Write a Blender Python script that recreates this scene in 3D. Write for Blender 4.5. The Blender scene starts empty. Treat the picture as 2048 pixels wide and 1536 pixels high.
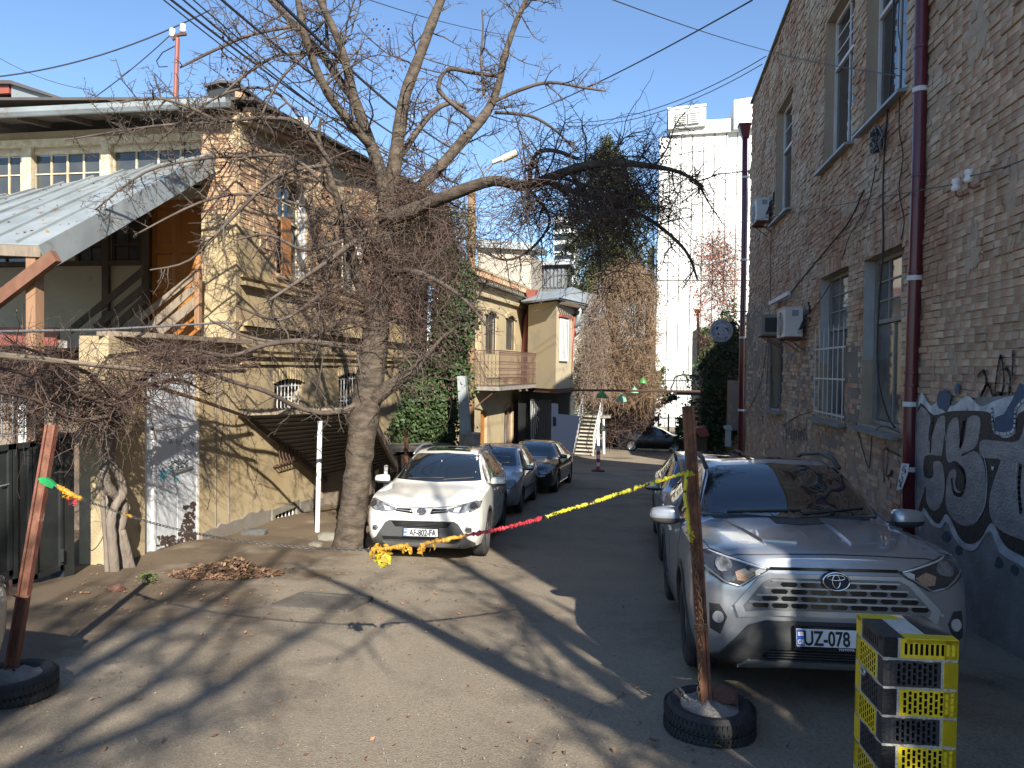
import bpy, bmesh, math, random
from mathutils import Vector, Matrix
from mathutils.bvhtree import BVHTree
from mathutils import noise as mnoise
R = random.Random(7)
pi = math.pi
rad = math.radians
SC = bpy.context.scene
COL = SC.collection

# ------------------------------------------------------------------ camera, sky, sun, exposure
F_PX = 1450.0
YAW, PITCH, ROLL = rad(9.24), rad(1.30), 0.012
CAM = Vector((0, 0, 1.85))
FW = Vector((-math.sin(YAW) * math.cos(PITCH), math.cos(YAW) * math.cos(PITCH), -math.sin(PITCH)))
_r0 = Vector((math.cos(YAW), math.sin(YAW), 0)); _u0 = _r0.cross(FW)
RT = _r0 * math.cos(ROLL) + _u0 * math.sin(ROLL)
UP = _u0 * math.cos(ROLL) - _r0 * math.sin(ROLL)
cd = bpy.data.cameras.new('camera'); cam = bpy.data.objects.new('camera', cd); COL.objects.link(cam)
cd.sensor_width = 36.0; cd.lens = 36.0 * F_PX / 2048; cd.clip_start = 0.05; cd.clip_end = 2000
M = Matrix((RT, UP, -FW)).transposed().to_4x4(); M.translation = CAM
cam.matrix_world = M
SC.camera = cam
SUN_AZ, SUN_EL = rad(25.7), rad(30)
LDIR = Vector((-math.sin(SUN_AZ) * math.cos(SUN_EL), math.cos(SUN_AZ) * math.cos(SUN_EL), -math.sin(SUN_EL)))
W = bpy.data.worlds.new('World'); SC.world = W; W.use_nodes = True
nt = W.node_tree; nt.nodes.clear()
sky = nt.nodes.new('ShaderNodeTexSky'); sky.sky_type = 'NISHITA'; sky.sun_disc = False
sky.sun_elevation = SUN_EL; sky.sun_rotation = rad(180) - SUN_AZ
sky.altitude = 500; sky.air_density = 1.0; sky.dust_density = 0.1; sky.ozone_density = 4.0
bg = nt.nodes.new('ShaderNodeBackground'); bg.inputs[1].default_value = 0.098
out = nt.nodes.new('ShaderNodeOutputWorld')
nt.links.new(sky.outputs[0], bg.inputs[0]); nt.links.new(bg.outputs[0], out.inputs[0])
sd = bpy.data.lights.new('sun', 'SUN'); sd.energy = 4.7; sd.angle = rad(0.53); sd.color = (1.0, 0.94, 0.83)
so = bpy.data.objects.new('sun', sd); COL.objects.link(so)
so.rotation_euler = LDIR.to_track_quat('-Z', 'Y').to_euler(); so.location = (10, -20, 30)
SC.view_settings.view_transform = 'Standard'; SC.view_settings.look = 'None'
SC.view_settings.exposure = 1.15; SC.view_settings.gamma = 1.0
SC.cycles.max_bounces = 6; SC.cycles.use_denoising = True

# ------------------------------------------------------------------ measuring helpers: photograph pixel + a known plane -> place
def ray(px, py): return FW + RT * ((px - 1024) / F_PX) + UP * ((768 - py) / F_PX)
def P(px, py, d): return CAM + ray(px, py) * d
def onX(px, py, X): v = ray(px, py); return CAM + v * ((X - CAM.x) / v.x)
def onY(px, py, Y): v = ray(px, py); return CAM + v * ((Y - CAM.y) / v.y)
def onPl(px, py, o, n): v = ray(px, py); return CAM + v * ((Vector(o) - CAM).dot(n) / v.dot(n))
def gz(y, x=0.0):
    if y < -6: return 0.63
    if y < 12: return -0.105 * y
    if y < 50: return -1.26 - 0.055 * (y - 12)
    return -3.35
def onG(px, py):
    v = ray(px, py); t = 3.0
    for _ in range(60):
        p = CAM + v * t; e = p.z - gz(p.y)
        t += e / max(0.02, (-v.z - 0.08 * v.y)) * 0.8
    return CAM + v * t

# ------------------------------------------------------------------ mesh helpers
class MB:
    def __init__(s): s.v = []; s.f = []; s.m = []; s.cur = 0
    def quad(s, a, b, c, d):
        n = len(s.v); s.v += [tuple(a), tuple(b), tuple(c), tuple(d)]; s.f.append((n, n + 1, n + 2, n + 3)); s.m.append(s.cur)
    def tri(s, a, b, c):
        n = len(s.v); s.v += [tuple(a), tuple(b), tuple(c)]; s.f.append((n, n + 1, n + 2)); s.m.append(s.cur)
    def poly(s, pts):
        n = len(s.v); s.v += [tuple(p) for p in pts]; s.f.append(tuple(range(n, n + len(pts)))); s.m.append(s.cur)
    def hexa(s, c):
        n = len(s.v); s.v += [tuple(p) for p in c]
        for f in ((0, 3, 2, 1), (4, 5, 6, 7), (0, 1, 5, 4), (1, 2, 6, 5), (2, 3, 7, 6), (3, 0, 4, 7)):
            s.f.append(tuple(n + i for i in f)); s.m.append(s.cur)
    def box(s, lo, hi):
        (a, b, c), (d, e, f) = lo, hi
        s.hexa([(a, b, c), (d, b, c), (d, e, c), (a, e, c), (a, b, f), (d, b, f), (d, e, f), (a, e, f)])
    def obox(s, c, ax, ay, az, hx, hy, hz):
        c = Vector(c); ax = Vector(ax) * hx; ay = Vector(ay) * hy; az = Vector(az) * hz
        s.hexa([c - ax - ay - az, c + ax - ay - az, c + ax + ay - az, c - ax + ay - az,
                c - ax - ay + az, c + ax - ay + az, c + ax + ay + az, c - ax + ay + az])
    def bar(s, a, b, w, h, up=(0, 0, 1)):
        a = Vector(a); b = Vector(b); d = (b - a)
        L = d.length
        if L < 1e-6: return
        d /= L; u = Vector(up)
        if abs(d.dot(u)) > 0.98: u = Vector((1, 0, 0))
        x = d.cross(u).normalized(); z = x.cross(d)
        s.obox((a + b) / 2, d, x, z, L / 2, w / 2, h / 2)
    def prism(s, pts, vec):
        vec = Vector(vec); n = len(s.v); k = len(pts); pts = [Vector(p) for p in pts]
        s.v += [tuple(p) for p in pts] + [tuple(p + vec) for p in pts]
        s.f.append(tuple(range(n + k - 1, n - 1, -1))); s.f.append(tuple(range(n + k, n + 2 * k))); s.m += [s.cur] * 2
        for i in range(k):
            j = (i + 1) % k; s.f.append((n + i, n + j, n + k + j, n + k + i)); s.m.append(s.cur)
    def tube(s, pts, rs, k=6, cap=True):
        pts = [Vector(p) for p in pts]
        if not isinstance(rs, (list, tuple)): rs = [rs] * len(pts)
        n0 = len(s.v); t0 = (pts[1] - pts[0]).normalized()
        u = t0.orthogonal().normalized()
        for i, p in enumerate(pts):
            if i == 0: t = t0
            elif i == len(pts) - 1: t = (pts[i] - pts[i - 1])
            else: t = (pts[i + 1] - pts[i - 1])
            if t.length < 1e-9: t = t0
            t = t.normalized(); u = (u - t * u.dot(t))
            if u.length < 1e-6: u = t.orthogonal()
            u.normalize(); w = t.cross(u)
            for j in range(k):
                a = 2 * pi * j / k; q = p + (u * math.cos(a) + w * math.sin(a)) * rs[i]
                s.v.append((q.x, q.y, q.z))
        for i in range(len(pts) - 1):
            for j in range(k):
                a = n0 + i * k + j; b = n0 + i * k + (j + 1) % k
                s.f.append((a, b, b + k, a + k)); s.m.append(s.cur)
        if cap:
            s.f.append(tuple(n0 + j for j in range(k - 1, -1, -1))); s.m.append(s.cur)
            e = n0 + (len(pts) - 1) * k; s.f.append(tuple(e + j for j in range(k))); s.m.append(s.cur)
    def lathe(s, prof, k=24, o=(0, 0, 0), axis='z'):
        o = Vector(o); n0 = len(s.v)
        for (r_, h) in prof:
            for j in range(k):
                a = 2 * pi * j / k; c, d = math.cos(a) * r_, math.sin(a) * r_
                q = (c, d, h) if axis == 'z' else ((h, c, d) if axis == 'x' else (c, h, d))
                s.v.append((q[0] + o.x, q[1] + o.y, q[2] + o.z))
        for i in range(len(prof) - 1):
            for j in range(k):
                a = n0 + i * k + j; b = n0 + i * k + (j + 1) % k
                s.f.append((a, b, b + k, a + k)); s.m.append(s.cur)
    def build(s, name, mat, parent=None, smooth=False, kind=None, sharp=None):
        me = bpy.data.meshes.new(name); me.from_pydata(s.v, [], s.f)
        mats = mat if isinstance(mat, (list, tuple)) else [mat]
        for m in mats: me.materials.append(m)
        if len(mats) > 1: me.polygons.foreach_set('material_index', s.m)
        if smooth: me.polygons.foreach_set('use_smooth', [True] * len(me.polygons))
        me.update()
        if sharp: me.set_sharp_from_angle(angle=rad(sharp))
        return link(name, me, parent, kind)
def link(name, me, parent=None, kind=None):
    o = bpy.data.objects.new(name, me); COL.objects.link(o)
    if parent is not None:
        o.parent = parent
        o.matrix_parent_inverse = Matrix.Translation(parent.location).inverted() if parent.get('_abs') else Matrix()
    if kind: o['kind'] = kind
    return o
def tag(o, label=None, cat=None, group=None, kind=None):
    if label: o['label'] = label
    if cat: o['category'] = cat
    if group: o['group'] = group
    if kind: o['kind'] = kind
    return o
def thing(name, loc, label, cat, group=None, rz=0.0, absolute=True):
    """an Empty at the thing's base; absolute=True: its parts are modelled in place coordinates"""
    o = bpy.data.objects.new(name, None); COL.objects.link(o)
    o.location = loc; o.empty_display_size = 0.2
    if absolute: o['_abs'] = 1
    else: o.rotation_euler = (0, 0, rz)
    return tag(o, label, cat, group)
def copy_tree(o, parent=None):
    c = o.copy(); COL.objects.link(c)
    if parent is not None: c.parent = parent
    for ch in o.children: copy_tree(ch, c)
    return c

def smooth(pts, k=4, closed=True):
    o = []; n = len(pts)
    for i in range(n if closed else n - 1):
        p0, p1, p2, p3 = [Vector((*pts[j % n], 0)) if closed else Vector((*pts[max(0, min(n - 1, j))], 0)) for j in (i - 1, i, i + 1, i + 2)]
        for s in range(k):
            t = s / k; q = ((p1 * 2) + (p2 - p0) * t + (p0 * 2 - p1 * 5 + p2 * 4 - p3) * t * t + (-p0 + p1 * 3 - p2 * 3 + p3) * t ** 3) * .5; o.append((q.x, q.y))
    if not closed: o.append(pts[-1])
    return o
# ------------------------------------------------------------------ materials
MATS = {}
def mat(name, col, rough=0.7, metal=0.0, var=None, vs=4.0, amt=0.5, bump=0.0, bs=40.0, spec=0.5, isl=0.0, rnd=0.0, coat=0.0, detail=6.0,
        c3=None, s3=1.0, t3=(0.55, 0.62), stretch=None, emit=None):
    """principled + noise colour between col and var, optional third colour in blotches, per-island tint and bump"""
    if name in MATS: return MATS[name]
    m = bpy.data.materials.new(name); m.use_nodes = True; MATS[name] = m
    t = m.node_tree; n = t.nodes; L = t.links; b = n['Principled BSDF']
    b.inputs['Roughness'].default_value = rough; b.inputs['Metallic'].default_value = metal
    b.inputs['Specular IOR Level'].default_value = spec
    if coat: b.inputs['Coat Weight'].default_value = coat; b.inputs['Coat Roughness'].default_value = 0.03
    col = (*col, 1)
    tc = n.new('ShaderNodeTexCoord'); vec = tc.outputs['Object']
    if stretch:
        mp = n.new('ShaderNodeMapping'); mp.inputs['Scale'].default_value = stretch; L.new(vec, mp.inputs[0]); vec = mp.outputs[0]
    src = None
    if var is not None:
        no = n.new('ShaderNodeTexNoise'); no.inputs['Scale'].default_value = vs; no.inputs['Detail'].default_value = detail
        L.new(vec, no.inputs['Vector'])
        rp = n.new('ShaderNodeMapRange'); rp.inputs['From Min'].default_value = 0.5 - 0.25 / max(amt, .05) * 0.5; rp.inputs['From Max'].default_value = 0.5 + 0.25 / max(amt, .05) * 0.5
        L.new(no.outputs['Fac'], rp.inputs['Value'])
        mx = n.new('ShaderNodeMix'); mx.data_type = 'RGBA'; mx.inputs[6].default_value = col; mx.inputs[7].default_value = (*var, 1)
        L.new(rp.outputs[0], mx.inputs[0]); src = mx.outputs[2]
    if c3 is not None:
        no3 = n.new('ShaderNodeTexNoise'); no3.inputs['Scale'].default_value = s3; no3.inputs['Detail'].default_value = 9; no3.inputs['Roughness'].default_value = 0.65
        L.new(vec, no3.inputs['Vector'])
        r3 = n.new('ShaderNodeMapRange'); r3.inputs['From Min'].default_value = t3[0]; r3.inputs['From Max'].default_value = t3[1]
        L.new(no3.outputs['Fac'], r3.inputs['Value'])
        m3 = n.new('ShaderNodeMix'); m3.data_type = 'RGBA'
        if src: L.new(src, m3.inputs[6])
        else: m3.inputs[6].default_value = col
        m3.inputs[7].default_value = (*c3, 1); L.new(r3.outputs[0], m3.inputs[0]); src = m3.outputs[2]
    if isl or rnd:
        if isl: g = n.new('ShaderNodeNewGeometry'); ro = g.outputs['Random Per Island']; a = isl
        else: g = n.new('ShaderNodeObjectInfo'); ro = g.outputs['Random']; a = rnd
        rm = n.new('ShaderNodeMapRange'); rm.inputs['To Min'].default_value = 1 - a; rm.inputs['To Max'].default_value = 1 + a * 0.8
        L.new(ro, rm.inputs['Value'])
        hs = n.new('ShaderNodeHueSaturation'); L.new(rm.outputs[0], hs.inputs['Value'])
        mul = n.new('ShaderNodeMath'); mul.operation = 'MULTIPLY'; mul.inputs[1].default_value = 7.13; L.new(ro, mul.inputs[0])
        fr = n.new('ShaderNodeMath'); fr.operation = 'FRACT'; L.new(mul.outputs[0], fr.inputs[0])
        hr = n.new('ShaderNodeMapRange'); hr.inputs['To Min'].default_value = 0.5 - a * 0.035; hr.inputs['To Max'].default_value = 0.5 + a * 0.03
        L.new(fr.outputs[0], hr.inputs['Value']); L.new(hr.outputs[0], hs.inputs['Hue'])
        if src: L.new(src, hs.inputs['Color'])
        else: hs.inputs['Color'].default_value = col
        src = hs.outputs[0]
    if src: L.new(src, b.inputs['Base Color'])
    else: b.inputs['Base Color'].default_value = col
    if bump:
        nb = n.new('ShaderNodeTexNoise'); nb.inputs['Scale'].default_value = bs; nb.inputs['Detail'].default_value = 8
        L.new(vec, nb.inputs['Vector'])
        bp = n.new('ShaderNodeBump'); bp.inputs['Strength'].default_value = bump; bp.inputs['Distance'].default_value = 0.02
        L.new(nb.outputs['Fac'], bp.inputs['Height']); L.new(bp.outputs[0], b.inputs['Normal'])
    if emit: b.inputs['Emission Color'].default_value = (*emit, 1); b.inputs['Emission Strength'].default_value = 1
    return m
def asphalt_mat():
    m = mat('asphalt', (0.310, 0.258, 0.190), 0.93, var=(0.250, 0.207, 0.153), vs=0.9, amt=0.55, detail=12, c3=(0.165, 0.128, 0.092), s3=0.5, t3=(0.52, 0.68), spec=0.2)
    t = m.node_tree; n = t.nodes; L = t.links; b = n['Principled BSDF']; tc = next(x for x in n if x.type == 'TEX_COORD')
    src = b.inputs['Base Color'].links[0].from_socket
    def noise(sc, det, rough=.6):
        q = n.new('ShaderNodeTexNoise'); q.inputs['Scale'].default_value = sc; q.inputs['Detail'].default_value = det; q.inputs['Roughness'].default_value = rough; L.new(tc.outputs['Object'], q.inputs['Vector']); return q.outputs['Fac']
    def mr(v, a, c, lo=0., hi=1.):
        q = n.new('ShaderNodeMapRange'); q.inputs['From Min'].default_value = a; q.inputs['From Max'].default_value = c; q.inputs['To Min'].default_value = lo; q.inputs['To Max'].default_value = hi; L.new(v, q.inputs['Value']); return q.outputs[0]
    def mix(f, a, colr):
        q = n.new('ShaderNodeMix'); q.data_type = 'RGBA'; L.new(f, q.inputs[0]); L.new(a, q.inputs[6]); q.inputs[7].default_value = (*colr, 1); return q.outputs[2]
    sp = n.new('ShaderNodeTexVoronoi'); sp.inputs['Scale'].default_value = 95; L.new(tc.outputs['Object'], sp.inputs['Vector'])
    spk = n.new('ShaderNodeMix'); spk.data_type = 'RGBA'; spk.blend_type = 'MULTIPLY'; spk.inputs[0].default_value = .36; L.new(src, spk.inputs[6])
    g = n.new('ShaderNodeSeparateColor'); L.new(sp.outputs['Color'], g.inputs[0]); gr = mr(g.outputs[0], 0, 1, .45, 1.5); cb = n.new('ShaderNodeCombineColor')
    for k in range(3): L.new(gr, cb.inputs[k])
    L.new(cb.outputs[0], spk.inputs[7]); src = spk.outputs[2]
    # cracks: bent cell edges, only in places
    wv = n.new('ShaderNodeTexNoise'); wv.inputs['Scale'].default_value = 2.2; wv.inputs['Detail'].default_value = 6; L.new(tc.outputs['Object'], wv.inputs['Vector'])
    va = n.new('ShaderNodeVectorMath'); va.operation = 'MULTIPLY_ADD'; va.inputs[1].default_value = (.55, .55, .0); L.new(wv.outputs['Color'], va.inputs[0]); L.new(tc.outputs['Object'], va.inputs[2])
    vo = n.new('ShaderNodeTexVoronoi'); vo.feature = 'DISTANCE_TO_EDGE'; vo.inputs['Scale'].default_value = .62; L.new(va.outputs[0], vo.inputs['Vector'])
    cr = mr(vo.outputs['Distance'], .008, .002); pl = mr(noise(.35, 3), .56, .66)
    mu = n.new('ShaderNodeMath'); mu.operation = 'MULTIPLY'; L.new(cr, mu.inputs[0]); L.new(pl, mu.inputs[1])
    src = mix(mu.outputs[0], src, (.05, .042, .034))
    src = mix(mr(noise(1.6, 10, .7), .66, .74, 0, .75), src, (.06, .052, .045))    # oil and damp stains
    src = mix(mr(noise(3.1, 12, .75), .62, .70, 0, .6), src, (.36, .325, .27))      # dusty pale spots
    sx = n.new('ShaderNodeSeparateXYZ'); L.new(tc.outputs['Object'], sx.inputs[0])   # brown dirt gathered along the house side
    dx = mr(sx.outputs['X'], -2.6, -5.2, -.30, .22); dy = n.new('ShaderNodeMath'); dy.operation = 'ADD'; L.new(noise(.9, 9, .65), dy.inputs[0]); L.new(dx, dy.inputs[1])
    src = mix(mr(dy.outputs[0], .50, .66, 0, .8), src, (.125, .088, .056))
    src = mix(mr(noise(26, 4), .70, .76, 0, .8), src, (.36, .33, .28))
    L.new(src, b.inputs['Base Color'])
    bp = n.new('ShaderNodeBump'); bp.inputs['Strength'].default_value = .65; bp.inputs['Distance'].default_value = .012; ad = n.new('ShaderNodeMath'); ad.operation = 'ADD'; L.new(noise(75, 8), ad.inputs[0])
    ng = n.new('ShaderNodeMath'); ng.operation = 'MULTIPLY'; ng.inputs[1].default_value = -1.5; L.new(mu.outputs[0], ng.inputs[0]); L.new(ng.outputs[0], ad.inputs[1]); L.new(ad.outputs[0], bp.inputs['Height']); L.new(bp.outputs[0], b.inputs['Normal'])
    return m
asphalt = asphalt_mat()
brickR = mat('old_brick_brown', (0.385, 0.215, 0.140), 0.92, var=(0.49, 0.375, 0.265), vs=1.3, amt=0.6, bump=0.7, bs=30, isl=0.24, c3=(0.50, 0.41, 0.305), s3=0.8, t3=(0.50, 0.60), spec=0.2)
brickRp = mat('old_brick_brown_single', (0.385, 0.215, 0.140), 0.92, var=(0.49, 0.375, 0.265), vs=1.3, amt=0.6, bump=0.7, bs=30, rnd=0.24, c3=(0.50, 0.41, 0.305), s3=0.8, t3=(0.50, 0.60), spec=0.2)
mortarR = mat('mortar_grey_brown', (0.35, 0.275, 0.20), 0.95, var=(0.42, 0.34, 0.255), vs=2, bump=0.8, bs=25, spec=0.15)
brickL = mat('brick_orange', (0.40, 0.215, 0.130), 0.9, var=(0.46, 0.315, 0.195), vs=1.5, amt=0.6, bump=0.6, bs=30, isl=0.2, c3=(0.52, 0.42, 0.27), s3=0.7, t3=(0.50, 0.60), spec=0.2)
brickLp = mat('brick_orange_single', (0.40, 0.215, 0.130), 0.9, var=(0.46, 0.315, 0.195), vs=1.5, amt=0.6, bump=0.6, bs=30, rnd=0.2, c3=(0.52, 0.42, 0.27), s3=0.7, t3=(0.50, 0.60), spec=0.2)
mortarL = mat('mortar_buff', (0.36, 0.28, 0.17), 0.95, var=(0.27, 0.2, 0.13), vs=2, bump=0.6, bs=25, spec=0.15)
plasterY = mat('plaster_ochre', (0.46, 0.370, 0.230), 0.92, var=(0.37, 0.275, 0.155), vs=0.8, amt=0.8, bump=0.5, bs=45, c3=(0.24, 0.195, 0.135), s3=1.3, t3=(0.50, 0.66), spec=0.15, detail=10)
plasterB2 = mat('plaster_yellow', (0.47, 0.375, 0.225), 0.9, var=(0.39, 0.31, 0.19), vs=0.6, amt=0.8, bump=0.4, bs=30, c3=(0.28, 0.24, 0.17), s3=0.8, t3=(0.52, 0.70), spec=0.2)
plasterG = mat('plaster_grey', (0.24, 0.215, 0.185), 0.92, var=(0.19, 0.165, 0.14), vs=1.5, amt=0.6, bump=0.5, bs=40, c3=(0.30, 0.28, 0.25), s3=2, t3=(0.55, 0.65), spec=0.2)
concrete = mat('concrete', (0.30, 0.28, 0.25), 0.95, var=(0.21, 0.19, 0.165), vs=6, amt=0.7, bump=0.8, bs=50, spec=0.2)
stone = mat('grey_stone', (0.27, 0.25, 0.21), 0.9, var=(0.17, 0.16, 0.12), vs=5, bump=0.8, bs=20, spec=0.2)
whitepaint = mat('white_paint', (0.66, 0.66, 0.66), 0.55, var=(0.54, 0.54, 0.53), vs=3, bump=0.1)
creampaint = mat('cream_flaking_paint', (0.62, 0.55, 0.40), 0.65, var=(0.47, 0.37, 0.23), vs=9, amt=0.8, bump=0.3, bs=60)
glassd = mat('dark_glass', (0.018, 0.022, 0.026), 0.04, spec=0.8)
glassw = mat('window_glass_curtain', (0.16, 0.165, 0.16), 0.06, var=(0.05, 0.055, 0.06), vs=1.4, amt=0.9, spec=0.9)
darkwood = mat('dark_weathered_wood', (0.075, 0.052, 0.038), 0.85, var=(0.12, 0.09, 0.065), vs=12, stretch=(1, 1, 0.15), bump=0.4)
greywood = mat('grey_weathered_wood', (0.27, 0.22, 0.165), 0.85, var=(0.17, 0.13, 0.095), vs=14, stretch=(1, 0.2, 0.3), bump=0.4)
brownwood = mat('brown_wood', (0.23, 0.12, 0.065), 0.75, var=(0.32, 0.19, 0.11), vs=10, stretch=(1, 1, 0.15), bump=0.3)
orangewood = mat('orange_varnished_wood', (0.42, 0.17, 0.035), 0.5, var=(0.34, 0.125, 0.025), vs=8, stretch=(1, 1, 0.1), bump=0.1)
zinc = mat('grey_sheet_metal', (0.33, 0.365, 0.375), 0.5, 0.2, var=(0.235, 0.262, 0.27), vs=1.6, amt=.8, detail=10, c3=(0.20, 0.165, 0.13), s3=2.2, t3=(0.56, 0.72), bump=.25, bs=3.5)
redpipe = mat('red_oxide_paint', (0.28, 0.075, 0.05), 0.55, var=(0.22, 0.07, 0.05), vs=5)
burgundy = mat('burgundy_gloss_metal', (0.115, 0.016, 0.026), 0.28, var=(0.095, 0.014, 0.022), vs=3, spec=0.6)
chainm = mat('dull_chain_steel', (0.22, 0.21, 0.195), 0.55, 0.7, var=(0.14, 0.12, 0.10), vs=60)
galv = mat('galvanised_steel', (0.48, 0.48, 0.47), 0.4, 0.6, var=(0.36, 0.36, 0.36), vs=20)
rust = mat('rusty_steel', (0.145, 0.062, 0.036), 0.82, 0.1, var=(0.23, 0.105, 0.06), vs=14, amt=0.8, bump=0.35, bs=60, c3=(0.09, 0.042, 0.028), s3=6, t3=(0.5, 0.62))
rustchain = mat('rusty_chain', (0.19, 0.12, 0.08), 0.6, 0.6, var=(0.12, 0.065, 0.04), vs=40)
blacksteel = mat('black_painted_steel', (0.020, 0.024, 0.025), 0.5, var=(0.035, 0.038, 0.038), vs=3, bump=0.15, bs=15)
rubber = mat('tyre_rubber', (0.030, 0.030, 0.031), 0.75, var=(0.048, 0.046, 0.044), vs=14, bump=0.2, bs=60, spec=0.35)
wire = mat('black_cable', (0.02, 0.02, 0.022), 0.6)
ironrust = mat('wrought_iron_rusty', (0.085, 0.045, 0.034), 0.75, 0.2, var=(0.13, 0.075, 0.052), vs=15)
whiteclad = mat('white_cladding', (0.66, 0.66, 0.63), 0.55, var=(0.58, 0.58, 0.56), vs=0.4)
porcelain = mat('white_porcelain', (0.72, 0.72, 0.70), 0.25)
bark = mat('cherry_bark', (0.064, 0.047, 0.035), 0.88, var=(0.122, 0.097, 0.074), vs=6, amt=0.8, bump=0.8, bs=22, stretch=(1, 1, 2.2), c3=(0.036, 0.032, 0.026), s3=3.2, t3=(0.52, 0.64), spec=0.25)
twigm = mat('twig_bark', (0.062, 0.046, 0.038), 0.85, var=(0.125, 0.100, 0.082), vs=2.5, amt=0.8, spec=0.25)
twigd = mat('dead_vine_brown', (0.070, 0.045, 0.038), 0.9, var=(0.150, 0.105, 0.085), vs=3, amt=0.8, spec=0.2)
willow = mat('dry_creeper_tan', (0.30, 0.205, 0.130), 0.9, var=(0.20, 0.135, 0.09), vs=1.0, amt=0.8, isl=0.25, spec=0.2)
ivym = mat('ivy_leaf', (0.050, 0.085, 0.025), 0.55, var=(0.030, 0.055, 0.018), vs=2, amt=0.8, isl=0.45, spec=0.4)
conifm = mat('conifer_needles', (0.085, 0.095, 0.040), 0.75, var=(0.045, 0.056, 0.024), vs=1, amt=0.8, isl=0.4, spec=0.25)
redleaf = mat('red_leaf', (0.36, 0.085, 0.045), 0.7, isl=0.55, var=(0.26, 0.12, 0.06), vs=3)
deadleaf = mat('dead_leaf', (0.30, 0.165, 0.085), 0.8, isl=0.5, var=(0.19, 0.09, 0.05), vs=5)
# ------------------------------------------------------------------ ground
def proj(p):
    q = Vector(p) - CAM; d = q.dot(FW)
    if d <= 0.05: return (-9e9, -9e9, d)
    return (1024 + q.dot(RT) / d * F_PX, 768 - q.dot(UP) / d * F_PX, d)
def axis_vals(lo, hi, fine_lo, fine_hi, step, grow=1.35):
    v = []; x = fine_lo
    while x <= fine_hi: v.append(x); x += step
    s = step; x = fine_hi
    while x < hi: s *= grow; x += s; v.append(x)
    s = step; x = fine_lo
    while x > lo: s *= grow; x -= s; v.insert(0, x)
    return v
xs = axis_vals(-500, 500, -9, 7, 0.16); ys = axis_vals(-400, 700, -3, 26, 0.16)
gv = []
for y in ys:
    for x in xs:
        fade = 1 if (-12 < x < 9 and -5 < y < 45) else 0
        h = (mnoise.noise((x * 0.35, y * 0.35, 3)) * 0.022 + mnoise.noise((x * 1.7, y * 1.7, 1)) * 0.008) * fade
        if x < -4.6 and 9 < y < 22:    # raised dirt along the house foot
            h += 0.10 * min(1, (-4.6 - x) / 1.2) * min(1, (y - 9) / 1.5) * (0.8 + 0.5 * mnoise.noise((x * 1.2, y * 1.2, 5)))
        if 4.7 < y < 9 and x > .1: h += .10 * min(1, (x - .1) / .5) * min(1, (y - 4.7) / .5) * min(1, (9 - y) / 2) * (1 if x < 2.6 else max(0, (3.4 - x) / .8))
        gv.append((x, y, gz(y) + h))
nx = len(xs)
gf = [(j * nx + i, j * nx + i + 1, (j + 1) * nx + i + 1, (j + 1) * nx + i) for j in range(len(ys) - 1) for i in range(nx - 1)]
me = bpy.data.meshes.new('ground'); me.from_pydata(gv, [], gf); me.materials.append(asphalt)
me.polygons.foreach_set('use_smooth', [True] * len(me.polygons))
link('ground', me, None, 'structure')

# ------------------------------------------------------------------ brick laying
def lay(u0, u1, v0, v1, openings, L=0.25, H=0.072, J=0.012, top=None, seed=1):
    rr = random.Random(seed); outl = []; v = v0; row = 0
    while v < v1:
        iv = [(u0, u1)]
        for (a, b, c, d) in openings:
            if v + H > c and v < d:
                nv = []
                for (p, q) in iv:
                    if b <= p or a >= q: nv.append((p, q))
                    else:
                        if a - p > 0.03: nv.append((p, a))
                        if q - b > 0.03: nv.append((b, q))
                iv = nv
        for (p, q) in iv:
            x = p - rr.random() * 0.02; off = (row % 2) * L * 0.5
            x = p; first = True
            while x < q - 0.02:
                ln = L * (0.5 if rr.random() < 0.25 else 1.0)
                if first and row % 2: ln = L * 0.5
                first = False
                e = min(q, x + ln)
                if q - e < 0.05: e = q
                if top is None or (v + H < top((x + e) / 2)): outl.append((x, e - J, v, v + H))
                x = e
        v += H + J; row += 1
    return outl
def emit_bricks(bricks, o, u, n, rr, mb, proud=(0.006, 0.02), jit=0.004):
    o = Vector(o); u = Vector(u); n = Vector(n); z = Vector((0, 0, 1))
    for (a, b, c, d) in bricks:
        pr = rr.uniform(*proud)
        if rr.random() < 0.05: pr *= 0.2
        j = lambda: rr.uniform(-jit, jit)
        q = [(a, c), (b, c), (b, d), (a, d)]
        bk = [o + u * x + z * y - n * 0.01 for x, y in q]
        fr = [o + u * (x + j()) + z * (y + j()) + n * (pr + j()) for x, y in q]
        i = len(mb.v); mb.v += [tuple(p) for p in bk + fr]
        mb.f += [(i + 4, i + 5, i + 6, i + 7), (i, i + 1, i + 5, i + 4), (i + 1, i + 2, i + 6, i + 5), (i + 2, i + 3, i + 7, i + 6), (i + 3, i, i + 4, i + 7)]
        mb.m += [mb.cur] * 5
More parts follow.
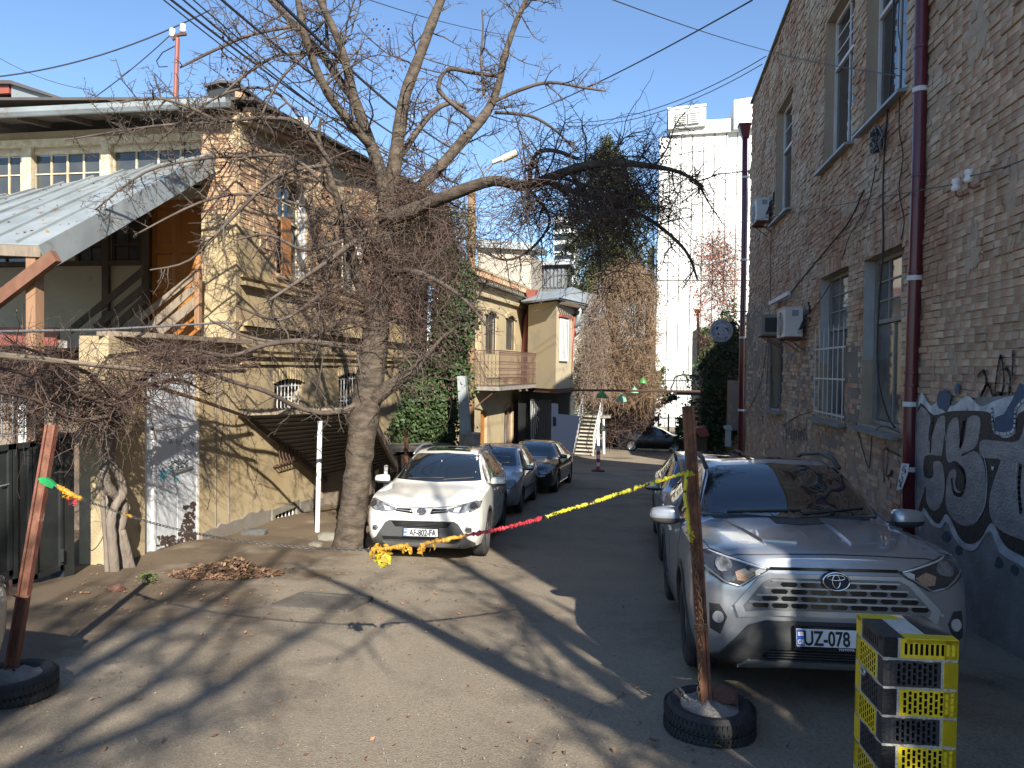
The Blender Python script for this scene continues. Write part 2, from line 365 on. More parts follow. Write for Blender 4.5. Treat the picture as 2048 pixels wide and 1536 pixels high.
def brick_parts(bricks, o, u, n, parent, mstuff, msingle, rr, nsingle=300, block=None, size=(0.238, 0.072), **kw):
    """the nsingle bricks that show largest become parts, the rest one part of kind stuff"""
    o = Vector(o); u = Vector(u); n = Vector(n)
    sc = []
    for i, b in enumerate(bricks):
        c = o + u * ((b[0] + b[1]) / 2) + Vector((0, 0, (b[2] + b[3]) / 2)); px, py, d = proj(c)
        ok = 0 < px < 2048 and 0 < py < 1536 and not (block and block(px, py)) and (b[1] - b[0]) > 0.2
        if ok: sc.append((d, i))
    sc.sort(); chosen = set(i for _, i in sc[:nsingle])
    vars_ = []
    for k in range(10):
        m = MB(); hw, hh = size[0] / 2, size[1] / 2
        q = [(-hw, -hh), (hw, -hh), (hw, hh), (-hw, hh)]; pr = rr.uniform(*kw.get('proud', (0.006, 0.02))); j = lambda: rr.uniform(-.004, .004)
        bk = [u * x + Vector((0, 0, y)) - n * 0.01 for x, y in q]
        md = [u * (x + j()) + Vector((0, 0, y + j())) + n * (pr * .7) for x, y in q]
        fr = [u * (x * .965 + j()) + Vector((0, 0, y * .9 + j())) + n * (pr + j()) for x, y in q]
        m.v = [tuple(p) for p in bk + md + fr]
        m.f = [(8, 9, 10, 11)]
        for s in (0, 4):
            for e in range(4): m.f.append((s + e, s + (e + 1) % 4, s + 4 + (e + 1) % 4, s + 4 + e))
        me = bpy.data.meshes.new('brick'); me.from_pydata(m.v, [], m.f); me.materials.append(msingle); me.update(); vars_.append(me)
    inv = Matrix.Translation(parent.location).inverted() if parent.get('_abs') else Matrix()
    for i in sorted(chosen):
        b = bricks[i]
        ob = bpy.data.objects.new('brick', rr.choice(vars_)); COL.objects.link(ob); ob.parent = parent; ob.matrix_parent_inverse = inv
        ob.location = o + u * ((b[0] + b[1]) / 2) + Vector((0, 0, (b[2] + b[3]) / 2))
        s = (b[1] - b[0]) / size[0]
        ob.scale = (1 + (s - 1) * abs(u.x), 1 + (s - 1) * abs(u.y), 1)
    mb = MB(); emit_bricks([b for i, b in enumerate(bricks) if i not in chosen], o, u, n, rr, mb, **kw)
    return mb.build('brickwork', mstuff, parent, kind='stuff')
def wall_core(mb, o, u, n, u0, u1, v0, v1, openings, th, top=None):
    """a wall slab of thickness th with rectangular openings, front face on the plane"""
    o = Vector(o); u = Vector(u); n = Vector(n); z = Vector((0, 0, 1))
    us = sorted(set([u0, u1] + [x for p in openings for x in p[:2] if u0 < x < u1]))
    vs = sorted(set([v0, v1] + [x for p in openings for x in p[2:] if v0 < x < v1]))
    for i in range(len(us) - 1):
        for k in range(len(vs) - 1):
            cu, cv = (us[i] + us[i + 1]) / 2, (vs[k] + vs[k + 1]) / 2
            if any(p[0] < cu < p[1] and p[2] < cv < p[3] for p in openings): continue
            c = [(us[i], vs[k]), (us[i + 1], vs[k]), (us[i + 1], vs[k + 1]), (us[i], vs[k + 1])]
            if top and vs[k + 1] == v1: c[2] = (us[i + 1], top(us[i + 1])); c[3] = (us[i], top(us[i]))
            f = [o + u * a + z * b for a, b in c]
            mb.quad(*f); g = [p - n * th for p in f]; mb.quad(g[3], g[2], g[1], g[0])
            if k == len(vs) - 2: mb.quad(f[3], f[2], g[2], g[3])
    for (a, b, c, d) in openings:
        q = [o + u * x + z * y for x, y in ((a, c), (b, c), (b, d), (a, d))]; g = [p - n * th for p in q]
        for i in range(4): mb.quad(q[(i + 1) % 4], q[i], g[i], g[(i + 1) % 4])
    for x in (u0, u1):
        a = o + u * x + z * v0; b = o + u * x + z * (top(x) if top else v1); mb.quad(a, b, b - n * th, a - n * th)
def patch(mb, pts, n, th):
    """an irregular plaster slab: outline points already on the wall plane, pushed out by th"""
    n = Vector(n); mb.prism([Vector(p) - n * 0.01 for p in pts], n * (th + 0.01))
def rough_outline(pts, step=0.12, amp=0.04, seed=1):
    rr = random.Random(seed); o = []
    for i in range(len(pts)):
        a = Vector(pts[i]); b = Vector(pts[(i + 1) % len(pts)]); k = max(1, int((b - a).length / step))
        for j in range(k): o.append(a.lerp(b, j / k) + Vector((0, rr.uniform(-amp, amp), rr.uniform(-amp, amp))))
    return o
def window_parts(parent, o, u, n, a, b, c, d, depth, fm, gm, cols, rows, trans=None, fw=0.06, name='window', label=None, arch=False):
    """window > frame, pane, pane...; set back by depth in the opening a..b, c..d"""
    o = Vector(o) - Vector(n) * depth; u = Vector(u); n = Vector(n); z = Vector((0, 0, 1))
    def bx(mb, x0, x1, y0, y1, t0, t1):
        mb.hexa([o + u * x + z * y + n * t for t in (t0, t1) for x, y in ((x0, y0), (x1, y0), (x1, y1), (x0, y1))])
    m = MB()
    for (x0, x1, y0, y1) in ((a, a + fw, c, d), (b - fw, b, c, d), (a + fw, b - fw, c, c + fw), (a + fw, b - fw, d - fw, d)): bx(m, x0, x1, y0, y1, -.03, .035)
    w = m.build(name, fm, parent)
    if label: w['label'] = label
    zs = [c + fw, d - fw]
    if trans: zs = [c + fw, c + (d - c) * trans, d - fw]
    mm = MB()
    for zi in range(len(zs) - 1):
        y0, y1 = zs[zi], zs[zi + 1]
        if zi > 0: bx(mm, a + fw, b - fw, y0 - .03, y0 + .03, -.02, .045); y0 += .03
        if zi < len(zs) - 2: y1 -= .03
        cc = cols if (zi == len(zs) - 2 or not trans) else max(1, min(2, cols)); rw = rows if (zi == len(zs) - 2 or not trans) else 1
        for i in range(cc):
            for k in range(rw):
                x0 = a + fw + (b - a - 2 * fw) * i / cc; x1 = a + fw + (b - a - 2 * fw) * (i + 1) / cc
                h0 = y0 + (y1 - y0) * k / rw; h1 = y0 + (y1 - y0) * (k + 1) / rw
                g = MB(); bx(g, x0 + .012, x1 - .012, h0 + .012, h1 - .012, -.012, -.004); g.build('pane', gm, w)
        for i in range(1, cc):
            x = a + fw + (b - a - 2 * fw) * i / cc; bx(mm, x - .018, x + .018, y0, y1, -.02, .02)
        for k in range(1, rw):
            h = y0 + (y1 - y0) * k / rw; bx(mm, a + fw, b - fw, h - .012, h + .012, -.018, .018)
    if mm.v: mm.build('glazing_bar', fm, w)
    return w

# ------------------------------------------------------------------ brick building on the right
XW = 3.6
UX, NX = Vector((0, 1, 0)), Vector((-1, 0, 0))
def yz(px, py, X=XW): p = onX(px, py, X); return p.y, p.z
Y0R, Y1R, ZTR = -0.15, 23.4, 10.3
def op(px0, px1, pt, pb, arch=0):
    y1, _ = yz(px0, pb); y0, z0 = yz(px1, pb)
    ym = (y0 + y1) / 2
    return (y0, y1, z0, pt)
def zat(px, py, X=XW): return onX(px, py, X).z
WR = [ # y near, y far, z sill, z head
    (yz(1806, 600)[0], yz(1727, 600)[0], zat(1770, 858), zat(1766, 505)),
    (yz(1697, 600)[0], yz(1641, 600)[0], zat(1662, 836), zat(1668, 545)),
    (yz(1569, 600)[0], yz(1542, 600)[0], zat(1553, 819), zat(1553, 640)),
    (yz(1813, 200)[0], yz(1731, 200)[0], zat(1770, 219), zat(1770, 219) + 2.75),
    (yz(1706, 200)[0], yz(1650, 200)[0], zat(1672, 314), zat(1650, 52)),
    (yz(1583, 400)[0], yz(1551, 400)[0], zat(1560, 435), zat(1551, 232)),
]
# a parapet edge that climbs towards the camera
def topR(y):
    return 10.05 + max(0.0, (23.0 - y)) * 0.075
rb = thing('brick_building', (9, 11, gz(11)), 'tall weathered brown brick building along the right of the alley', 'building')
core = MB(); wall_core(core, (XW, 0, 0), UX, NX, Y0R, Y1R, -3.6, 10.2, WR, 0.34, topR)
core.box((XW + .34, Y0R, -3.6), (16, Y0R + .34, 10.2)); core.box((16, Y0R, -3.6), (16.3, 9.0, 10.2))
def upright(p, q, z0, z1, th=.3): d = (Vector(q) - Vector(p)).normalized(); n_ = Vector((d.y, -d.x, 0)) * th; core.prism([Vector((*v, z0)) for v in (p[:2], q[:2])] + [Vector((*q[:2], z0)) + n_, Vector((*p[:2], z0)) + n_], (0, 0, z1 - z0))
upright((6.2, 16.6, 0), (XW + .02, Y1R - .02, 0), -3.6, 10.0); upright((16.2, 9.0, 0), (6.25, 16.55, 0), -3.6, 10.0)  # unseen far end slanted back so that sun reaches the outside stair
core.prism([Vector((x, y, 9.6)) for x, y in ((XW + .34, Y0R + .34), (16, Y0R + .34), (16, 8.9), (6.0, 16.3), (XW + .34, 22.3))], (0, 0, .2))
core.build('wall', mortarR, rb)
bricks = lay(Y0R, Y1R, -3.2, 12.4, WR, top=topR, seed=3)
def hidR(px, py): return py > 800 and px > 1830
brick_parts(bricks, (XW, 0, 0), UX, NX, rb, brickR, brickRp, R, 300, block=hidR, proud=(0.002, 0.034))
nearb = lay(XW, 16, -0.4, 10.0, [], seed=5)   # the end wall that faces back up the street
mb = MB(); emit_bricks(nearb, (0, Y0R, 0), (1, 0, 0), (0, -1, 0), R, mb); mb.build('end_brickwork', brickR, rb, kind='stuff')
# coping along the parapet
mb = MB()
for i in range(44):
    a = Y0R + (Y1R - Y0R) * i / 44; b = Y0R + (Y1R - Y0R) * (i + 1) / 44 - .01
    mb.bar((XW + .12, a, topR(a) + .03), (XW + .12, b, topR(b) + .03), .40, .05 + R.uniform(0, .02))
mb.build('coping', stone, rb)
# window frames, sills, lintels (flat arches of upright bricks)
greyframe = mat('grey_old_frame', (0.28, 0.27, 0.25), 0.7, var=(0.20, 0.19, 0.175), vs=6)
specs = [(greyframe, 3, 3, .62, .2), (greyframe, 3, 3, .62, .2), (greyframe, 1, 1, None, .25), (whitepaint, 2, 3, .62, .2), (whitepaint, 2, 3, .66, .2), (whitepaint, 2, 2, .62, .2)]
arch = MB()
for (a, b, c, d), (fm, cl, rw, tr, dp) in zip(WR, specs):
    w = window_parts(rb, (XW, 0, 0), UX, NX, a + .01, b - .01, c + .01, d - .01, dp, fm, glassw if d < 5 else glassd, cl, rw, tr)
    s = MB(); s.hexa([(XW - .16, a - .12, c - .10), (XW + .2, a - .12, c - .05), (XW + .2, b + .12, c - .05), (XW - .16, b + .12, c - .10),
                      (XW - .16, a - .12, c - .06), (XW + .2, a - .12, c + .012), (XW + .2, b + .12, c + .012), (XW - .16, b + .12, c - .06)])
    s.build('sill', concrete if d < 5 else zinc, w)
    k = int((b - a + .5) / .08)
    for i in range(k):
        y = a - .25 + (b - a + .5) * (i + .5) / k; t = (y - (a + b) / 2) / (b - a)
        if c > 2 and d > 7: continue
        p = R.uniform(.012, .03)
        arch.hexa([(XW - p, y - .033, d + .0), (XW + .02, y - .033, d), (XW + .02, y + .033, d), (XW - p, y + .033, d),
                   (XW - p, y - .033 + t * .05, d + .27), (XW + .02, y - .033 + t * .05, d + .27), (XW + .02, y + .033 + t * .05, d + .27), (XW - p, y + .033 + t * .05, d + .27)])
arch.build('lintel_brickwork', brickR, rb, kind='stuff')
# white painted reveals of two lower windows
for i in (0, 1):
    m = MB(); a, b, c, d = WR[i]
    m.box((XW + .005, b - .012, c + 1.0), (XW + .16, b - .001, d - .02))
    m.build('painted_reveal', mat('pale_grey_paint', (0.42, 0.43, 0.43), 0.8, var=(0.34, 0.34, 0.33), vs=5, bump=.3), rb)
# bars of the second lower window
a, b, c, d = WR[1]
g = MB(); zt = c + (d - c) * .60
for i in range(7):
    y = a - .02 + (b - a + .04) * i / 6; g.tube([(XW - .07, y, c + .02), (XW - .07, y, zt + R.uniform(-.03, .05)), (XW - .07, y, zt + .1)], [.009, .009, .002], 5)
for zz in (c + .08, c + (zt - c) * .45, c + (zt - c) * .8): g.bar((XW - .062, a - .12, zz), (XW - .062, b + .12, zz), .006, .028)
g.build('window_grille', mat('pale_grey_bars', (0.55, 0.55, 0.53), .6), rb)
# plaster left on the wall
m = MB()
def wp(lst, seed, th=.022, amp=.05): patch(m, rough_outline([onX(x, y, XW) for x, y in lst], .15, amp, seed), NX, th)
wp([(1494, 628), (1538, 600), (1541, 700), (1541, 830), (1492, 846)], 1)
wp([(1560, 820), (1575, 700), (1597, 690), (1638, 690), (1636, 850), (1600, 880), (1560, 880)], 3, .012)
wp([(1690, 688), (1722, 690), (1720, 845), (1692, 842)], 4)
wp([(1652, 848), (1692, 850), (1690, 880), (1665, 915), (1652, 900)], 5)
m.build('plaster_patch', plasterG, rb)
plasterW = mat('rough_wall_paint', (0.35, 0.28, 0.22), 0.93, var=(0.28, 0.205, 0.155), vs=2.4, amt=.9, bump=1.0, bs=9, c3=(0.30, 0.285, 0.26), s3=3.5, t3=(.52, .60), spec=.15)
m = MB()
wp([(1500, 850), (1545, 832), (1640, 852), (1700, 870), (1716, 860), (1802, 882), (1806, 1120), (1700, 1120), (1500, 985)], 6, .016, .06)
m.build('lower_render', plasterW, rb)
m = MB(); wp([(1836, 800), (1880, 806), (1930, 800), (2050, 790), (2300, 770), (2300, 1700), (1836, 1160)], 8, .046, .015)
greyrender = m.build('painted_render', mat('grey_render', (0.25, 0.245, 0.24), .85, var=(0.17, 0.165, 0.16), vs=2.5, amt=.8, bump=.5, bs=30, c3=(.10, .10, .105), s3=1.3, t3=(.55, .75)), rb)
# mortar smeared over the bricks in crumbly patches, and a few deep gaps
rr = random.Random(44); m = MB()
for i in range(95):
    y = rr.uniform(5.6, 23.5); z = rr.uniform(-1.2, 9.5)
    if any(a - .3 < y < b + .3 and c - .3 < z < d + .35 for a, b, c, d in WR) or z > topR(y) - .6: continue
    w, h = rr.uniform(.15, .75), rr.uniform(.10, .55); n_ = 22
    patch(m, [(XW, y + math.cos(2 * pi * k / n_) * w * rr.uniform(.45, 1.1), z + math.sin(2 * pi * k / n_) * h * rr.uniform(.45, 1.1)) for k in range(n_)], NX, rr.uniform(.010, .022))
m.build('mortar_smear', mat('mortar_smear', (.44, .355, .265), .95, var=(.36, .28, .205), vs=5, amt=.8, bump=1.0, bs=22, spec=.15), rb, kind='stuff')
# ------------------------------------------------------------------ two-storey plaster and brick house on the left
XL = -7.0
NL = Vector((1, 0, 0))
YC = onX(475, 640, XL).y            # its street corner
def lz(px, py): return onX(px, py, XL).z
def ly(px): return onX(px, 700, XL).y
YE = 24.5                           # far end of the street front
TERR = lz(440, 680) - 0.05          # terrace level over the door
lh = thing('ochre_house', (-10, 18, gz(18)), 'two storey ochre plaster and brick house behind the bare tree', 'house')
def win(px0, px1, pt, pb):
    return (ly(px0), ly(px1), onX(px0, pb, XL).z, onX(px0, pt, XL).z)
U1 = win(553, 612, 345, 548); U2 = win(676, 722, 428, 575)
B1 = win(549, 605, 748, 845); B2w = win(678, 722, 738, 868)
VENT = (ly(548), ly(592), onX(548, 1078, XL).z, onX(548, 1030, XL).z)
def topL(y): return 6.45 + (y - YC) * 0.10
wm = MB(); wall_core(wm, (XL, 0, 0), UX, NL, YC, YE, -3.2, 6.4, [U1, U2, B1, B2w, VENT], .4, topL)
wm.box((-14, YE - .3, -3.2), (XL - .4, YE, 7.4)); wm.box((-14.5, YC, -3.2), (-14.1, YE, 6.4))
wm.build('wall', plasterY, lh)
# brick upper storey on the street side
zb0 = lz(475, 545)
bk = lay(YC + .02, YE, zb0, 8.2, [U1, U2], top=lambda y: topL(y) - .28, seed=11)
rr = random.Random(4)
def keepL(b):
    u = (b[0] + b[1]) / 2; v = b[2]
    n_ = mnoise.noise((u * .55, v * .55, 9.3)) + mnoise.noise((u * 1.6, v * 1.6, 2.3)) * .5
    if u < YC + 1.3 and v < zb0 + 1.5: return n_ > .25
    return n_ > -.42
bk = [b for b in bk if keepL(b)]
brick_parts(bk, (XL, 0, 0), UX, NL, lh, brickL, brickLp, R, 200, proud=(0.004, 0.022))
# end pilaster facing the camera
xp = onY(406, 400, YC).x
wm = MB(); wm.box((xp, YC - .05, TERR), (XL - .001, YC + .4, 6.3)); wm.build('corner_pier', plasterY, lh)
bp = lay(xp, XL, onY(440, 430, YC).z, 6.1, [], seed=12)
bp = [b for b in bp if mnoise.noise((b[0] * .8, b[2] * .8, 4)) > -.35]
brick_parts(bp, (0, YC - .05, 0), (1, 0, 0), (0, -1, 0), lh, brickL, brickLp, R, 100)
# string courses
m = MB()
for (py, h, pr) in ((548, .05, .07), (562, .07, .12), (640, .10, .16), (653, .08, .08), (694, .05, .06), (706, .05, .10), (722, .06, .05)):
    z = lz(481, py); m2 = MB(); m2.box((XL - .02, YC + .06, z - h), (XL + pr, YE, z)); m2.build('string_course', plasterY, lh)
# window surrounds: white reveal boards, brown shutter
for i, (a, b, c, d) in enumerate((U1, U2)):
    w = window_parts(lh, (XL, 0, 0), UX, NL, a + .02, b - .02, c + .02, d - .02, .22, creampaint, glassd, 2, 2, .6)
    s = MB(); s.box((XL - .2, a - .1, c - .07), (XL + .1, b + .1, c)); s.build('sill', plasterY, w)
    s = MB(); s.box((XL - .3, b - .03, c), (XL - .02, b - .004, d)); s.build('painted_reveal', whitepaint, w)
    if i == 0:
        s = MB(); s.box((XL - .17, (a + b) / 2 - .18, c + .05), (XL - .14, (a + b) / 2 + .22, d - .75)); s.build('shutter', orangewood, w)
    else:
        s = MB(); s.box((XL - .02, a - .12, d), (XL + .22, b + .12, d + .05)); s.build('drip_ledge', greywood, w)
for (a, b, c, d) in (B1, B2w):
    w = window_parts(lh, (XL, 0, 0), UX, NL, a + .02, b - .02, c + .02, d - .02, .26, creampaint, glassd, 2, 2, .55)
    s = MB(); k = 8
    for i in range(k):
        y = a + (b - a) * (i + .5) / k; s.tube([(XL - .06, y, c), (XL - .05, y, d - .03)], .011, 5)
    for zz in (c + .25, (c + d) / 2, d - .25): s.bar((XL - .055, a, zz), (XL - .055, b, zz), .008, .03)
    s.build('window_grille', whitepaint, w)
    s = MB(); k = 12   # segmental arch head
    for i in range(k):
        y = a - .08 + (b - a + .16) * (i + .5) / k; t = (i + .5) / k * 2 - 1
        s.obox((XL + .012, y, d + .02 - .10 * t * t), (1, 0, 0), (0, 1, 0), (0, 0, 1), .02, .04, .12)
    s.build('arch_brickwork', plasterY, w, kind='stuff')
a, b, c, d = VENT
v = MB(); v.box((XL - .02, a - .12, d), (XL + .05, b + .12, d + .12)); v.box((XL - .02, a - .12, c), (XL + .05, a, d)); v.box((XL - .02, b, c), (XL + .05, b + .12, d))
v.prism([(XL - .3, a - .1, c), (XL + .12, a - .1, c - .2), (XL + .12, b + .1, c - .2), (XL - .3, b + .1, c)], (0, 0, .06))
vo = v.build('cellar_window', stone, lh)
s = MB(); s.box((XL - .38, a, c), (XL - .34, b, d)); s.build('pane', glassd, vo)
for i in range(6):
    s = MB(); y = a + (b - a) * (i + .5) / 6; s.tube([(XL - .02, y, c), (XL - .02, y, d)], .016, 5); s.build('bar', whitepaint, vo)
# plinth of rough grey render
m = MB(); q = lambda x, y: onX(x, y, XL)
patch(m, rough_outline([q(402, 1068), q(430, 1052), q(470, 1040), q(520, 1018), (XL, VENT[0] - .2, VENT[3] + .15), (XL, VENT[0] - .2, -3), (XL, q(402, 1068).y, -3)], .15, .04, 3), NL, .04)
patch(m, rough_outline([(XL, VENT[1] + .18, VENT[3] + .1), q(640, 1000), (XL, YE, -1.2), (XL, YE, -3.2), (XL, VENT[1] + .18, -3.2)], .15, .04, 4), NL, .04)
m.build('plinth', plasterG, lh)
# eaves: verge boards, tile rows, roof sheet
m = MB()
for i in range(36):
    y0 = YC + (YE - YC) * i / 36; y1 = YC + (YE - YC) * (i + 1) / 36
    for k in range(3):
        m.bar((XL + .06 + k * .07, y0 + .01, topL(y0) - .22 + k * .09), (XL + .06 + k * .07, y1 - .012, topL(y1) - .22 + k * .09), .22, .07)
m.build('eaves_brickwork', brickL, lh, kind='stuff')
roofm = mat('dark_roof_sheet', (0.06, 0.055, 0.055), .7, var=(0.10, 0.085, 0.075), vs=2)
m = MB(); m.hexa([(-14.5, YC - .5, 6.75), (XL + .42, YC - .2, topL(YC) + .04), (XL + .42, YE, topL(YE) + .04), (-14.5, YE, 7.9),
                  (-14.5, YC - .5, 6.80), (XL + .42, YC - .2, topL(YC) + .09), (XL + .42, YE, topL(YE) + .09), (-14.5, YE, 7.95)])
m.build('roof', roofm, lh)
m = MB(); m.box((XL - 3.4, YC + 3.0, 7.0), (XL - .1, YC + 3.2, topL(YC + 3) + .55)); m.box((-14, YC + 3.0, 6.9), (XL - 3.4, YC + 3.2, 7.35)); m.build('roof_parapet', whitepaint, lh)
# gutter along the gallery eave
g = MB(); gz0 = onY(450, 205, YC - .5).z
pr = [(-.09, .05), (-.08, -.02), (-.03, -.08), (.03, -.08), (.08, -.02), (.09, .05)]
n0 = [(XL + .1, YC - .5 + a, gz0 + b) for a, b in pr]; n1 = [(-15, YC - .5 + a, gz0 + .02 + b) for a, b in pr]
for i in range(5): g.quad(n0[i], n0[i + 1], n1[i + 1], n1[i])
for i in range(5):
    q = [Vector(p) + Vector((0, 0, .012)) for p in (n0[i], n0[i + 1], n1[i + 1], n1[i])]; g.quad(q[3], q[2], q[1], q[0])
g.poly(n0[::-1]); g.build('gutter', zinc, lh)
m = MB(); m.hexa([(-15, YC - .48, gz0 - .02), (XL, YC - .48, gz0 - .02), (XL, YC + .3, gz0 + .1), (-15, YC + .3, gz0 + .1), (-15, YC - .48, gz0 + .04), (XL, YC - .48, gz0 + .04), (XL, YC + .3, gz0 + .28), (-15, YC + .3, gz0 + .28)])
m.build('eave_soffit', darkwood, lh)
for i in range(9):
    m = MB(); x = XL - .5 - i * .9; m.bar((x, YC - .4, gz0 - .05), (x, YC + .3, gz0 + .05), .08, .1); m.build('rafter_end', darkwood, lh)
# gallery wall: windows, orange door, parapet
YG = YC + .35
def gx(px, py=500): return onY(px, py, YG).x
def gzz(px, py): return onY(px, py, YG).z
gtop, gup = gzz(200, 292), gzz(100, 385)
wins = []
for (p0, p1) in ((-60, 48), (64, 206), (222, 412)): wins.append((gx(p0), gx(p1), gzz(130, 392), gtop - .06))
dr = (gx(300), gx(404), TERR + .1, gzz(350, 398))
lows = [(gx(150), gx(206), gzz(180, 528), gzz(180, 420)), (gx(222), gx(284), gzz(250, 525), gzz(250, 420)), (gx(-40), gx(60), gzz(10, 535), gzz(10, 470))]
wm = MB(); wall_core(wm, (0, YG, 0), (1, 0, 0), (0, -1, 0), -15, XL - .4, TERR - .6, 6.3, wins + [dr] + lows, .2)
wm.build('gallery_wall', mat('plaster_cream', (0.50, 0.44, 0.33), .9, var=(0.42, 0.36, 0.26), vs=2, bump=.3, bs=30, c3=(.3, .26, .2), s3=1.4, t3=(.6, .7)), lh)
for (a, b, c, d) in wins:
    window_parts(lh, (0, YG, 0), (1, 0, 0), (0, -1, 0), a, b, c, d, .03, creampaint, mat('dusty_glass', (.07, .075, .075), .12, var=(.035, .04, .045), vs=2, spec=.7), 4, 2, None, .07)
for (a, b, c, d) in lows: window_parts(lh, (0, YG, 0), (1, 0, 0), (0, -1, 0), a, b, c, d, .05, darkwood, glassw, 2, 2, .35, .06)
def posts(pxs):
    for p in pxs:
        m = MB(); x = onY(p, 330, YG - .06).x; m.box((x - .10, YG - .10, gup - .3), (x + .10, YG - .02, gtop + .1)); m.build('post', creampaint, lh)
posts((56, 214, 420))
m = MB(); m.box((-15, YG - .12, gtop), (XL - .4, YG - .01, gtop + .14)); m.build('window_head_board', creampaint, lh)
# orange panelled door
dw = MB(); a, b, c, d = dr; dw.box((a, YG + .05, c), (b, YG + .1, d)); dd_ = dw.build('door', orangewood, lh)
for i in range(2):
    for (z0, z1) in ((.06, .3), (.34, .62), (.66, .94)):
        x0 = a + (b - a) * (.08 + .46 * i); x1 = x0 + (b - a) * .38
        m = MB(); m.hexa([(x0, YG + .052, c + (d - c) * z0), (x1, YG + .052, c + (d - c) * z0), (x1, YG + .052, c + (d - c) * z1), (x0, YG + .052, c + (d - c) * z1),
                          (x0 + .05, YG + .02, c + (d - c) * z0 + .05), (x1 - .05, YG + .02, c + (d - c) * z0 + .05), (x1 - .05, YG + .02, c + (d - c) * z1 - .05), (x0 + .05, YG + .02, c + (d - c) * z1 - .05)])
        m.build('panel', orangewood, dd_)
m = MB(); m.box((a - .08, YG - .04, c), (a, YG + .06, d + .08)); m.box((b, YG - .04, c), (b + .05, YG + .06, d + .08)); m.build('door_frame', darkwood, lh)
for px in (212, 292):
    m = MB(); x = onY(px, 520, YG - .05).x; m.box((x - .07, YG - .08, TERR - .3), (x + .07, YG - .012, gzz(px, 405))); m.build('post', darkwood, lh)
m = MB(); m.box((-15, YG - .07, gzz(100, 533)), (dr[0] - .1, YG - .012, gzz(100, 533) + .09)); m.build('window_rail', darkwood, lh)
# terrace slab and the wall below it with the door
YD = ly(217)
low = thing('lower_wall', (XL, 10, gz(10)), 'ochre rendered wall with white metal door under the terrace', 'wall')
DOOR = (ly(290), ly(399), -2.2, lz(290, 735))
m = MB(); wall_core(m, (XL, 0, 0), UX, NL, YD, YC - .003, -2.4, TERR, [DOOR], .45)
m.build('wall', plasterY, low)
# seams where the render was cast in bays
for px in (432, 458):
    s = MB(); y = ly(px); s.box((XL - .01, y - .012, -1.6), (XL + .012, y + .012, TERR - .5)); s.build('render_seam', plasterG, low)
m = MB(); m.hexa([(XL - .1, YD - .1, TERR), (XL + .28, YD + .6, TERR), (XL + .28, YC, TERR), (XL - .1, YC, TERR), (XL - .1, YD - .1, TERR + .07), (XL + .28, YD + .6, TERR + .07), (XL + .28, YC, TERR + .07), (XL - .1, YC, TERR + .07)])
m.build('edge_plank', greywood, low)
m = MB(); m.box((-15, 9.8, TERR - .15), (XL - .05, YG, TERR - .01)); m.build('terrace_slab', concrete, low)
m = MB(); m.box((-15, 9.75, TERR - .12), (XL - 1.6, 9.83, TERR + .16)); m.build('edge_board', redpipe, low)
a, b, c, d = DOOR
sheet = mat('white_rusting_sheet', (0.60, 0.62, 0.64), .55, var=(.50, .52, .55), vs=2, bump=.1, bs=12, c3=(.06, .05, .045), s3=2.2, t3=(.66, .69))
dm = MB(); dm.box((XL - .12, a + .02, c), (XL - .06, b - .02, d)); do = dm.build('door_surround', sheet, low)
zt = lz(312, 862)
dm = MB(); y0, y1 = ly(314), ly(396)
for i in range(2):
    ya = y0 + (y1 - y0) * (0 if i == 0 else .52); yb = y0 + (y1 - y0) * (.5 if i == 0 else 1)
    q = MB(); q.box((XL - .058, ya, c), (XL - .025, yb, zt)); lf = q.build('door_leaf', sheet, low)
q = MB(); q.box((XL - .06, y0 - .05, c), (XL - .01, y0 - .004, zt + .05)); q.box((XL - .06, y1 + .004, c), (XL - .01, y1 + .05, zt + .05)); q.box((XL - .06, y0 - .05, zt + .004), (XL - .008, y1 + .05, zt + .06)); q.build('door_frame', whitepaint, low)
q = MB(); zm = lz(350, 945); q.bar((XL + .0, y0 + .35, zm), (XL + .0, y0 + .9, zm + .03), .02, .04); q.build('latch', galv, low)
# weathering: peeled rust area on the door, blue spray, pencil scrawl
def decal(name, polys, m_, X=XL, off=.0, parent=low, nx=1):
    q = MB()
    for pl in polys: q.poly([onX(x, y, X) + Vector((off * nx, 0, 0)) for x, y in (pl if nx > 0 else pl)])
    return q.build(name, m_, parent)
def blob(cx, cy, rx, ry, n, seed, j=.35):
    r_ = random.Random(seed); return [(cx + math.cos(2 * pi * i / n) * rx * r_.uniform(1 - j, 1 + j), cy + math.sin(2 * pi * i / n) * ry * r_.uniform(1 - j, 1 + j)) for i in range(n)]
darkrust = mat('dark_rust_patch', (.045, .03, .024), .8, var=(.09, .05, .035), vs=9)
fr_ = random.Random(3); flk = []
for (cx, cy, sx, sy, n_) in ((376, 1045, 10, 24, 75), (352, 1088, 30, 8, 90), (386, 1010, 4, 6, 16), (390, 1085, 6, 14, 40), (345, 1100, 30, 8, 50), (372, 1070, 14, 14, 40), (330, 1075, 12, 8, 14)):
    for _ in range(n_):
        x, y = fr_.gauss(cx, sx * .6), fr_.gauss(cy, sy * .6)
        if 314 < x < 396: flk.append(blob(x, y, fr_.uniform(.8, 5), fr_.uniform(.8, 5.5), 8, fr_.random(), .5))
q = MB()
for i, pl in enumerate(flk): q.poly([onX(x, y, XL - .0215) + Vector((i * .00002, 0, 0)) for x, y in pl])
q.build('rust_patch', darkrust, low, kind='stuff')
q = MB()
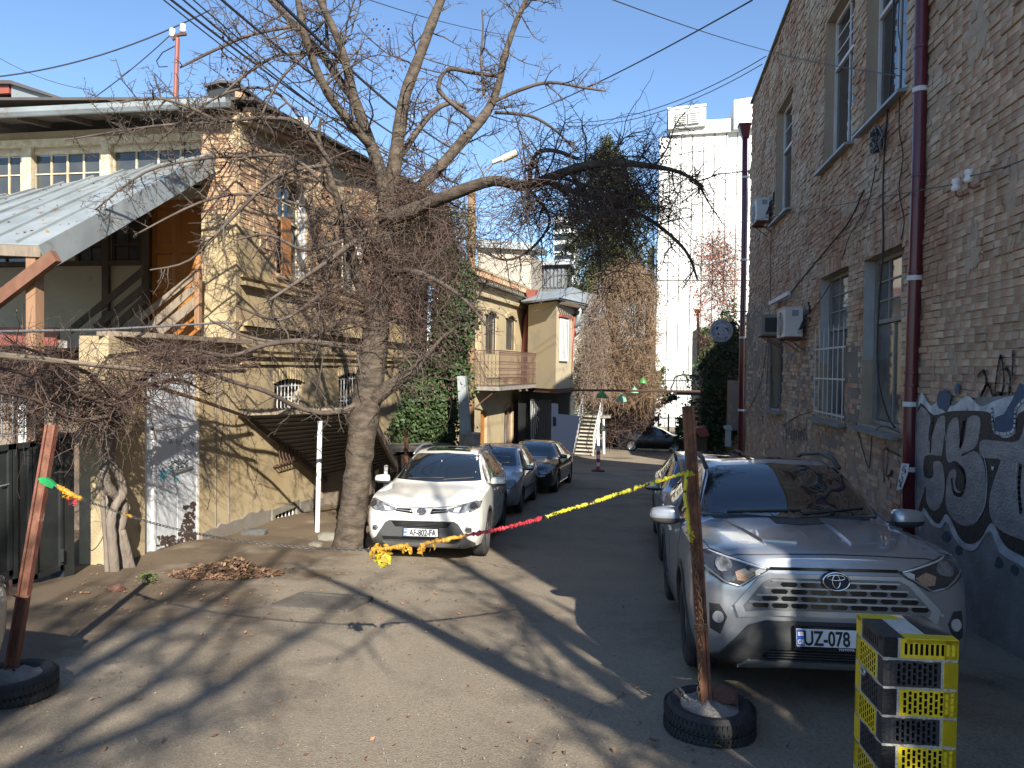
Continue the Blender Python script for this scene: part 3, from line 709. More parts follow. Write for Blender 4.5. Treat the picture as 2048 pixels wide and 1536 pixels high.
for pts_ in ([(208, 1000), (204, 1030), (210, 1058), (200, 1085), (186, 1100), (178, 1098)], [(216, 1135), (196, 1128), (186, 1140), (170, 1146)], [(415, 960), (420, 990), (414, 1020)], [(510, 900), (514, 940), (508, 980)], [(440, 800), (446, 840), (440, 900)]):
    v = [onX(x + fr_.uniform(-1, 1), y, XL + .003) if x > 217 else onY(x, y, YD - .003) for x, y in smooth(pts_, 4, False)]
    for i in range(len(v) - 1): q.bar(v[i], v[i + 1], .006, .012)
q.build('crack', mat('crack_dark', (.06, .05, .04), .95), low, kind='stuff')
decal('blue_spray', [blob(326, 950, 7, 11, 16, 6), blob(340, 943, 8, 4, 12, 7), blob(352, 958, 5, 5, 10, 4)], mat('blue_spray_paint', (.16, .40, .50), .6), XL - .018)
q = MB(); rr = random.Random(8)
for i in range(46):
    x, y = rr.uniform(338, 378), rr.uniform(918, 942); p = onX(x, y, XL - .018); p2 = onX(x + rr.uniform(-9, 9), y + rr.uniform(-5, 5), XL - .018); q.bar(p, p2, .004, .004)
for i in range(30):
    x, y = rr.uniform(335, 392), rr.uniform(876, 890); p = onX(x, y, XL - .018); p2 = onX(x + rr.uniform(-3, 3), y + rr.uniform(-5, 5), XL - .018); q.bar(p, p2, .006, .006)
q.build('pen_scrawl', wire, low, kind='stuff')
# ------------------------------------------------------------------ lean-to roof over the gallery stairs
lt = thing('lean_to_roof', (-10, 10.5, TERR), 'grey sheet metal lean-to roof sloping down over the gallery stairs', 'roof')
A = onY(430, 306, YC - .02); Xe = A.x + .02
Bz = onX(92, 492, Xe); Bf = Vector((Xe, Bz.y, Bz.z)); Af = Vector((Xe, YC - .02, A.z))
Bk6 = onY(-137, 424, YC - .02); G6 = onY(-440, 470, Bf.y); 
def rp(t, s): # t along slope, s to the left
    k = s / 6.0; bk_ = Af + (Bk6 - Af) * k; fr_ = Bf + (G6 - Bf) * k
    return bk_ + (fr_ - bk_) * t
for i in range(11):
    s0, s1 = i * .62, (i + 1) * .62
    m = MB(); up_ = Vector((0, 0, .0)); q = [rp(0, s0), rp(0, s1 - .0), rp(1, s1), rp(1, s0)]
    dz = Vector((0, 0, .02)); m.hexa([q[0], q[3], q[2], q[1], q[0] + dz, q[3] + dz, q[2] + dz, q[1] + dz])
    m.bar(rp(0, s1) + Vector((0, 0, .035)), rp(1, s1) + Vector((0, 0, .035)), .03, .05)
    m.build('roof_sheet', zinc, lt)
m = MB(); m.bar(rp(-.0, -.01) - Vector((0, 0, .13)), rp(1.01, -.01) - Vector((0, 0, .13)), .02, .34); m.build('verge_flashing', zinc, lt)
m = MB(); m.bar(rp(1, .05) - Vector((0, 0, .08)), rp(1, 7) - Vector((0, 0, .08)), .10, .14); m.build('front_beam', greywood, lt)
for s in (.3, 1.6, 3.0, 4.4): 
    m = MB(); m.bar(rp(.03, s) - Vector((0, 0, .1)), rp(.99, s) - Vector((0, 0, .1)), .08, .12); m.build('rafter', darkwood, lt)
pp = onY(70, 600, Bf.y + .05)
m = MB(); m.box((pp.x - .07, pp.y - .07, gz(9)), (pp.x + .07, pp.y + .07, Bf.z - .12)); m.build('post', brownwood, lt)
m = MB(); m.bar(onY(-40, 628, Bf.y - .1), onY(112, 512, Bf.y - .1), .10, .16); m.build('brace', mat('red_brown_timber', (.14, .06, .035), .75, var=(.2, .1, .06), vs=8), lt)
# slanted railing boards at the stair head
rl = thing('stair_boards', (onY(330, 600, YC - .4).x, YC - .4, TERR), 'rough grey boards slanting as a railing beside the orange door', 'railing')
for (x0, y0, x1, y1, w_) in ((246, 664, 396, 545, .11), (288, 664, 396, 568, .13), (318, 664, 398, 598, .16)):
    m = MB(); m.bar(onY(x0, y0, YC - .4), onY(x1, y1, YC - .4), .035, w_); m.build('board', greywood, rl)
for (x0, y0, x1, y1) in ((140, 662, 288, 540), (190, 655, 288, 575), (235, 650, 288, 600)):
    m = MB(); m.bar(onY(x0, y0, YC - .1), onY(x1, y1, YC - .1), .03, .13); m.build('board', darkwood, rl)
m = MB(); m.bar(onY(396, 655, YC - .4), onY(397, 535, YC - .4), .09, .09); m.build('newel', brownwood, rl)
# thin white pipe rail
m = MB(); m.tube([onX(-30, 664, XL + .25), onX(200, 660, XL + .25), onX(458, 645, XL + .25), onX(462, 676, XL + .25)], .018, 7)
tag(m.build('rail_pipe', galv), 'thin pale steel pipe running level below the terrace boards', 'pipe')

# ------------------------------------------------------------------ things on the roofs
dm = thing('roof_dormer', onY(70, 220, 13.5), 'grey metal clad dormer with brown soffit on the house roof', 'dormer')
YDm = 13.5
q = [onY(x, y, YDm) for x, y in ((22, 166), (150, 205), (150, 236), (24, 236))]
m = MB(); m.prism(q, (0, 3, 0)); m.build('cladding', zinc, dm)
q = [onY(x, y, YDm - .1) for x, y in ((-60, 160), (20, 160), (158, 206), (158, 210), (20, 167), (-60, 167))]
m = MB(); m.prism(q, (0, 3.3, 0)); m.build('roof_sheet', roofm, dm)
q = [onY(x, y, YDm - .02) for x, y in ((-60, 168), (18, 170), (18, 186), (-60, 190))]; m = MB(); m.prism(q, (0, .1, 0)); m.build('fascia', redpipe, dm)
q = [onY(x, y, YDm + .2) for x, y in ((-60, 188), (18, 186), (18, 238), (-60, 240))]; m = MB(); m.prism(q, (0, .1, 0)); m.build('opening', blacksteel, dm)
ch = thing('roof_vent', onY(445, 200, YC + 1), 'black sheet covered chimney box at the corner of the house roof', 'chimney')
q = [onY(x, y, YC + .6) for x, y in ((414, 172), (440, 164), (470, 166), (486, 178), (480, 205), (416, 205))]; m = MB(); m.prism(q, (0, 1.2, 0)); m.build('body', blacksteel, ch)
q = [onY(x, y, YC + .5) for x, y in ((408, 168), (440, 160), (474, 162), (492, 178), (492, 182), (472, 167), (440, 165), (408, 173))]; m = MB(); m.prism(q, (0, 1.4, 0)); m.build('cover_sheet', roofm, ch)
q = [onY(x, y, YC + .55) for x, y in ((470, 182), (488, 186), (488, 208), (470, 206))]; m = MB(); m.prism(q, (0, 1.1, 0)); m.build('brick_side', brickL, ch)
ma = thing('wire_mast', onY(352, 196, 14.2), 'red steel wire mast with white insulators above the house roof', 'mast')
m = MB(); m.tube([onY(350, 225, 14.2), onY(355, 76, 14.2)], .045, 8); m.build('pole', redpipe, ma)
m = MB(); m.bar(onY(340, 72, 14.2), onY(372, 68, 14.2), .06, .05); m.bar(onY(345, 80, 14.2), onY(368, 62, 14.2), .04, .04); m.build('crossarm', ironrust, ma)
for (x, y) in ((345, 66), (366, 57)):
    m = MB(); c = onY(x, y, 14.2); m.lathe([(0, -.09), (.05, -.085), (.07, -.03), (.05, 0), (.065, .05), (.05, .09), (0, .1)], 10, c); m.build('insulator', porcelain, ma, True)
m = MB(); c = [onY(x, y, 14.2) for x, y in ((350, 92), (325, 105), (313, 122), (318, 134), (335, 133))]; m.tube(c, .012, 4); m.build('cable_loop', wire, ma)
# ------------------------------------------------------------------ things fixed to the brick building
def drainpipe(name, label, pxs, r, bands, X, segs=None, head=None):
    pts = [onX(x, y, X) for x, y in pxs]
    t = thing(name, (X, pts[0].y, gz(pts[0].y)), label, 'drainpipe')
    m = MB(); m.tube(pts, r, 14); m.build('pipe', burgundy, t, True)
    def at(y):
        for i in range(len(pxs) - 1):
            if min(pxs[i][1], pxs[i + 1][1]) <= y <= max(pxs[i][1], pxs[i + 1][1]):
                k = (y - pxs[i][1]) / (pxs[i + 1][1] - pxs[i][1] + 1e-6); return pts[i].lerp(pts[i + 1], k)
        return pts[0]
    for y in bands:
        c = at(y); m = MB(); m.lathe([(r, -.03), (r + .012, -.03), (r + .012, .03), (r, .03)], 16, c); m.box((c.x, c.y - .012, c.z - .02), (X + .2, c.y + .012, c.z + .02)); m.build('bracket', whitepaint, t)
    for y in segs or []:
        c = at(y); m = MB(); m.lathe([(r, -.015), (r + .008, -.012), (r + .008, .012), (r, .015)], 16, c); m.build('joint_collar', burgundy, t)
    if head:
        c = pts[0]; m = MB(); m.hexa([c + Vector(v) for v in ((-.08, -.08, -.15), (.1, -.08, -.15), (.1, .08, -.15), (-.08, .08, -.15), (-.2, -.17, .25), (.16, -.17, .25), (.16, .17, .25), (-.2, .17, .25))])
        m.box(c + Vector((-.22, -.19, .25)), c + Vector((.18, .19, .30))); m.build('rain_head', burgundy, t)
    return t
drainpipe('drainpipe', 'thick burgundy downpipe between the brown window wall and the graffiti', [(1846, -400), (1844, 0), (1838, 300), (1832, 480), (1824, 700), (1819, 860), (1818, 1075)], .078, (180, 556, 808, 938), XW - .09, (95, 352, 545, 745, 770))
drainpipe('drainpipe', 'slim burgundy downpipe with a hopper at the far corner of the brick building', [(1490, 268), (1489, 400), (1487, 560), (1484, 700), (1480, 930)], .085, (355, 520, 675, 820), XW - .1, (), True)
# graffiti: silver letters with heavy black outlines, white halo and blue
XG = XW - .050
gl = thing('graffiti', (XG, 7, gz(7)), 'silver and black bubble letter graffiti with white halo on the grey render', 'graffiti')
inkK = mat('graffiti_black', (.012, .012, .014), .6, var=(.03, .03, .032), vs=8, c3=(.10, .095, .09), s3=14, t3=(.66, .74), bump=.4, bs=30); inkW = mat('graffiti_white', (.60, .62, .64), .6, var=(.36, .38, .41), vs=7, amt=.9, c3=(.24, .23, .22), s3=12, t3=(.60, .70), bump=.4, bs=30)
inkS = mat('graffiti_silver', (.285, .285, .295), .5, .15, var=(.20, .20, .21), vs=5, amt=.9, stretch=(1, 1, 2), c3=(.15, .145, .14), s3=9, t3=(.60, .72), bump=.5, bs=25); inkB = mat('graffiti_blue', (.030, .085, .17), .6, var=(.02, .05, .10), vs=9)
def gpoly(name, pts, m_, off):
    q = MB(); 
    import mathutils
    v3 = [onX(x, y, XG) - Vector((off, 0, 0)) for x, y in pts]
    for tri in mathutils.geometry.tessellate_polygon([[Vector((p.y, p.z, 0)) for p in v3]]): q.tri(*[v3[i] for i in tri])
    return q.build(name, m_, gl)
def gline(name, pts, w, m_, off, sm=True):
    pts = smooth(pts, 5, False) if sm else pts
    q = MB(); v = [onX(x, y, XG) - Vector((off, 0, 0)) for x, y in pts]
    for i in range(len(v) - 1):
        d = (v[i + 1] - v[i]); 
        if d.length < 1e-5: continue
        d.normalize(); s = Vector((0, -d.z, d.y)) * w / 2; e = d * w * .25
        q.quad(v[i] - s - e, v[i + 1] - s + e, v[i + 1] + s + e, v[i] + s - e)
    return q.build(name, m_, gl)
gpoly('white_halo', smooth([(1838, 800), (1862, 812), (1880, 800), (1905, 812), (1935, 792), (1962, 812), (1995, 800), (2050, 788), (2300, 760), (2300, 1210), (2100, 1165), (2040, 1130), (2000, 1105), (1980, 1062), (1952, 1098), (1930, 1098), (1908, 1075), (1893, 1043), (1882, 1056), (1865, 1050), (1848, 1030), (1838, 1050)], 4), inkW, .002)
gpoly('black_outline', smooth([(1836, 818), (1868, 830), (1905, 822), (1960, 822), (1985, 830), (2000, 872), (2030, 868), (2060, 815), (2300, 790), (2300, 1190), (2100, 1140), (2045, 1112), (2010, 1090), (1985, 1045), (1962, 1078), (1940, 1088), (1920, 1075), (1895, 1028), (1878, 1048), (1862, 1035), (1848, 1015), (1836, 1030)], 4), inkK, .005)
S1 = smooth([(1836, 826), (1862, 832), (1858, 870), (1862, 882), (1877, 838), (1892, 834), (1890, 870), (1886, 905), (1882, 912), (1852, 912), (1850, 952), (1868, 954), (1868, 925), (1884, 925), (1890, 950), (1890, 985), (1882, 1012), (1868, 1022), (1855, 1005), (1852, 972), (1842, 1005), (1836, 1010)], 3)
gpoly('letter', S1, inkS, .008)
S2 = smooth([(1896, 860), (1905, 840), (1918, 838), (1922, 890), (1930, 880), (1938, 836), (1962, 836), (1958, 880), (1948, 898), (1925, 908), (1928, 912), (1950, 902), (1966, 918), (1974, 960), (1972, 1005), (1958, 1040), (1940, 1052), (1915, 1045), (1896, 1020), (1893, 985), (1898, 950), (1908, 938), (1915, 945), (1912, 970), (1922, 984), (1932, 965), (1926, 935), (1912, 922), (1898, 925), (1893, 900)], 3)
gpoly('letter', S2, inkS, .008)
S3 = smooth([(1966, 880), (2000, 882), (2040, 880), (2060, 830), (2120, 820), (2300, 810), (2300, 1150), (2120, 1110), (2060, 1085), (2010, 1065), (1985, 1040), (1980, 1000), (1990, 960), (2002, 925), (1998, 918), (1968, 915), (1960, 898)], 3)
gpoly('letter', S3, inkS, .008)
gline('inner_line', [(2043, 930), (2040, 975), (2044, 1025)], .05, inkK, .011)
gline('inner_line', [(1905, 958), (1910, 985), (1925, 988), (1932, 965), (1928, 940), (1912, 930)], .045, inkK, .010)
gline('inner_line', [(1868, 835), (1864, 870), (1862, 905)], .04, inkK, .010); gline('inner_line', [(1930, 840), (1925, 870), (1922, 895)], .05, inkK, .010)
gpoly('blue_fill', [(1990, 868), (1992, 835), (2010, 828), (2026, 800), (2042, 765), (2050, 770), (2050, 798), (2034, 812), (2028, 862)], inkB, .010)
gline('highlight', [(1968, 905), (1976, 950), (1972, 1010), (1955, 1042)], .014, inkW, .011); gline('highlight', [(1890, 845), (1893, 880)], .014, inkW, .011)
gline('highlight', [(1986, 812), (1988, 850), (1996, 866), (2028, 862), (2034, 820), (2050, 800)], .03, inkW, .012); gline('highlight', [(1842, 1002), (1850, 980)], .012, inkW, .011); gline('highlight', [(2036, 925), (2032, 980)], .014, inkW, .011)
gpoly('blue_spray', blob(1890, 800, 14, 22, 14, 3, .2), inkB, .011); gpoly('blue_spray', blob(1916, 778, 5, 11, 10, 4, .2), inkB, .011)
gpoly('white_dot', [(1985, 932), (1991, 934), (1989, 940), (1986, 941)], inkW, .012)
for (cx, cy) in ((1893, 1072), (1918, 1100), (1998, 1125), (2030, 1140)): gpoly('blue_spray', blob(cx, cy, 8, 10, 12, cx, .3), mat('graffiti_blue_dull', (.03, .06, .09), .7), .004)
# tags higher up and along the wall, sprayed over brick (thin crumbly strokes)
XG_keep = XG; XG = XW - .038
for st in ([(1990, 780), (1995, 740), (2002, 712), (2008, 760), (2003, 790)], [(1962, 790), (1975, 768), (1985, 790)], [(1955, 752), (1968, 742), (1972, 770), (1960, 796)], [(2012, 800), (1998, 786), (1985, 796)], [(2026, 702), (2025, 756)], [(2010, 735), (2020, 752), (2018, 790)]):
    gline('black_tag', st, .035, inkK, .0)
XG = XW - .032; inkN = mat('tag_blue_black', (.05, .065, .11), .7)
for k in range(9):
    x = 1566 + k * 5; gline('scribble_tag', [(x, 890 - R.random() * 8), (x + 3, 850 + R.random() * 12), (x + 7, 880), (x + 6, 845)], .03, inkN, .0)
for st in ([(1768, 965), (1766, 905), (1776, 900), (1772, 950), (1784, 945)], [(1775, 900), (1800, 912)], [(1776, 960), (1784, 940), (1780, 975)]): gline('black_tag', st, .028, inkK, .0)
# torn paper sign on the pipe
pp_ = thing('torn_poster', onX(1806, 960, XW - .2), 'torn strip of black and white printed paper stuck beside the burgundy downpipe', 'poster')
q = MB(); q.prism([onX(x, y, XW - .19) for x, y in ((1803, 926), (1818, 928), (1815, 948), (1804, 978), (1793, 980))], (.004, 0, 0)); q.build('paper', mat('paper_white', (.62, .63, .62), .8), pp_)
q = MB(); rr = random.Random(5)
for i in range(22):
    t = rr.random(); x = 1811 - t * 12 + rr.uniform(-4, 3); y = 930 + t * 45
    a = onX(x, y, XW - .192); b_ = onX(x + rr.uniform(-3, 3), y + rr.uniform(2, 6), XW - .192); q.bar(a, b_, .006, .008)
q.build('print', inkK, pp_, kind='stuff')
# air conditioners
acm = mat('ac_casing', (.62, .62, .60), .5, var=(.50, .49, .46), vs=4, c3=(.40, .37, .32), s3=3, t3=(.6, .75)); acm2 = mat('ac_old_casing', (.30, .29, .25), .7, var=(.2, .19, .16), vs=5)
def ac(pxc, pyc, w, h, dep, label, old=False):
    c = onX(pxc, pyc, XW - dep / 2 - .12); t = thing('air_conditioner', c - Vector((0, 0, h / 2)), label, 'air conditioner', 'air conditioners on the brick wall')
    x0, x1 = c.x - dep / 2, c.x + dep / 2; y0, y1 = c.y - w / 2, c.y + w / 2; z0, z1 = c.z - h / 2, c.z + h / 2
    m = MB(); m.box((x0 + .02, y0, z0 + .03), (x1, y1, z1)); m.build('casing', acm2 if old else acm, t)
    m = MB(); m.box((x0 - .004, y0 - .006, z1), (x1 + .006, y1 + .006, z1 + .018)); m.build('lid', acm2 if old else acm, t)
    m = MB(); m.box((x0 + .02, y0 + .03, z0), (x1 - .02, y1 - .03, z0 + .03)); m.build('base_tray', rust if not old else acm2, t)
    r_ = min(h * .42, w * .3); fc = Vector((x0 + .015, c.y + w * .08, c.z))
    if not old:
        m = MB(); m.lathe([(0, 0), (r_, 0)], 22, fc, 'x'); m.build('fan_opening', blacksteel, t)
        g = MB()
        for k in range(1, 5): g.lathe([(r_ * k / 4, -.012), (r_ * k / 4 + .006, -.016), (r_ * k / 4 + .006, -.008)], 22, fc, 'x')
        for k in range(8): a = k * pi / 4; g.bar(fc - Vector((.012, 0, 0)), fc + Vector((-.012, math.cos(a) * r_, math.sin(a) * r_)), .006, .006)
        g.build('fan_grille', acm, t)
        m = MB(); m.box((x0 + .15, y0 - .006, z1 - .28 * h), (x0 + .28, y0 - .001, z1 - .08 * h)); m.build('side_label', mat('grey_label', (.25, .26, .28), .5), t)
        m = MB(); m.box((x1 - .1, y0 - .05, z0 + .1), (x1 - .02, y0, z0 + .2)); m.build('valve', galv, t)
    else:
        for k in range(9):
            m = MB(); z = z0 + h * (.15 + .75 * k / 9); m.box((x0 + .012, y0 + .04, z), (x0 + .02, y1 - .04, z + .012)); m.build('louvre', blacksteel, t)
        m = MB(); m.box((x0 + .1, y0 - .006, z0 + .08), (x1 - .05, y0 - .001, z1 - .06)); m.build('side_vent', blacksteel, t)
    for yy in (y0 + .12, y1 - .12):
        m = MB(); m.bar((x0 + .05, yy, z0 - .02), (XW, yy, z0 - .02), .03, .03); m.bar((x0 + .12, yy, z0 - .03), (XW, yy, z0 - .28), .02, .02); m.build('bracket', rust, t)
    m = MB(); 
    for k in range(3): m.tube([(x1 - .08, y0 - .03, z0 + .15), (x1 + .02, y0 - .12 - k * .03, z0 + .25 + k * .1), (XW - .02, y0 - .16, z0 + .3 + k * .12), (XW - .03, y0 - .05 - k * .08, z1 + .1)], .012, 5)
    m.build('hose', wire, t)
ac(1519, 426, .85, .60, .32, 'upper white air conditioner beside the hopper of the far downpipe')
ac(1578, 648, .85, .62, .36, 'larger white air conditioner with vented fan under the wall lamp')
ac(1536, 652, .62, .48, .45, 'old drab air conditioner box behind the white one', True)
m = MB(); q0, q1 = onX(1540, 607, XW - .18), onX(1578, 586, XW - .18); tl = thing('wall_lamp', (q0 + q1) / 2, 'white tube light fitting fixed to the brick wall above the air conditioner', 'lamp')
m.bar(q0, q1, .06, .09); m.build('housing', whitepaint, tl); m = MB(); m.bar((q0 + q1) / 2, (q0 + q1) / 2 + Vector((.2, 0, 0)), .03, .03); m.build('arm', galv, tl)
# coil of cables
c = onX(1754, 280, XW - .12); cc = thing('cable_coil', c, 'grey coil of bundled cables hanging under the second floor window', 'cable')
for k in range(16):
    m = MB(); rr_ = .16 + R.uniform(-.06, .05); ph = R.uniform(-.5, .5); pts = [c + Vector((R.uniform(-.06, .05), math.cos(a) * rr_ * .9 + math.sin(a) * ph * .05, math.sin(a) * rr_)) for a in [i * pi / 7 for i in range(15)]]
    m.tube(pts, .011, 4); m.build('cable_loop', mat('grey_cable', (.22, .22, .23), .6) if k % 3 else wire, cc)
# loose cables on the wall
def wall_cable(pxs, label, r=.008, X=XW - .04, m_=wire):
    q = MB(); q.tube([onX(x, y, X) for x, y in smooth(pxs, 4, False)], r, 5); return tag(q.build('wall_cable', m_), label, 'cable', 'loose cables on the brick wall')
wall_cable([(1788, -20), (1782, 150), (1772, 260), (1766, 380), (1766, 500), (1757, 620), (1756, 750), (1775, 830), (1790, 855)], 'black cable dropping straight past the near windows to the sill', .014)
wall_cable([(1800, -20), (1797, 60), (1803, 110), (1798, 250), (1806, 310), (1798, 380), (1808, 440), (1802, 480)], 'thin wavy black cable hanging beside the near downpipe')
wall_cable([(1728, 380), (1700, 440), (1660, 490), (1610, 550), (1578, 590)], 'brown cable slanting down the wall to the tube light', .013)
wall_cable([(1752, 330), (1735, 410), (1700, 470), (1684, 520)], 'thin cable slanting above the barred window')
wall_cable([(1712, 845), (1727, 905), (1738, 935), (1742, 900), (1745, 870), (1765, 852), (1800, 866)], 'black cable looping below the near window sill')
wall_cable([(1660, 570), (1640, 600), (1620, 625)], 'short cable running from the barred window to the air conditioner')
wall_cable([(1542, 460), (1541, 560), (1539, 640), (1533, 790)], 'thin vertical cable beside the old air conditioner')
wall_cable([(1520, 395), (1522, 340), (1531, 280), (1545, 272)], 'pale hose arching up from the far air conditioner', .014, XW - .04, mat('pale_hose', (.38, .36, .33), .7))
wall_cable([(1490, 830), (1520, 770), (1536, 672)], 'thin cable drooping across the grey plaster at the far corner')
wall_cable([(1566, 850), (1600, 830), (1640, 820)], 'thin cable stretched from the sill over the scribbled wall')
# porcelain insulators
for (x, y, lb) in ((1912, 370, 'lower porcelain insulator on a hook on the bare brick wall'), (1938, 352, 'upper porcelain insulator on a hook on the bare brick wall')):
    c = onX(x, y, XW - .14); t = thing('insulator', c, lb, 'insulator', 'porcelain insulators on the brick wall')
    m = MB(); m.lathe([(0, -.07), (.04, -.065), (.05, -.03), (.034, -.01), (.034, .01), (.045, .03), (.04, .065), (0, .075)], 12, c); m.build('porcelain', porcelain, t, True)
    m = MB(); m.tube([c - Vector((0, 0, .03)), c + Vector((0, 0, -.11)), c + Vector((.04, 0, -.13)), c + Vector((.16, 0, -.08))], .012, 6); m.build('hook', rust, t)
# cables in the air
def cable(a, b, sag, label, r=.010, n=14):
    a = Vector(a); b = Vector(b); q = MB()
    q.tube([a.lerp(b, i / n) - Vector((0, 0, sag * 4 * (i / n) * (1 - i / n))) for i in range(n + 1)], r, 4)
    return tag(q.build('overhead_cable', wire), label, 'cable', 'overhead cables')
cable(onX(1912, 368, XW - .14), onX(1480, 445, XW - 1), .0, 'thin cable from the insulators along the brick wall to the far downpipe', .007)
cable(onX(2070, 310, XW - .14), onX(1940, 352, XW - .14), .02, 'thin cable slanting up the brick wall past the insulators', .007)
cable(P(1200, -10, 12), onX(1530, 100, XW - .05), .05, 'cable crossing the sky to the edge of the brick parapet', .010)
cable(onX(1530, 100, XW - .05), onX(1800, 152, XW - .06), .05, 'cable running over the upper wall to the near window', .008)
cable(P(1505, 0, 14), P(1050, 230, 24), .12, 'cable slanting across the open sky right of the tree', .016)
cable(onX(1533, 112, XW), P(1130, 245, 26), .5, 'higher of two cables running to the white building', .013)
cable(onX(1525, 128, XW), P(1130, 252, 26), .5, 'lower of two cables running to the white building', .013)
cable(P(-20, 155, 16), P(420, 20, 16), .25, 'cable climbing over the dormer towards the tree', .016)
cable(P(-20, 105, 18), P(180, 180, 18), .15, 'faint cable sloping down toward the house roof', .009)
for i, (x0, y0, x1, y1, r_) in enumerate(((330, -10, 860, 345, .017), (355, -10, 850, 350, .013), (375, -10, 845, 335, .010), (432, -10, 900, 330, .019), (290, -30, 840, 352, .010), (545, -10, 930, 310, .024))):
    cable(P(x0, y0, 9.5), P(x1, y1, 24), .25, ['thick black cable passing over the corner of the ochre house', 'second cable of the bundle over the ochre house', 'thin cable above the bundle over the ochre house', 'heavy cable passing through the left tree limbs', 'lowest thin cable over the red mast', 'heaviest cable crossing the tree fork'][i], r_)
cable(P(710, -10, 15), P(1060, 75, 24), .15, 'thin cable between the upper tree limbs', .010)
cable(onY(345, 66, 14.2), P(120, 240, 15), .1, 'cable falling from the red mast to the roof', .010)
# ------------------------------------------------------------------ yellow house further down
OB = Vector((-6.5, 29.3, 0)); UB = Vector((.137, .99, 0)).normalized(); NB = Vector((UB.y, -UB.x, 0))
def bp_(px, py): return onPl(px, py, OB, NB)
def buv(px, py): p = bp_(px, py); return ((p - OB).dot(UB), p.z)
yh = thing('yellow_house', (-9, 33, gz(33)), 'yellow two storey house with rusty iron balcony down the alley', 'house')
GB = gz(33) - .6
def bwin(x0, x1, yt, yb): a, _ = buv(x0, yb); b, c = buv(x1, yb); _, d = buv((x0 + x1) / 2, yt); _, c = buv((x0 + x1) / 2, yb); return (a, b, c, d)
bw = [bwin(944, 961, 620, 705), bwin(971, 992, 625, 708), bwin(1012, 1029, 633, 700)]
gd = bwin(960, 973, 822, 935); gw = bwin(1008, 1024, 815, 892)
uend, ztop0 = buv(1054, 620); ztop1 = buv(947, 530)[1]
m = MB(); wall_core(m, OB, UB, NB, -1.0, uend, GB, ztop1, bw + [gd, gw], .35); m.build('wall', plasterB2, yh)
q = MB(); e = OB + UB * -1.0; q.hexa([e - NB * .35 + Vector((0, 0, GB)), e + Vector((0, 0, GB)), e + UB * .3 + Vector((0, 0, GB)), e + UB * .3 - NB * .35 + Vector((0, 0, GB))] + [v + Vector((0, 0, ztop1)) for v in (e - NB * .35, e, e + UB * .3, e + UB * .3 - NB * .35)])
q.build('end_wall', plasterB2, yh)
for k, dz in enumerate((-1.15, -.75, -.1)):
    s = MB(); o = OB + Vector((0, 0, ztop1 + dz)); s.obox(o + UB * ((uend - 1.0) / 2) + NB * .05, UB, NB, (0, 0, 1), (uend + 1.0) / 2, .05 + .05 * (k != 1), .06); s.build('cornice', plasterB2, yh)
for i in range(26):
    s = MB(); s.obox(OB + UB * (-.9 + (uend + .9) * i / 26) + NB * .08 + Vector((0, 0, ztop1 - .28)), UB, NB, (0, 0, 1), .09, .06, .10); s.build('dentil', brickL, yh)
s = MB(); o = OB + Vector((0, 0, ztop1 + .12)); s.obox(o + UB * ((uend - 1.0) / 2) - NB * 2, UB, (NB + Vector((0, 0, -.35))).normalized(), (0, 0, 1), (uend + 1.0) / 2, 2.4, .04); s.build('roof', roofm, yh)
for i, (a, b, c, d) in enumerate(bw):
    w = window_parts(yh, OB, UB, NB, a + .02, b - .02, c, d - .02, .2, creampaint if i == 0 else darkwood, glassd, 2, 3, .75, .05)
    g = MB(); k = 9
    for j in range(k): u = a + (b - a) * (j + .5) / k; g.tube([OB + UB * u + NB * -.04 + Vector((0, 0, c)), OB + UB * u + NB * -.04 + Vector((0, 0, d))], .014, 4)
    if i: g.build('window_grille', blacksteel, w)
    s = MB(); n_ = 9
    for j in range(n_):
        t = (j + .5) / n_ * 2 - 1; s.obox(OB + UB * ((a + b) / 2 + t * (b - a) * .62) + NB * .03 + Vector((0, 0, d + .14 - .22 * t * t)), UB, NB, (0, 0, 1), (b - a) * .09, .06, .09)
    s.build('arch_brickwork', plasterB2, w, kind='stuff')
a, b, c, d = gd; s = MB(); s.obox(OB + UB * ((a + b) / 2) - NB * .15 + Vector((0, 0, (c + d) / 2)), UB, NB, (0, 0, 1), (b - a) / 2, .03, (d - c) / 2); s.build('door', orangewood, yh)
a, b, c, d = gw; w = window_parts(yh, OB, UB, NB, a + .02, b - .02, c, d - .02, .12, brownwood, glassw, 2, 1, None, .09)
s = MB()
for j in range(9): t = (j + .5) / 9 * 2 - 1; s.obox(OB + UB * ((a + b) / 2 + t * (b - a) * .6) + NB * .02 + Vector((0, 0, d + .16 - .24 * t * t)), UB, NB, (0, 0, 1), (b - a) * .09, .05, .08)
s.build('arch_brickwork', brickL, w, kind='stuff')
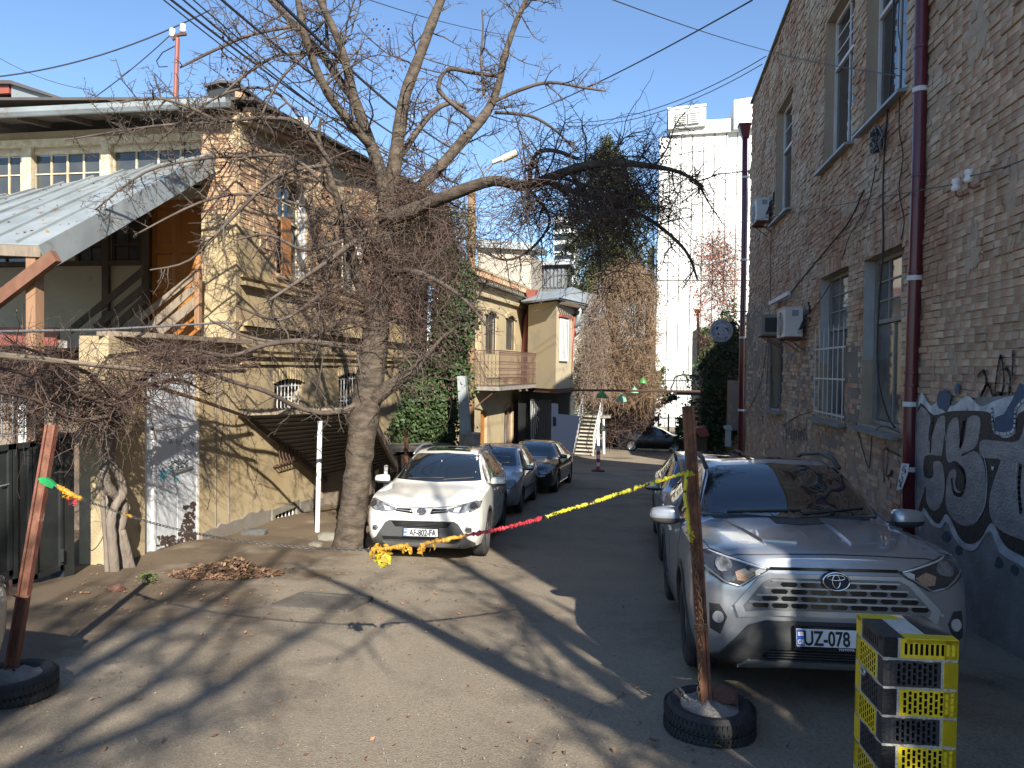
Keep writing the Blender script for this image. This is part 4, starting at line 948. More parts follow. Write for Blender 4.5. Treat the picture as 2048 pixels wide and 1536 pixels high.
# balcony
ba = MB(); u0 = buv(946, 770)[0]; u1 = buv(1032, 770)[0]; zb = bp_(990, 770).z; zr = bp_(990, 704).z; dpt = 1.15
def bpt(u, n, z): return OB + UB * u + NB * n + Vector((0, 0, z))
ba.hexa([bpt(u0, 0, zb - .16), bpt(u1, 0, zb - .16), bpt(u1, dpt, zb - .16), bpt(u0, dpt, zb - .16), bpt(u0, 0, zb), bpt(u1, 0, zb), bpt(u1, dpt, zb), bpt(u0, dpt, zb)])
bo = ba.build('balcony', concrete, yh)
for (ua, na, ub, nb) in ((u0, dpt, u1, dpt), (u0, 0, u0, dpt), (u1, 0, u1, dpt)):
    L_ = math.hypot(ub - ua, nb - na); k = max(2, int(L_ / .15)); g = MB()
    for zz in (zb + .06, zr): g.bar(bpt(ua, na, zz), bpt(ub, nb, zz), .03, .035)
    for i in range(k + 1):
        t = i / k; q0 = bpt(ua + (ub - ua) * t, na + (nb - na) * t, 0); g.tube([q0 + Vector((0, 0, zb)), q0 + Vector((0, 0, zr))], .014, 4)
        if i < k:
            q1 = bpt(ua + (ub - ua) * (t + .5 / k), na + (nb - na) * (t + .5 / k), 0); h = zr - zb
            for (za, rr_) in ((.30, .06), (.48, .055), (.66, .06), (.92, .05)):
                axu = (bpt(ub, nb, 0) - bpt(ua, na, 0)).normalized()
                g.tube([q1 + axu * (math.cos(w_) * rr_) + Vector((0, 0, zb + h * za + math.sin(w_) * rr_ * 1.3)) for w_ in [j * pi / 3 for j in range(7)]], .009, 3)
    g.build('balcony_railing', ironrust, bo, kind='stuff')
for uu in (u0 + .2, u1 - .2):
    g = MB(); g.tube([bpt(uu, .05, zb - .9), bpt(uu, .45, zb - .55), bpt(uu, .9, zb - .2)], .03, 5); g.build('balcony_bracket', ironrust, bo)
# red downpipe
dp = thing('drainpipe', bp_(1047, 790), 'rusty red downpipe on the yellow house with elbow over the lane', 'drainpipe')
pts = [bp_(1050, 600) + NB * .35, bp_(1044, 640) + NB * .2, bp_(1042, 700) + NB * .2, bp_(1042, 770) + NB * .2, bp_(1060, 782) + NB * .6, bp_(1084, 802) + NB * 1.6]
m = MB(); m.tube(pts, .13, 9); m.build('pipe', redpipe, dp, True); m = MB(); q = pts[0]; m.hexa([q + Vector(v) for v in ((-.15, -.15, -.1), (.15, -.15, -.1), (.15, .15, -.1), (-.15, .15, -.1), (-.3, -.3, .5), (.3, -.3, .5), (.3, .3, .5), (-.3, .3, .5))]); m.build('rain_head', redpipe, dp)
# projecting bay with white window
by = thing('bay_house', P(1100, 900, 37), 'pale yellow upper bay with white barred window over a dark gateway', 'house')
dA, dB, dC = 36.0, 33.8, 36.5
zT, zBm = P(1100, 603, 34).z, P(1100, 778, 34).z
def col(px, d): p = P(px, 700, d); return Vector((p.x, p.y, 0))
cA, cB, cC = col(1056, dA), col(1112, dB), col(1147, dC)
back = Vector((-1.2, 8, 0))
plasterBay = mat('plaster_bay', (.49, .40, .25), .9, var=(.42, .36, .25), vs=.5, amt=.8, bump=.25, bs=30, c3=(.34, .32, .25), s3=.6, t3=(.5, .7))
def vq(mb, a, b, z0, z1): mb.quad(a + Vector((0, 0, z0)), b + Vector((0, 0, z0)), b + Vector((0, 0, z1)), a + Vector((0, 0, z1)))
m = MB(); m.prism([v + Vector((0, 0, zBm)) for v in (cA, cB, cC, cC + back, cA + back)], (0, 0, zT - zBm)); m.build('upper_wall', plasterBay, by)
ud = (cC - cB).normalized(); nd = Vector((ud.y, -ud.x, 0)); o_ = cB
def uvp(px, py): p = onPl(px, py, o_, nd); return (p - o_).dot(ud), p.z
a, c = uvp(1117, 722); b, d = uvp(1134, 640)
w = window_parts(by, o_ + nd * .0, ud, nd, a, b, c, d, -.06, whitepaint, glassd, 1, 1, None, .07)
for i in range(6): s = MB(); u = a + (b - a) * (i + .5) / 6; s.bar(o_ + ud * u + nd * .1 + Vector((0, 0, c)), o_ + ud * u + nd * .1 + Vector((0, 0, d)), .045, .03); s.build('bar', whitepaint, w)
s = MB(); s.bar(o_ + ud * (a - .1) + nd * .08 + Vector((0, 0, d + .12)), o_ + ud * (b + .1) + nd * .08 + Vector((0, 0, d + .12)), .2, .12); s.build('window_hood', redpipe, w)
m = MB(); m.prism([v + Vector((0, 0, zT + .02)) for v in (cA + Vector((-.2, -.6, 0)), cB + Vector((.1, -.7, 0)), cC + Vector((.6, -.3, .0)), cC + Vector((.5, 8, 1.1)), cA + Vector((-1, 8, 1.1)))], (0, 0, .08)); m.build('eave_sheet', zinc, by)
ra = P(1052, 572, 37.5); 
m = MB(); m.hexa([cA + Vector((-.3, -.6, zT + .1)), cB + Vector((.2, -.7, zT + .1)), cC + Vector((.7, -.2, zT + .1)), cA + Vector((-1, 5, zT + 1.0)), cA + Vector((.3, 2.2, zT + .8)), cB + Vector((.5, 2.6, zT + .95)), cC + Vector((.5, 3, zT + .95)), cA + Vector((0, 5, zT + 1.2))]); m.build('roof', zinc, by)
for i in range(8): s = MB(); q = cB.lerp(cC, i / 8) + nd * .1 + Vector((0, 0, zT - .1)); s.bar(q, q + nd * .55, .07, .12); s.build('rafter_end', darkwood, by)
m = MB(); m.prism([v + Vector((0, 0, zBm - .2)) for v in (cA + nd * .06, cB + nd * .08, cC + nd * .06, cC + back, cA + back)], (0, 0, .19)); m.build('floor_beam', ironrust, by)
# dark gateway under the bay
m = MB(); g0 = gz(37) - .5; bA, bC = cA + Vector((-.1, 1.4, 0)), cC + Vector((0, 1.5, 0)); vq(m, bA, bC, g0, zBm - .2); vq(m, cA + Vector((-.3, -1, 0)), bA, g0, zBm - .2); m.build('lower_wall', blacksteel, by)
gt = MB(); p0, p1 = P(1062, 800, 36), P(1100, 800, 35.6); gzb = P(1080, 893, 36).z
gt.bar(Vector((p0.x, p0.y, p0.z)), Vector((p1.x, p1.y, p1.z)), .08, .1)
go = gt.build('gate', blacksteel, by)
for i in range(12): s = MB(); q = p0.lerp(p1, i / 11); s.bar(Vector((q.x, q.y, gzb)), q, .10 if i > 4 else .03, .05); s.build('slat', mat('gate_grey', (.10, .10, .10), .6), go)
s = MB()
for i in range(5): q = p0.lerp(p1, i / 11); q2 = p0.lerp(p1, (i + 1) / 11); s.bar(Vector((q.x, q.y - .03, q.z - .2 * i)), Vector((q2.x, q2.y - .03, gzb + .3 * i)), .02, .02)
s.build('diagonal_bar', whitepaint, go, kind='stuff')
gp = thing('sheet_panel', P(1120, 895, 34.6), 'pale grey metal side panel of the outside stair with black mark', 'panel')
q = [P(x, y, 34.6) for x, y in ((1103, 806), (1116, 808), (1116, 828), (1160, 832), (1146, 905), (1102, 893))]
m = MB(); m.prism(q, (0, .06, 0)); m.build('sheet', mat('lilac_grey_paint', (.38, .38, .43), .6), gp)
m = MB(); m.prism([P(x, y, 34.55) for x, y in ((1106, 833), (1112, 835), (1112, 853), (1106, 851))], (0, .02, 0)); m.build('black_mark', inkK, gp)
# stairs
st = thing('outside_stair', P(1175, 912, 38.08), 'pale outside stair with metal railings climbing beside the bay', 'stairs')
stepm = mat('worn_stair_paint', (.46, .42, .34), .8, var=(.34, .31, .25), vs=4, bump=.2)
NS = 12
for i in range(NS):
    t = i / (NS - 1); a = P(1148 + 18 * t, 912 - 82 * t, 37.52 + 2.91 * t); b = P(1184 + 18 * t, 914 - 82 * t, 37.52 + 2.91 * t)
    m = MB(); m.obox((a + b) / 2 + Vector((0, .14, -.06)), (b - a).normalized(), (0, 1, 0), (0, 0, 1), (b - a).length / 2, .16, .03); m.build('tread', stepm, st)
    m = MB(); m.obox((a + b) / 2 + Vector((0, .24, -.14)), (b - a).normalized(), (0, 1, 0), (0, 0, 1), (b - a).length / 2 - .02, .02, .08); m.build('riser', mat('riser_dark', (.36, .33, .27), .85), st)  # risers in a darker tone of the tread colour
for (xa, xb) in ((1146, 1165), (1186, 1204)):
    m = MB(); m.tube([P(xa, 915, 37.41), P(xa + 1, 872, 37.41), P(xb + 1, 790, 40.43), P(xb, 832, 40.54)], .03, 5)
    for i in range(8): t = (i + .5) / 8; m.tube([P(xa + (xb - xa) * t, 912 - 82 * t, 37.52 + 2.91 * t), P(xa + 1 + (xb - xa) * t, 872 - 82 * t, 37.52 + 2.91 * t)], .015, 4)
    m.build('railing', whitepaint, st, kind=None)
m = MB(); a, b = P(1160, 832, 40.54), P(1212, 828, 40.54); m.obox((a + b) / 2 + Vector((0, .8, -.08)), (1, 0, 0), (0, 1, 0), (0, 0, 1), 1.0, .9, .07); m.build('landing', concrete, st)
for px in (1196, 1207): m = MB(); m.tube([P(px, 838, 39.87), P(px + 1, 915, 39.20)], .07, 7); m.build('support_post', whitepaint, st)
for i in range(8):
    t = i / 7; a = P(1122 + 40 * t, 795 + 30 * t, 42.00); m = MB(); m.obox(a, (1, 0, 0), (0, 1, 0), (0, 0, 1), .55, .2, .05); m.build('upper_tread', stepm, st)
# white house part with plaster column behind the stair
wh = thing('white_house', P(1170, 780, 43.68), 'narrow white rendered house wall behind the outside stair', 'house')
q = [P(x, y, 43.12) for x, y in ((1142, 655), (1180, 640), (1206, 640), (1212, 870), (1140, 870))]; m = MB(); m.prism(q, (0, 5, 0)); m.build('wall', mat('white_render', (.56, .53, .46), .85, var=(.44, .41, .34), vs=1.2, bump=.2), wh)
q = [P(x, y, 42.78) for x, y in ((1140, 588), (1206, 598), (1196, 632), (1152, 668))]; m = MB(); m.prism(q, (-.5, 5, 1.2)); m.build('roof', zinc, wh)
m = MB(); m.tube([P(1150, 628, 36.3), P(1143, 690, 36.3), P(1140, 760, 36.3)], .10, 7); tag(m.build('drainpipe', redpipe, None, True), 'short red downpipe at the right edge of the yellow bay', 'drainpipe')
m = MB(); m.tube([P(1161, 612, 36.0), P(1156, 640, 36.2), P(1150, 655, 36.3)], .12, 7); tag(m.build('drainpipe', zinc, None, True), 'grey metal elbow of the pipe under the bay eave', 'drainpipe')
q = thing('column_wall', P(1197, 750, 42.56), 'slim white pillar wrapped in dry creeper by the stair', 'pillar'); m = MB(); m.box(P(1200, 860, 42.56) - Vector((.22, .2, 0)), P(1200, 640, 42.56) + Vector((.22, .2, 0))); m.build('shaft', mat('white_render', (.5, .5, .5)), q)
# white modern building
wb = thing('modern_building', P(1400, 900, 66), 'tall white panelled modern building closing the end of the alley', 'building')
D = 66
def wpt(x, y, d=D): return P(x, y, d)
base = 1010
def slab_(name, pts, dep, m_, par, d=D):
    q = MB(); q.prism([wpt(x, y, d) for x, y in pts], Vector((math.tan(rad(2.4)), 1, 0)) * dep); return q.build(name, m_, par)
slab_('wall', [(1319, 274), (1560, 236), (1560, base), (1300, base)], 14, mat('cladding_joint', (.34, .34, .33), .8), wb, D + .35)
xs_ = [1319, 1341, 1363, 1386, 1408, 1430, 1453, 1475, 1498, 1520]
for i in range(len(xs_) - 1):
    x0, x1 = xs_[i], xs_[i + 1]
    for (y0, y1) in ((278 - (x0 - 1319) * .16, 560), (562, 760), (762, base)):
        k = lambda x, y: x - (y - 275) * .020
        slab_('cladding_panel', [(k(x0, y0) + .8, y0), (k(x1, y0) - .8, y0 - 3.5 * (y0 < 400)), (k(x1, y1) - .8, y1), (k(x0, y1) + .8, y1)], .3, whiteclad, wb)
slab_('parapet', [(1341, 244), (1480, 236), (1480, 262), (1341, 270)], 9, whiteclad, wb, D - .4)
slab_('plant_room', [(1337, 220), (1412, 211), (1412, 250), (1337, 258)], 6, whiteclad, wb, D - .9)
slab_('cap', [(1335, 215), (1413, 207), (1413, 212), (1335, 220)], 6.2, zinc, wb, D - 1.0)
for (a, b) in ((1351, 1374), (1376, 1399)):
    lo = slab_('louvre_panel', [(a, 227 - (a - 1350) * .1), (b, 224 - (a - 1350) * .1), (b, 248 - (a - 1350) * .1), (a, 251 - (a - 1350) * .1)], .1, mat('pale_louvre', (.55, .55, .53), .6), wb, D - 1.05)
    for i in range(6): slab_('louvre_slat', [(a, 228 + i * 4 - (a - 1350) * .1), (b, 225.5 + i * 4 - (a - 1350) * .1), (b, 227 + i * 4 - (a - 1350) * .1), (a, 229.5 + i * 4 - (a - 1350) * .1)], .1, whiteclad, lo, D - 1.2)
slab_('stair_tower', [(1468, 200), (1540, 188), (1540, 250), (1468, 258)], 6, whiteclad, wb, D - .9)
slab_('side_wall', [(1296, 500), (1309, 490), (1306, base), (1280, base)], 2, mat('blue_glass_wall', (.06, .08, .11), .15, spec=.8), wb, D + 3)
# darker flats behind the bay and pale tower behind the tree
gb = thing('grey_house', P(1090, 560, 46), 'dark slate clad attic storey behind the yellow bay roof', 'house')
q = MB(); q.prism([P(x, y, 46) for x, y in ((1052, 530), (1134, 526), (1134, 600), (1052, 600))], (0, 4, 0)); q.build('wall', mat('slate_grey', (.055, .06, .07), .6, var=(.09, .095, .1), vs=3), gb)
for i in range(10): s = MB(); s.prism([P(x, y, 45.9) for x, y in ((1056 + i * 7.5, 536), (1061 + i * 7.5, 536), (1061 + i * 7.5, 575), (1056 + i * 7.5, 575))], (0, .1, 0)); s.build('shutter_slat', mat('slate_light', (.12, .13, .14), .6), gb)
q = MB(); q.prism([P(x, y, 45.5) for x, y in ((1046, 524), (1140, 518), (1140, 528), (1046, 532))], (0, 5, 0)); q.build('roof', zinc, gb)
tw = thing('pale_tower', P(1125, 450, 75), 'pale glazed tower block seen between the tree branches', 'building')
q = MB(); q.prism([P(x, y, 75) for x, y in ((1108, 432), (1150, 428), (1150, 700), (1106, 700))], (0, 8, 0)); q.build('wall', mat('pale_blue_render', (.55, .58, .60), .5), tw)
for i in range(5): s = MB(); s.prism([P(x, y + i * 22, 74.9) for x, y in ((1109, 446), (1148, 443), (1148, 455), (1109, 458))], (0, .2, 0)); s.build('window', glassd, tw)
fl = thing('cream_flats', P(1000, 500, 40), 'cream flats with grey roof behind the yellow house', 'building')
q = MB(); q.prism([P(x, y, 40) for x, y in ((955, 492), (1062, 498), (1062, 600), (955, 600))], (0, 5, 0)); q.build('wall', mat('cream_render', (.42, .37, .30), .85, var=(.34, .29, .23), vs=1), fl)
q = MB(); q.prism([P(x, y, 39.6) for x, y in ((950, 478), (1068, 486), (1068, 500), (950, 494))], (0, 6, .6)); q.build('roof', zinc, fl)
# houses across the end of the lane so that the street closes
eb = thing('end_house', P(1200, 860, 62), 'shaded low house behind the creeper at the lane end', 'house')
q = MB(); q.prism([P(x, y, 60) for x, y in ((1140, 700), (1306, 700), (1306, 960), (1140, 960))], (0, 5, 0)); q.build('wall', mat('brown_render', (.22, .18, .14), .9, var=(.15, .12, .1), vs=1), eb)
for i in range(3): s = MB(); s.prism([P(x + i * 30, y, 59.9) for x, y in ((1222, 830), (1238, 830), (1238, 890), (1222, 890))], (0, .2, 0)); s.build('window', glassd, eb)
# small creeper covered house beyond the brick building
vh = thing('creeper_house', (6.5, 44, gz(44)), 'small buff house covered in ivy and red creeper beyond the brick building', 'house')
xv = P(1399, 700, 43.40).x; zt = P(1440, 655, 43.40).z
m = MB(); m.box((xv, P(1399, 700, 43.40).y, gz(44) - .5), (14, 50, zt)); m.build('wall', mat('buff_plaster', (.46, .37, .235), .9, var=(.32, .25, .16), vs=1.5, bump=.3), vh)
m = MB(); m.box((6.4, 26.5, gz(40) - .5), (14, 41.9, 5.6)); m.build('hidden_shade_block', mat('buff_plaster', (.46, .37, .235)), vh)  # unseen block added to shade the lane end and the lower ivy
m = MB(); c = P(1394, 640, 43.09); m.tube([P(1396, 628, 42.94), P(1397, 740, 42.94)], .08, 7); m.build('dark_pipe', blacksteel, vh); m = MB(); m.lathe([(.08, -.2), (.2, .1), (.2, .16)], 8, P(1395, 624, 42.94)); m.build('lantern', blacksteel, vh)
m = MB(); m.box(P(1458, 860, 37.98) , P(1458, 860, 37.98) + Vector((1.5, 1.0, 2.6))); m.box(P(1448, 905, 37.82), P(1448, 905, 37.82) + Vector((.01, .01, .01))); m.build('gate_pier', plasterG, vh)
mb_ = thing('meter_box', P(1455, 900, 37.51), 'pale turquoise letter box with slanted lid by the ivy', 'letter box')
m = MB(); m.box(P(1451, 893, 37.51), P(1451, 893, 37.51) + Vector((.27, .2, 1.1))); m.build('body', mat('turquoise_paint', (.33, .42, .44), .6), mb_)
m = MB(); q = P(1448, 858, 37.51); m.hexa([q + Vector(v) for v in ((0, -.1, 0), (.42, -.1, -.06), (.42, .3, .03), (0, .3, .1), (0, -.1, .05), (.42, -.1, -.02), (.42, .3, .08), (0, .3, .15))]); m.build('lid', mat('turquoise_paint', (.33, .42, .44)), mb_)
kh = thing('kennel_roof', P(1415, 880, 39.52), 'small brown pitched shed roof below the ivy', 'shed')
m = MB(); m.prism([P(x, y, 39.06) for x, y in ((1386, 858), (1412, 853), (1420, 872), (1400, 874))], (0, 1.2, 0)); m.build('roof', redpipe, kh); m = MB(); m.prism([P(x, y, 39.37) for x, y in ((1388, 872), (1416, 872), (1414, 906), (1388, 906))], (0, 1, 0)); m.build('wall', darkwood, kh)
for i in range(5): s = MB(); s.prism([P(x + i * 5, y, 39.29) for x, y in ((1389, 874), (1393, 874), (1393, 905), (1389, 905))], (0, .04, 0)); s.build('plank', darkwood, kh)
# iron fence and balcony grille at the lane end
fe = thing('iron_fence', P(1340, 880, 52), 'black iron fence across the lane end before the white building', 'fence')
for px in range(1306, 1364, 4): m = MB(); m.tube([P(px, 834, 52), P(px, 895, 52)], .02, 4); m.build('bar', blacksteel, fe)
m = MB(); m.bar(P(1304, 836, 52), P(1364, 836, 52), .05, .06); m.build('rail', blacksteel, fe); m = MB(); m.bar(P(1304, 880, 52), P(1364, 880, 52), .05, .06); m.build('rail', blacksteel, fe)
for px in (1317, 1337): m = MB(); m.tube([P(px, 828, 52), P(px, 898, 52)], .07, 5); m.build('post', blacksteel, fe)
bg_ = thing('balcony_grille', P(1370, 770, 41), 'black curved iron balcony grille jutting from the creeper house', 'balcony')
m = MB(); m.tube([P(x, y, 41) for x, y in smooth([(1392, 752), (1366, 750), (1350, 755), (1348, 765), (1344, 772), (1346, 782), (1392, 784)], 4, False)], .05, 5); m.build('frame', blacksteel, bg_)
for i in range(7): m = MB(); m.tube([P(1350 + i * 6, 752, 41), P(1350 + i * 6 + 6, 783, 41)], .018, 4); m.build('bar', blacksteel, bg_); m = MB(); m.tube([P(1356 + i * 6, 752, 41), P(1350 + i * 6 - 2, 783, 41)], .018, 4); m.build('bar', blacksteel, bg_)
m = MB(); a = P(1348, 790, 41); m.box(a, a + Vector((1.6, 1, .15))); m.build('slab', blacksteel, bg_)
# round dog sign on a bracket
cS = onX(1484, 662, XW - .1); cS = P(1443, 661, (cS - CAM).dot(FW) - .4); rs = 23 / 1450 * ((cS - CAM).dot(FW))
ds = thing('round_sign', cS, 'round pale sign with a dog face hanging by the slim far downpipe', 'sign')
t1 = RT.copy(); t1.z = 0; t1.normalize(); t2 = Vector((0, 0, 1)); tn = t1.cross(t2)
def ring(name, r0, r1, m_, off, n=40):
    q = MB()
    for i in range(n):
        a0, a1 = 2 * pi * i / n, 2 * pi * (i + 1) / n
        pt = lambda r_, a: cS + tn * off + t1 * (r_ * math.cos(a)) + t2 * (r_ * math.sin(a))
        if r0 <= 0: q.tri(pt(0, 0), pt(r1, a0), pt(r1, a1))
        else: q.quad(pt(r0, a0), pt(r1, a0), pt(r1, a1), pt(r0, a1))
    return q.build(name, m_, ds)
signp = mat('sign_pale_grey', (.50, .50, .55), .6)
q = MB(); q.prism([cS - tn * .02 + t1 * (rs * math.cos(a)) + t2 * (rs * math.sin(a)) for a in [2 * pi * i / 40 for i in range(40)]], tn * .024); q.build('disc', signp, ds)
ring('ring', rs * .90, rs * .93, inkK, .008); ring('ring', rs * .64, rs * .67, inkK, .008)
q = MB(); rr = random.Random(2)
for arc0, arc1, n in ((pi * .30, pi * .72, 9), (pi * .86, pi * 1.2, 8), (-pi * .15, pi * .2, 8), (pi * 1.28, pi * 1.75, 14)):
    for i in range(n):
        if rr.random() < .12: continue
        a = arc0 + (arc1 - arc0) * (i + .5) / n; e = t1 * math.cos(a) + t2 * math.sin(a); f = t1 * -math.sin(a) + t2 * math.cos(a); c = cS + tn * .010 + e * rs * .78
        for s_ in range(3): o2 = c + f * (rs * .02 * (s_ - 1)); q.bar(o2 - e * rs * .06, o2 + e * rs * rr.uniform(-.02, .07), .006, .01, tn)
q.build('ring_lettering', inkK, ds, kind='stuff')
def face(name, pts, m_=inkK, off=.010):
    q = MB(); q.poly([cS + tn * off + t1 * (x * rs) + t2 * (y * rs) for x, y in pts]); return q.build(name, m_, ds)
face('ear', smooth([(-.50, .18), (-.38, .32), (-.22, .28), (-.30, .20), (-.34, .08), (-.46, .06)], 3)); face('ear', smooth([(.32, .26), (.46, .24), (.58, .10), (.60, -.10), (.52, -.06), (.46, .10), (.34, .14)], 3))
face('nose', smooth([(-.36, -.28), (-.24, -.24), (-.16, -.32), (-.26, -.40), (-.36, -.38)], 3)); face('eye', [(.10 + .05 * math.cos(a), .02 + .05 * math.sin(a)) for a in [i * pi / 4 for i in range(8)]])
for pts in ([(-.12, .2), (.0, .34), (.14, .30), (.24, .14), (.26, -.08), (.14, -.22), (.0, -.30)], [(-.34, .02), (-.30, -.2)], [(-.60, -.26), (-.44, -.30), (-.30, -.32)], [(.14, -.36), (.28, -.30), (.40, -.28), (.34, -.4), (.18, -.42), (.14, -.36)], [(-.26, .02), (-.16, .06)], [(-.10, -.46), (.05, -.42), (.1, -.34)]):
    q = MB(); pp2 = [cS + tn * .010 + t1 * (x * rs) + t2 * (y * rs) for x, y in pts]
    for i in range(len(pp2) - 1): q.bar(pp2[i], pp2[i + 1], .004, .012, tn)
    q.build('outline', inkK, ds)
m = MB(); ztop = cS.z + rs * 1.62; m.bar((cS.x, cS.y, ztop), (XW + .02, cS.y, ztop), .03, .03); m.bar((cS.x, cS.y, cS.z + rs), (cS.x, cS.y, ztop + .02), .03, .03); m.build('bracket', blacksteel, ds)
# green lamp shades on a pole across the lane
gm = mat('green_enamel', (.055, .20, .045), .4, var=(.07, .25, .06), vs=3); gm2 = mat('pale_green_enamel', (.19, .40, .25), .5)
pl = MB(); pl.tube([P(1130, 780, 33), P(1400, 783, 30)], .05, 6); tag(pl.build('lane_pole', ironrust), 'long dark pole stretched across the lane carrying the green lamp shades', 'pole')
for (x, y, rpx, d, mm, lb) in ((1203, 790, 11, 32.0, gm, 'dark green bell shaped lamp shade, nearest the outside stair'), (1243, 797, 11, 32, gm2, 'pale green lamp shade hanging lowest over the lane'), (1269, 781, 8.5, 36, gm2, 'small pale green lamp shade between two greener ones'), (1286, 762, 8, 38, gm, 'small bright green lamp shade hanging highest over the lane')):
    c = P(x, y, d); r_ = rpx / 1450 * d; t = thing('lamp_shade', c, lb, 'lamp', 'green lamp shades over the lane')
    m = MB(); m.lathe([(r_, -.0), (r_ * .97, r_ * .25), (r_ * .75, r_ * .75), (r_ * .35, r_ * 1.12), (r_ * .15, r_ * 1.25), (r_ * .13, r_ * 1.6), (0, r_ * 1.65)], 16, c - Vector((0, 0, r_ * .55))); m.build('shade', mm, t, True)
    m = MB(); m.tube([c + Vector((0, 0, r_)), c + Vector((0, 0, r_ + (.35 if y > 785 else .1)))], .015, 4); m.build('cord', wire, t)
cable(P(1130, 755, 34), P(1400, 772, 30), .2, 'thin wire above the green lamp shades', .012)
# bollard
b0 = onG(1196, 943); bo_ = thing('bollard', b0, 'red and white striped lane bollard with black rubber foot', 'bollard')
m = MB(); m.lathe([(.26, 0), (.26, .05), (.1, .07)], 14, b0); m.build('foot', rubber, bo_)
for i in range(6): m = MB(); m.lathe([(.075, .06 + i * .15), (.075, .06 + (i + 1) * .15)], 12, b0); m.build('stripe', mat('red_plastic', (.5, .03, .03), .5) if i % 2 == 0 else whitepaint, bo_)
m = MB(); m.lathe([(.075, .96), (.05, 1.0), (0, 1.02)], 12, b0); m.build('cap', whitepaint, bo_)
# ------------------------------------------------------------------ cars
import mathutils
def paint(name, col, metal=0.0, rough=0.30, dirt=None):
    return mat(name, col, rough, metal, coat=0.8, spec=.5, var=tuple(c * .86 for c in col), vs=1.4, c3=dirt, s3=2.2, t3=(.60, .85))
plastic = mat('black_trim_plastic', (.028, .029, .030), .6, var=(.045, .044, .042), vs=8, bump=.15, bs=200)
gloss = mat('gloss_black', (.012, .012, .013), .12)
chrome = mat('chrome', (.75, .75, .76), .12, 1.0)
satin = mat('satin_silver', (.42, .43, .45), .32, .8)
carglass = mat('car_glass', (.010, .013, .016), .02, spec=1.0, coat=1.0)
lampglass = mat('lamp_glass', (.30, .31, .32), .08, .3, var=(.06, .06, .065), vs=14, amt=.9, coat=1.0)
lampdark = mat('lamp_dark', (.035, .035, .04), .08, coat=1.0)
amber = mat('amber_lens', (.40, .27, .19), .2, var=(.26, .13, .08), vs=60, coat=.8)
clear = mat('clear_lens', (.70, .71, .72), .1, .4, coat=1.0)
platew = mat('plate_white', (.74, .75, .75), .35); plateb = mat('plate_blue', (.02, .10, .42), .35); platek = mat('plate_black', (.01, .01, .01), .4); plater = mat('plate_red', (.6, .03, .03), .4)
redlamp = mat('red_lamp', (.35, .01, .01), .15, coat=1.0)
def cat_rom(vals, ts, t):
    n = len(ts); i = max(0, min(n - 2, next((k for k in range(n - 1) if t <= ts[k + 1]), n - 2)))
    h = ts[i + 1] - ts[i]; u = (t - ts[i]) / h
    def slope(k):
        if k <= 0: return (vals[1] - vals[0]) / (ts[1] - ts[0])
        if k >= n - 1: return (vals[-1] - vals[-2]) / (ts[-1] - ts[-2])
        a = (vals[k] - vals[k - 1]) / (ts[k] - ts[k - 1]); b = (vals[k + 1] - vals[k]) / (ts[k + 1] - ts[k])
        return 0 if a * b <= 0 else 2 * a * b / (a + b)
    m0, m1 = slope(i) * h, slope(i + 1) * h
    return (2 * u ** 3 - 3 * u * u + 1) * vals[i] + (u ** 3 - 2 * u * u + u) * m0 + (-2 * u ** 3 + 3 * u * u) * vals[i + 1] + (u ** 3 - u * u) * m1
def car_shell(stations, ny=60):
    """stations: y, zb, zm, zs, zt, wb, wm, ws, wt, crown -> closed lofted shell (bmesh)"""
    ts = [s[0] for s in stations]; cols = list(zip(*stations))
    ys_ = sorted(set([ts[0] + (ts[-1] - ts[0]) * (i / ny) for i in range(ny + 1)] + list(ts)))
    bm = bmesh.new(); rings = []
    for y in ys_:
        zb, zm, zs, zt, wb, wm, ws, wt, cr = [cat_rom(cols[k], ts, y) for k in range(1, 10)]
        half = [(0, zb), (wb * .8, zb), (wb, zb + .05), (wb + (wm - wb) * .75, zb + (zm - zb) * .5), (wm, zm), (wm - (wm - ws) * .15, zm + (zs - zm) * .6), (ws, zs),
                (ws + (wt - ws) * .5, zs + (zt - cr - zs) * .5), (wt, zt - cr), (wt * .92, zt - cr * .55), (wt * .6, zt - cr * .2), (0, zt)]
        ring = [bm.verts.new((x, y, z)) for x, z in half] + [bm.verts.new((-x, y, z)) for x, z in half[-2:0:-1]]
        rings.append(ring)
    for i in range(len(rings) - 1):
        a, b = rings[i], rings[i + 1]; k = len(a)
        for j in range(k): bm.faces.new((a[j], b[j], b[(j + 1) % k], a[(j + 1) % k]))
    for ring in (rings[0], rings[-1]):   # end caps as a fan of rows so that they stay smooth
        k = len(ring); h = k // 2
        for j in range(h):
            a, b, c, d = ring[j], ring[j + 1], ring[(k - j - 1) % k], ring[(k - j) % k]
            vs = []
            for v in (a, b, c, d):
                if v not in vs: vs.append(v)
            if len(vs) >= 3:
                try: bm.faces.new(vs)
                except ValueError: pass
    bmesh.ops.recalc_face_normals(bm, faces=bm.faces)
    return bm
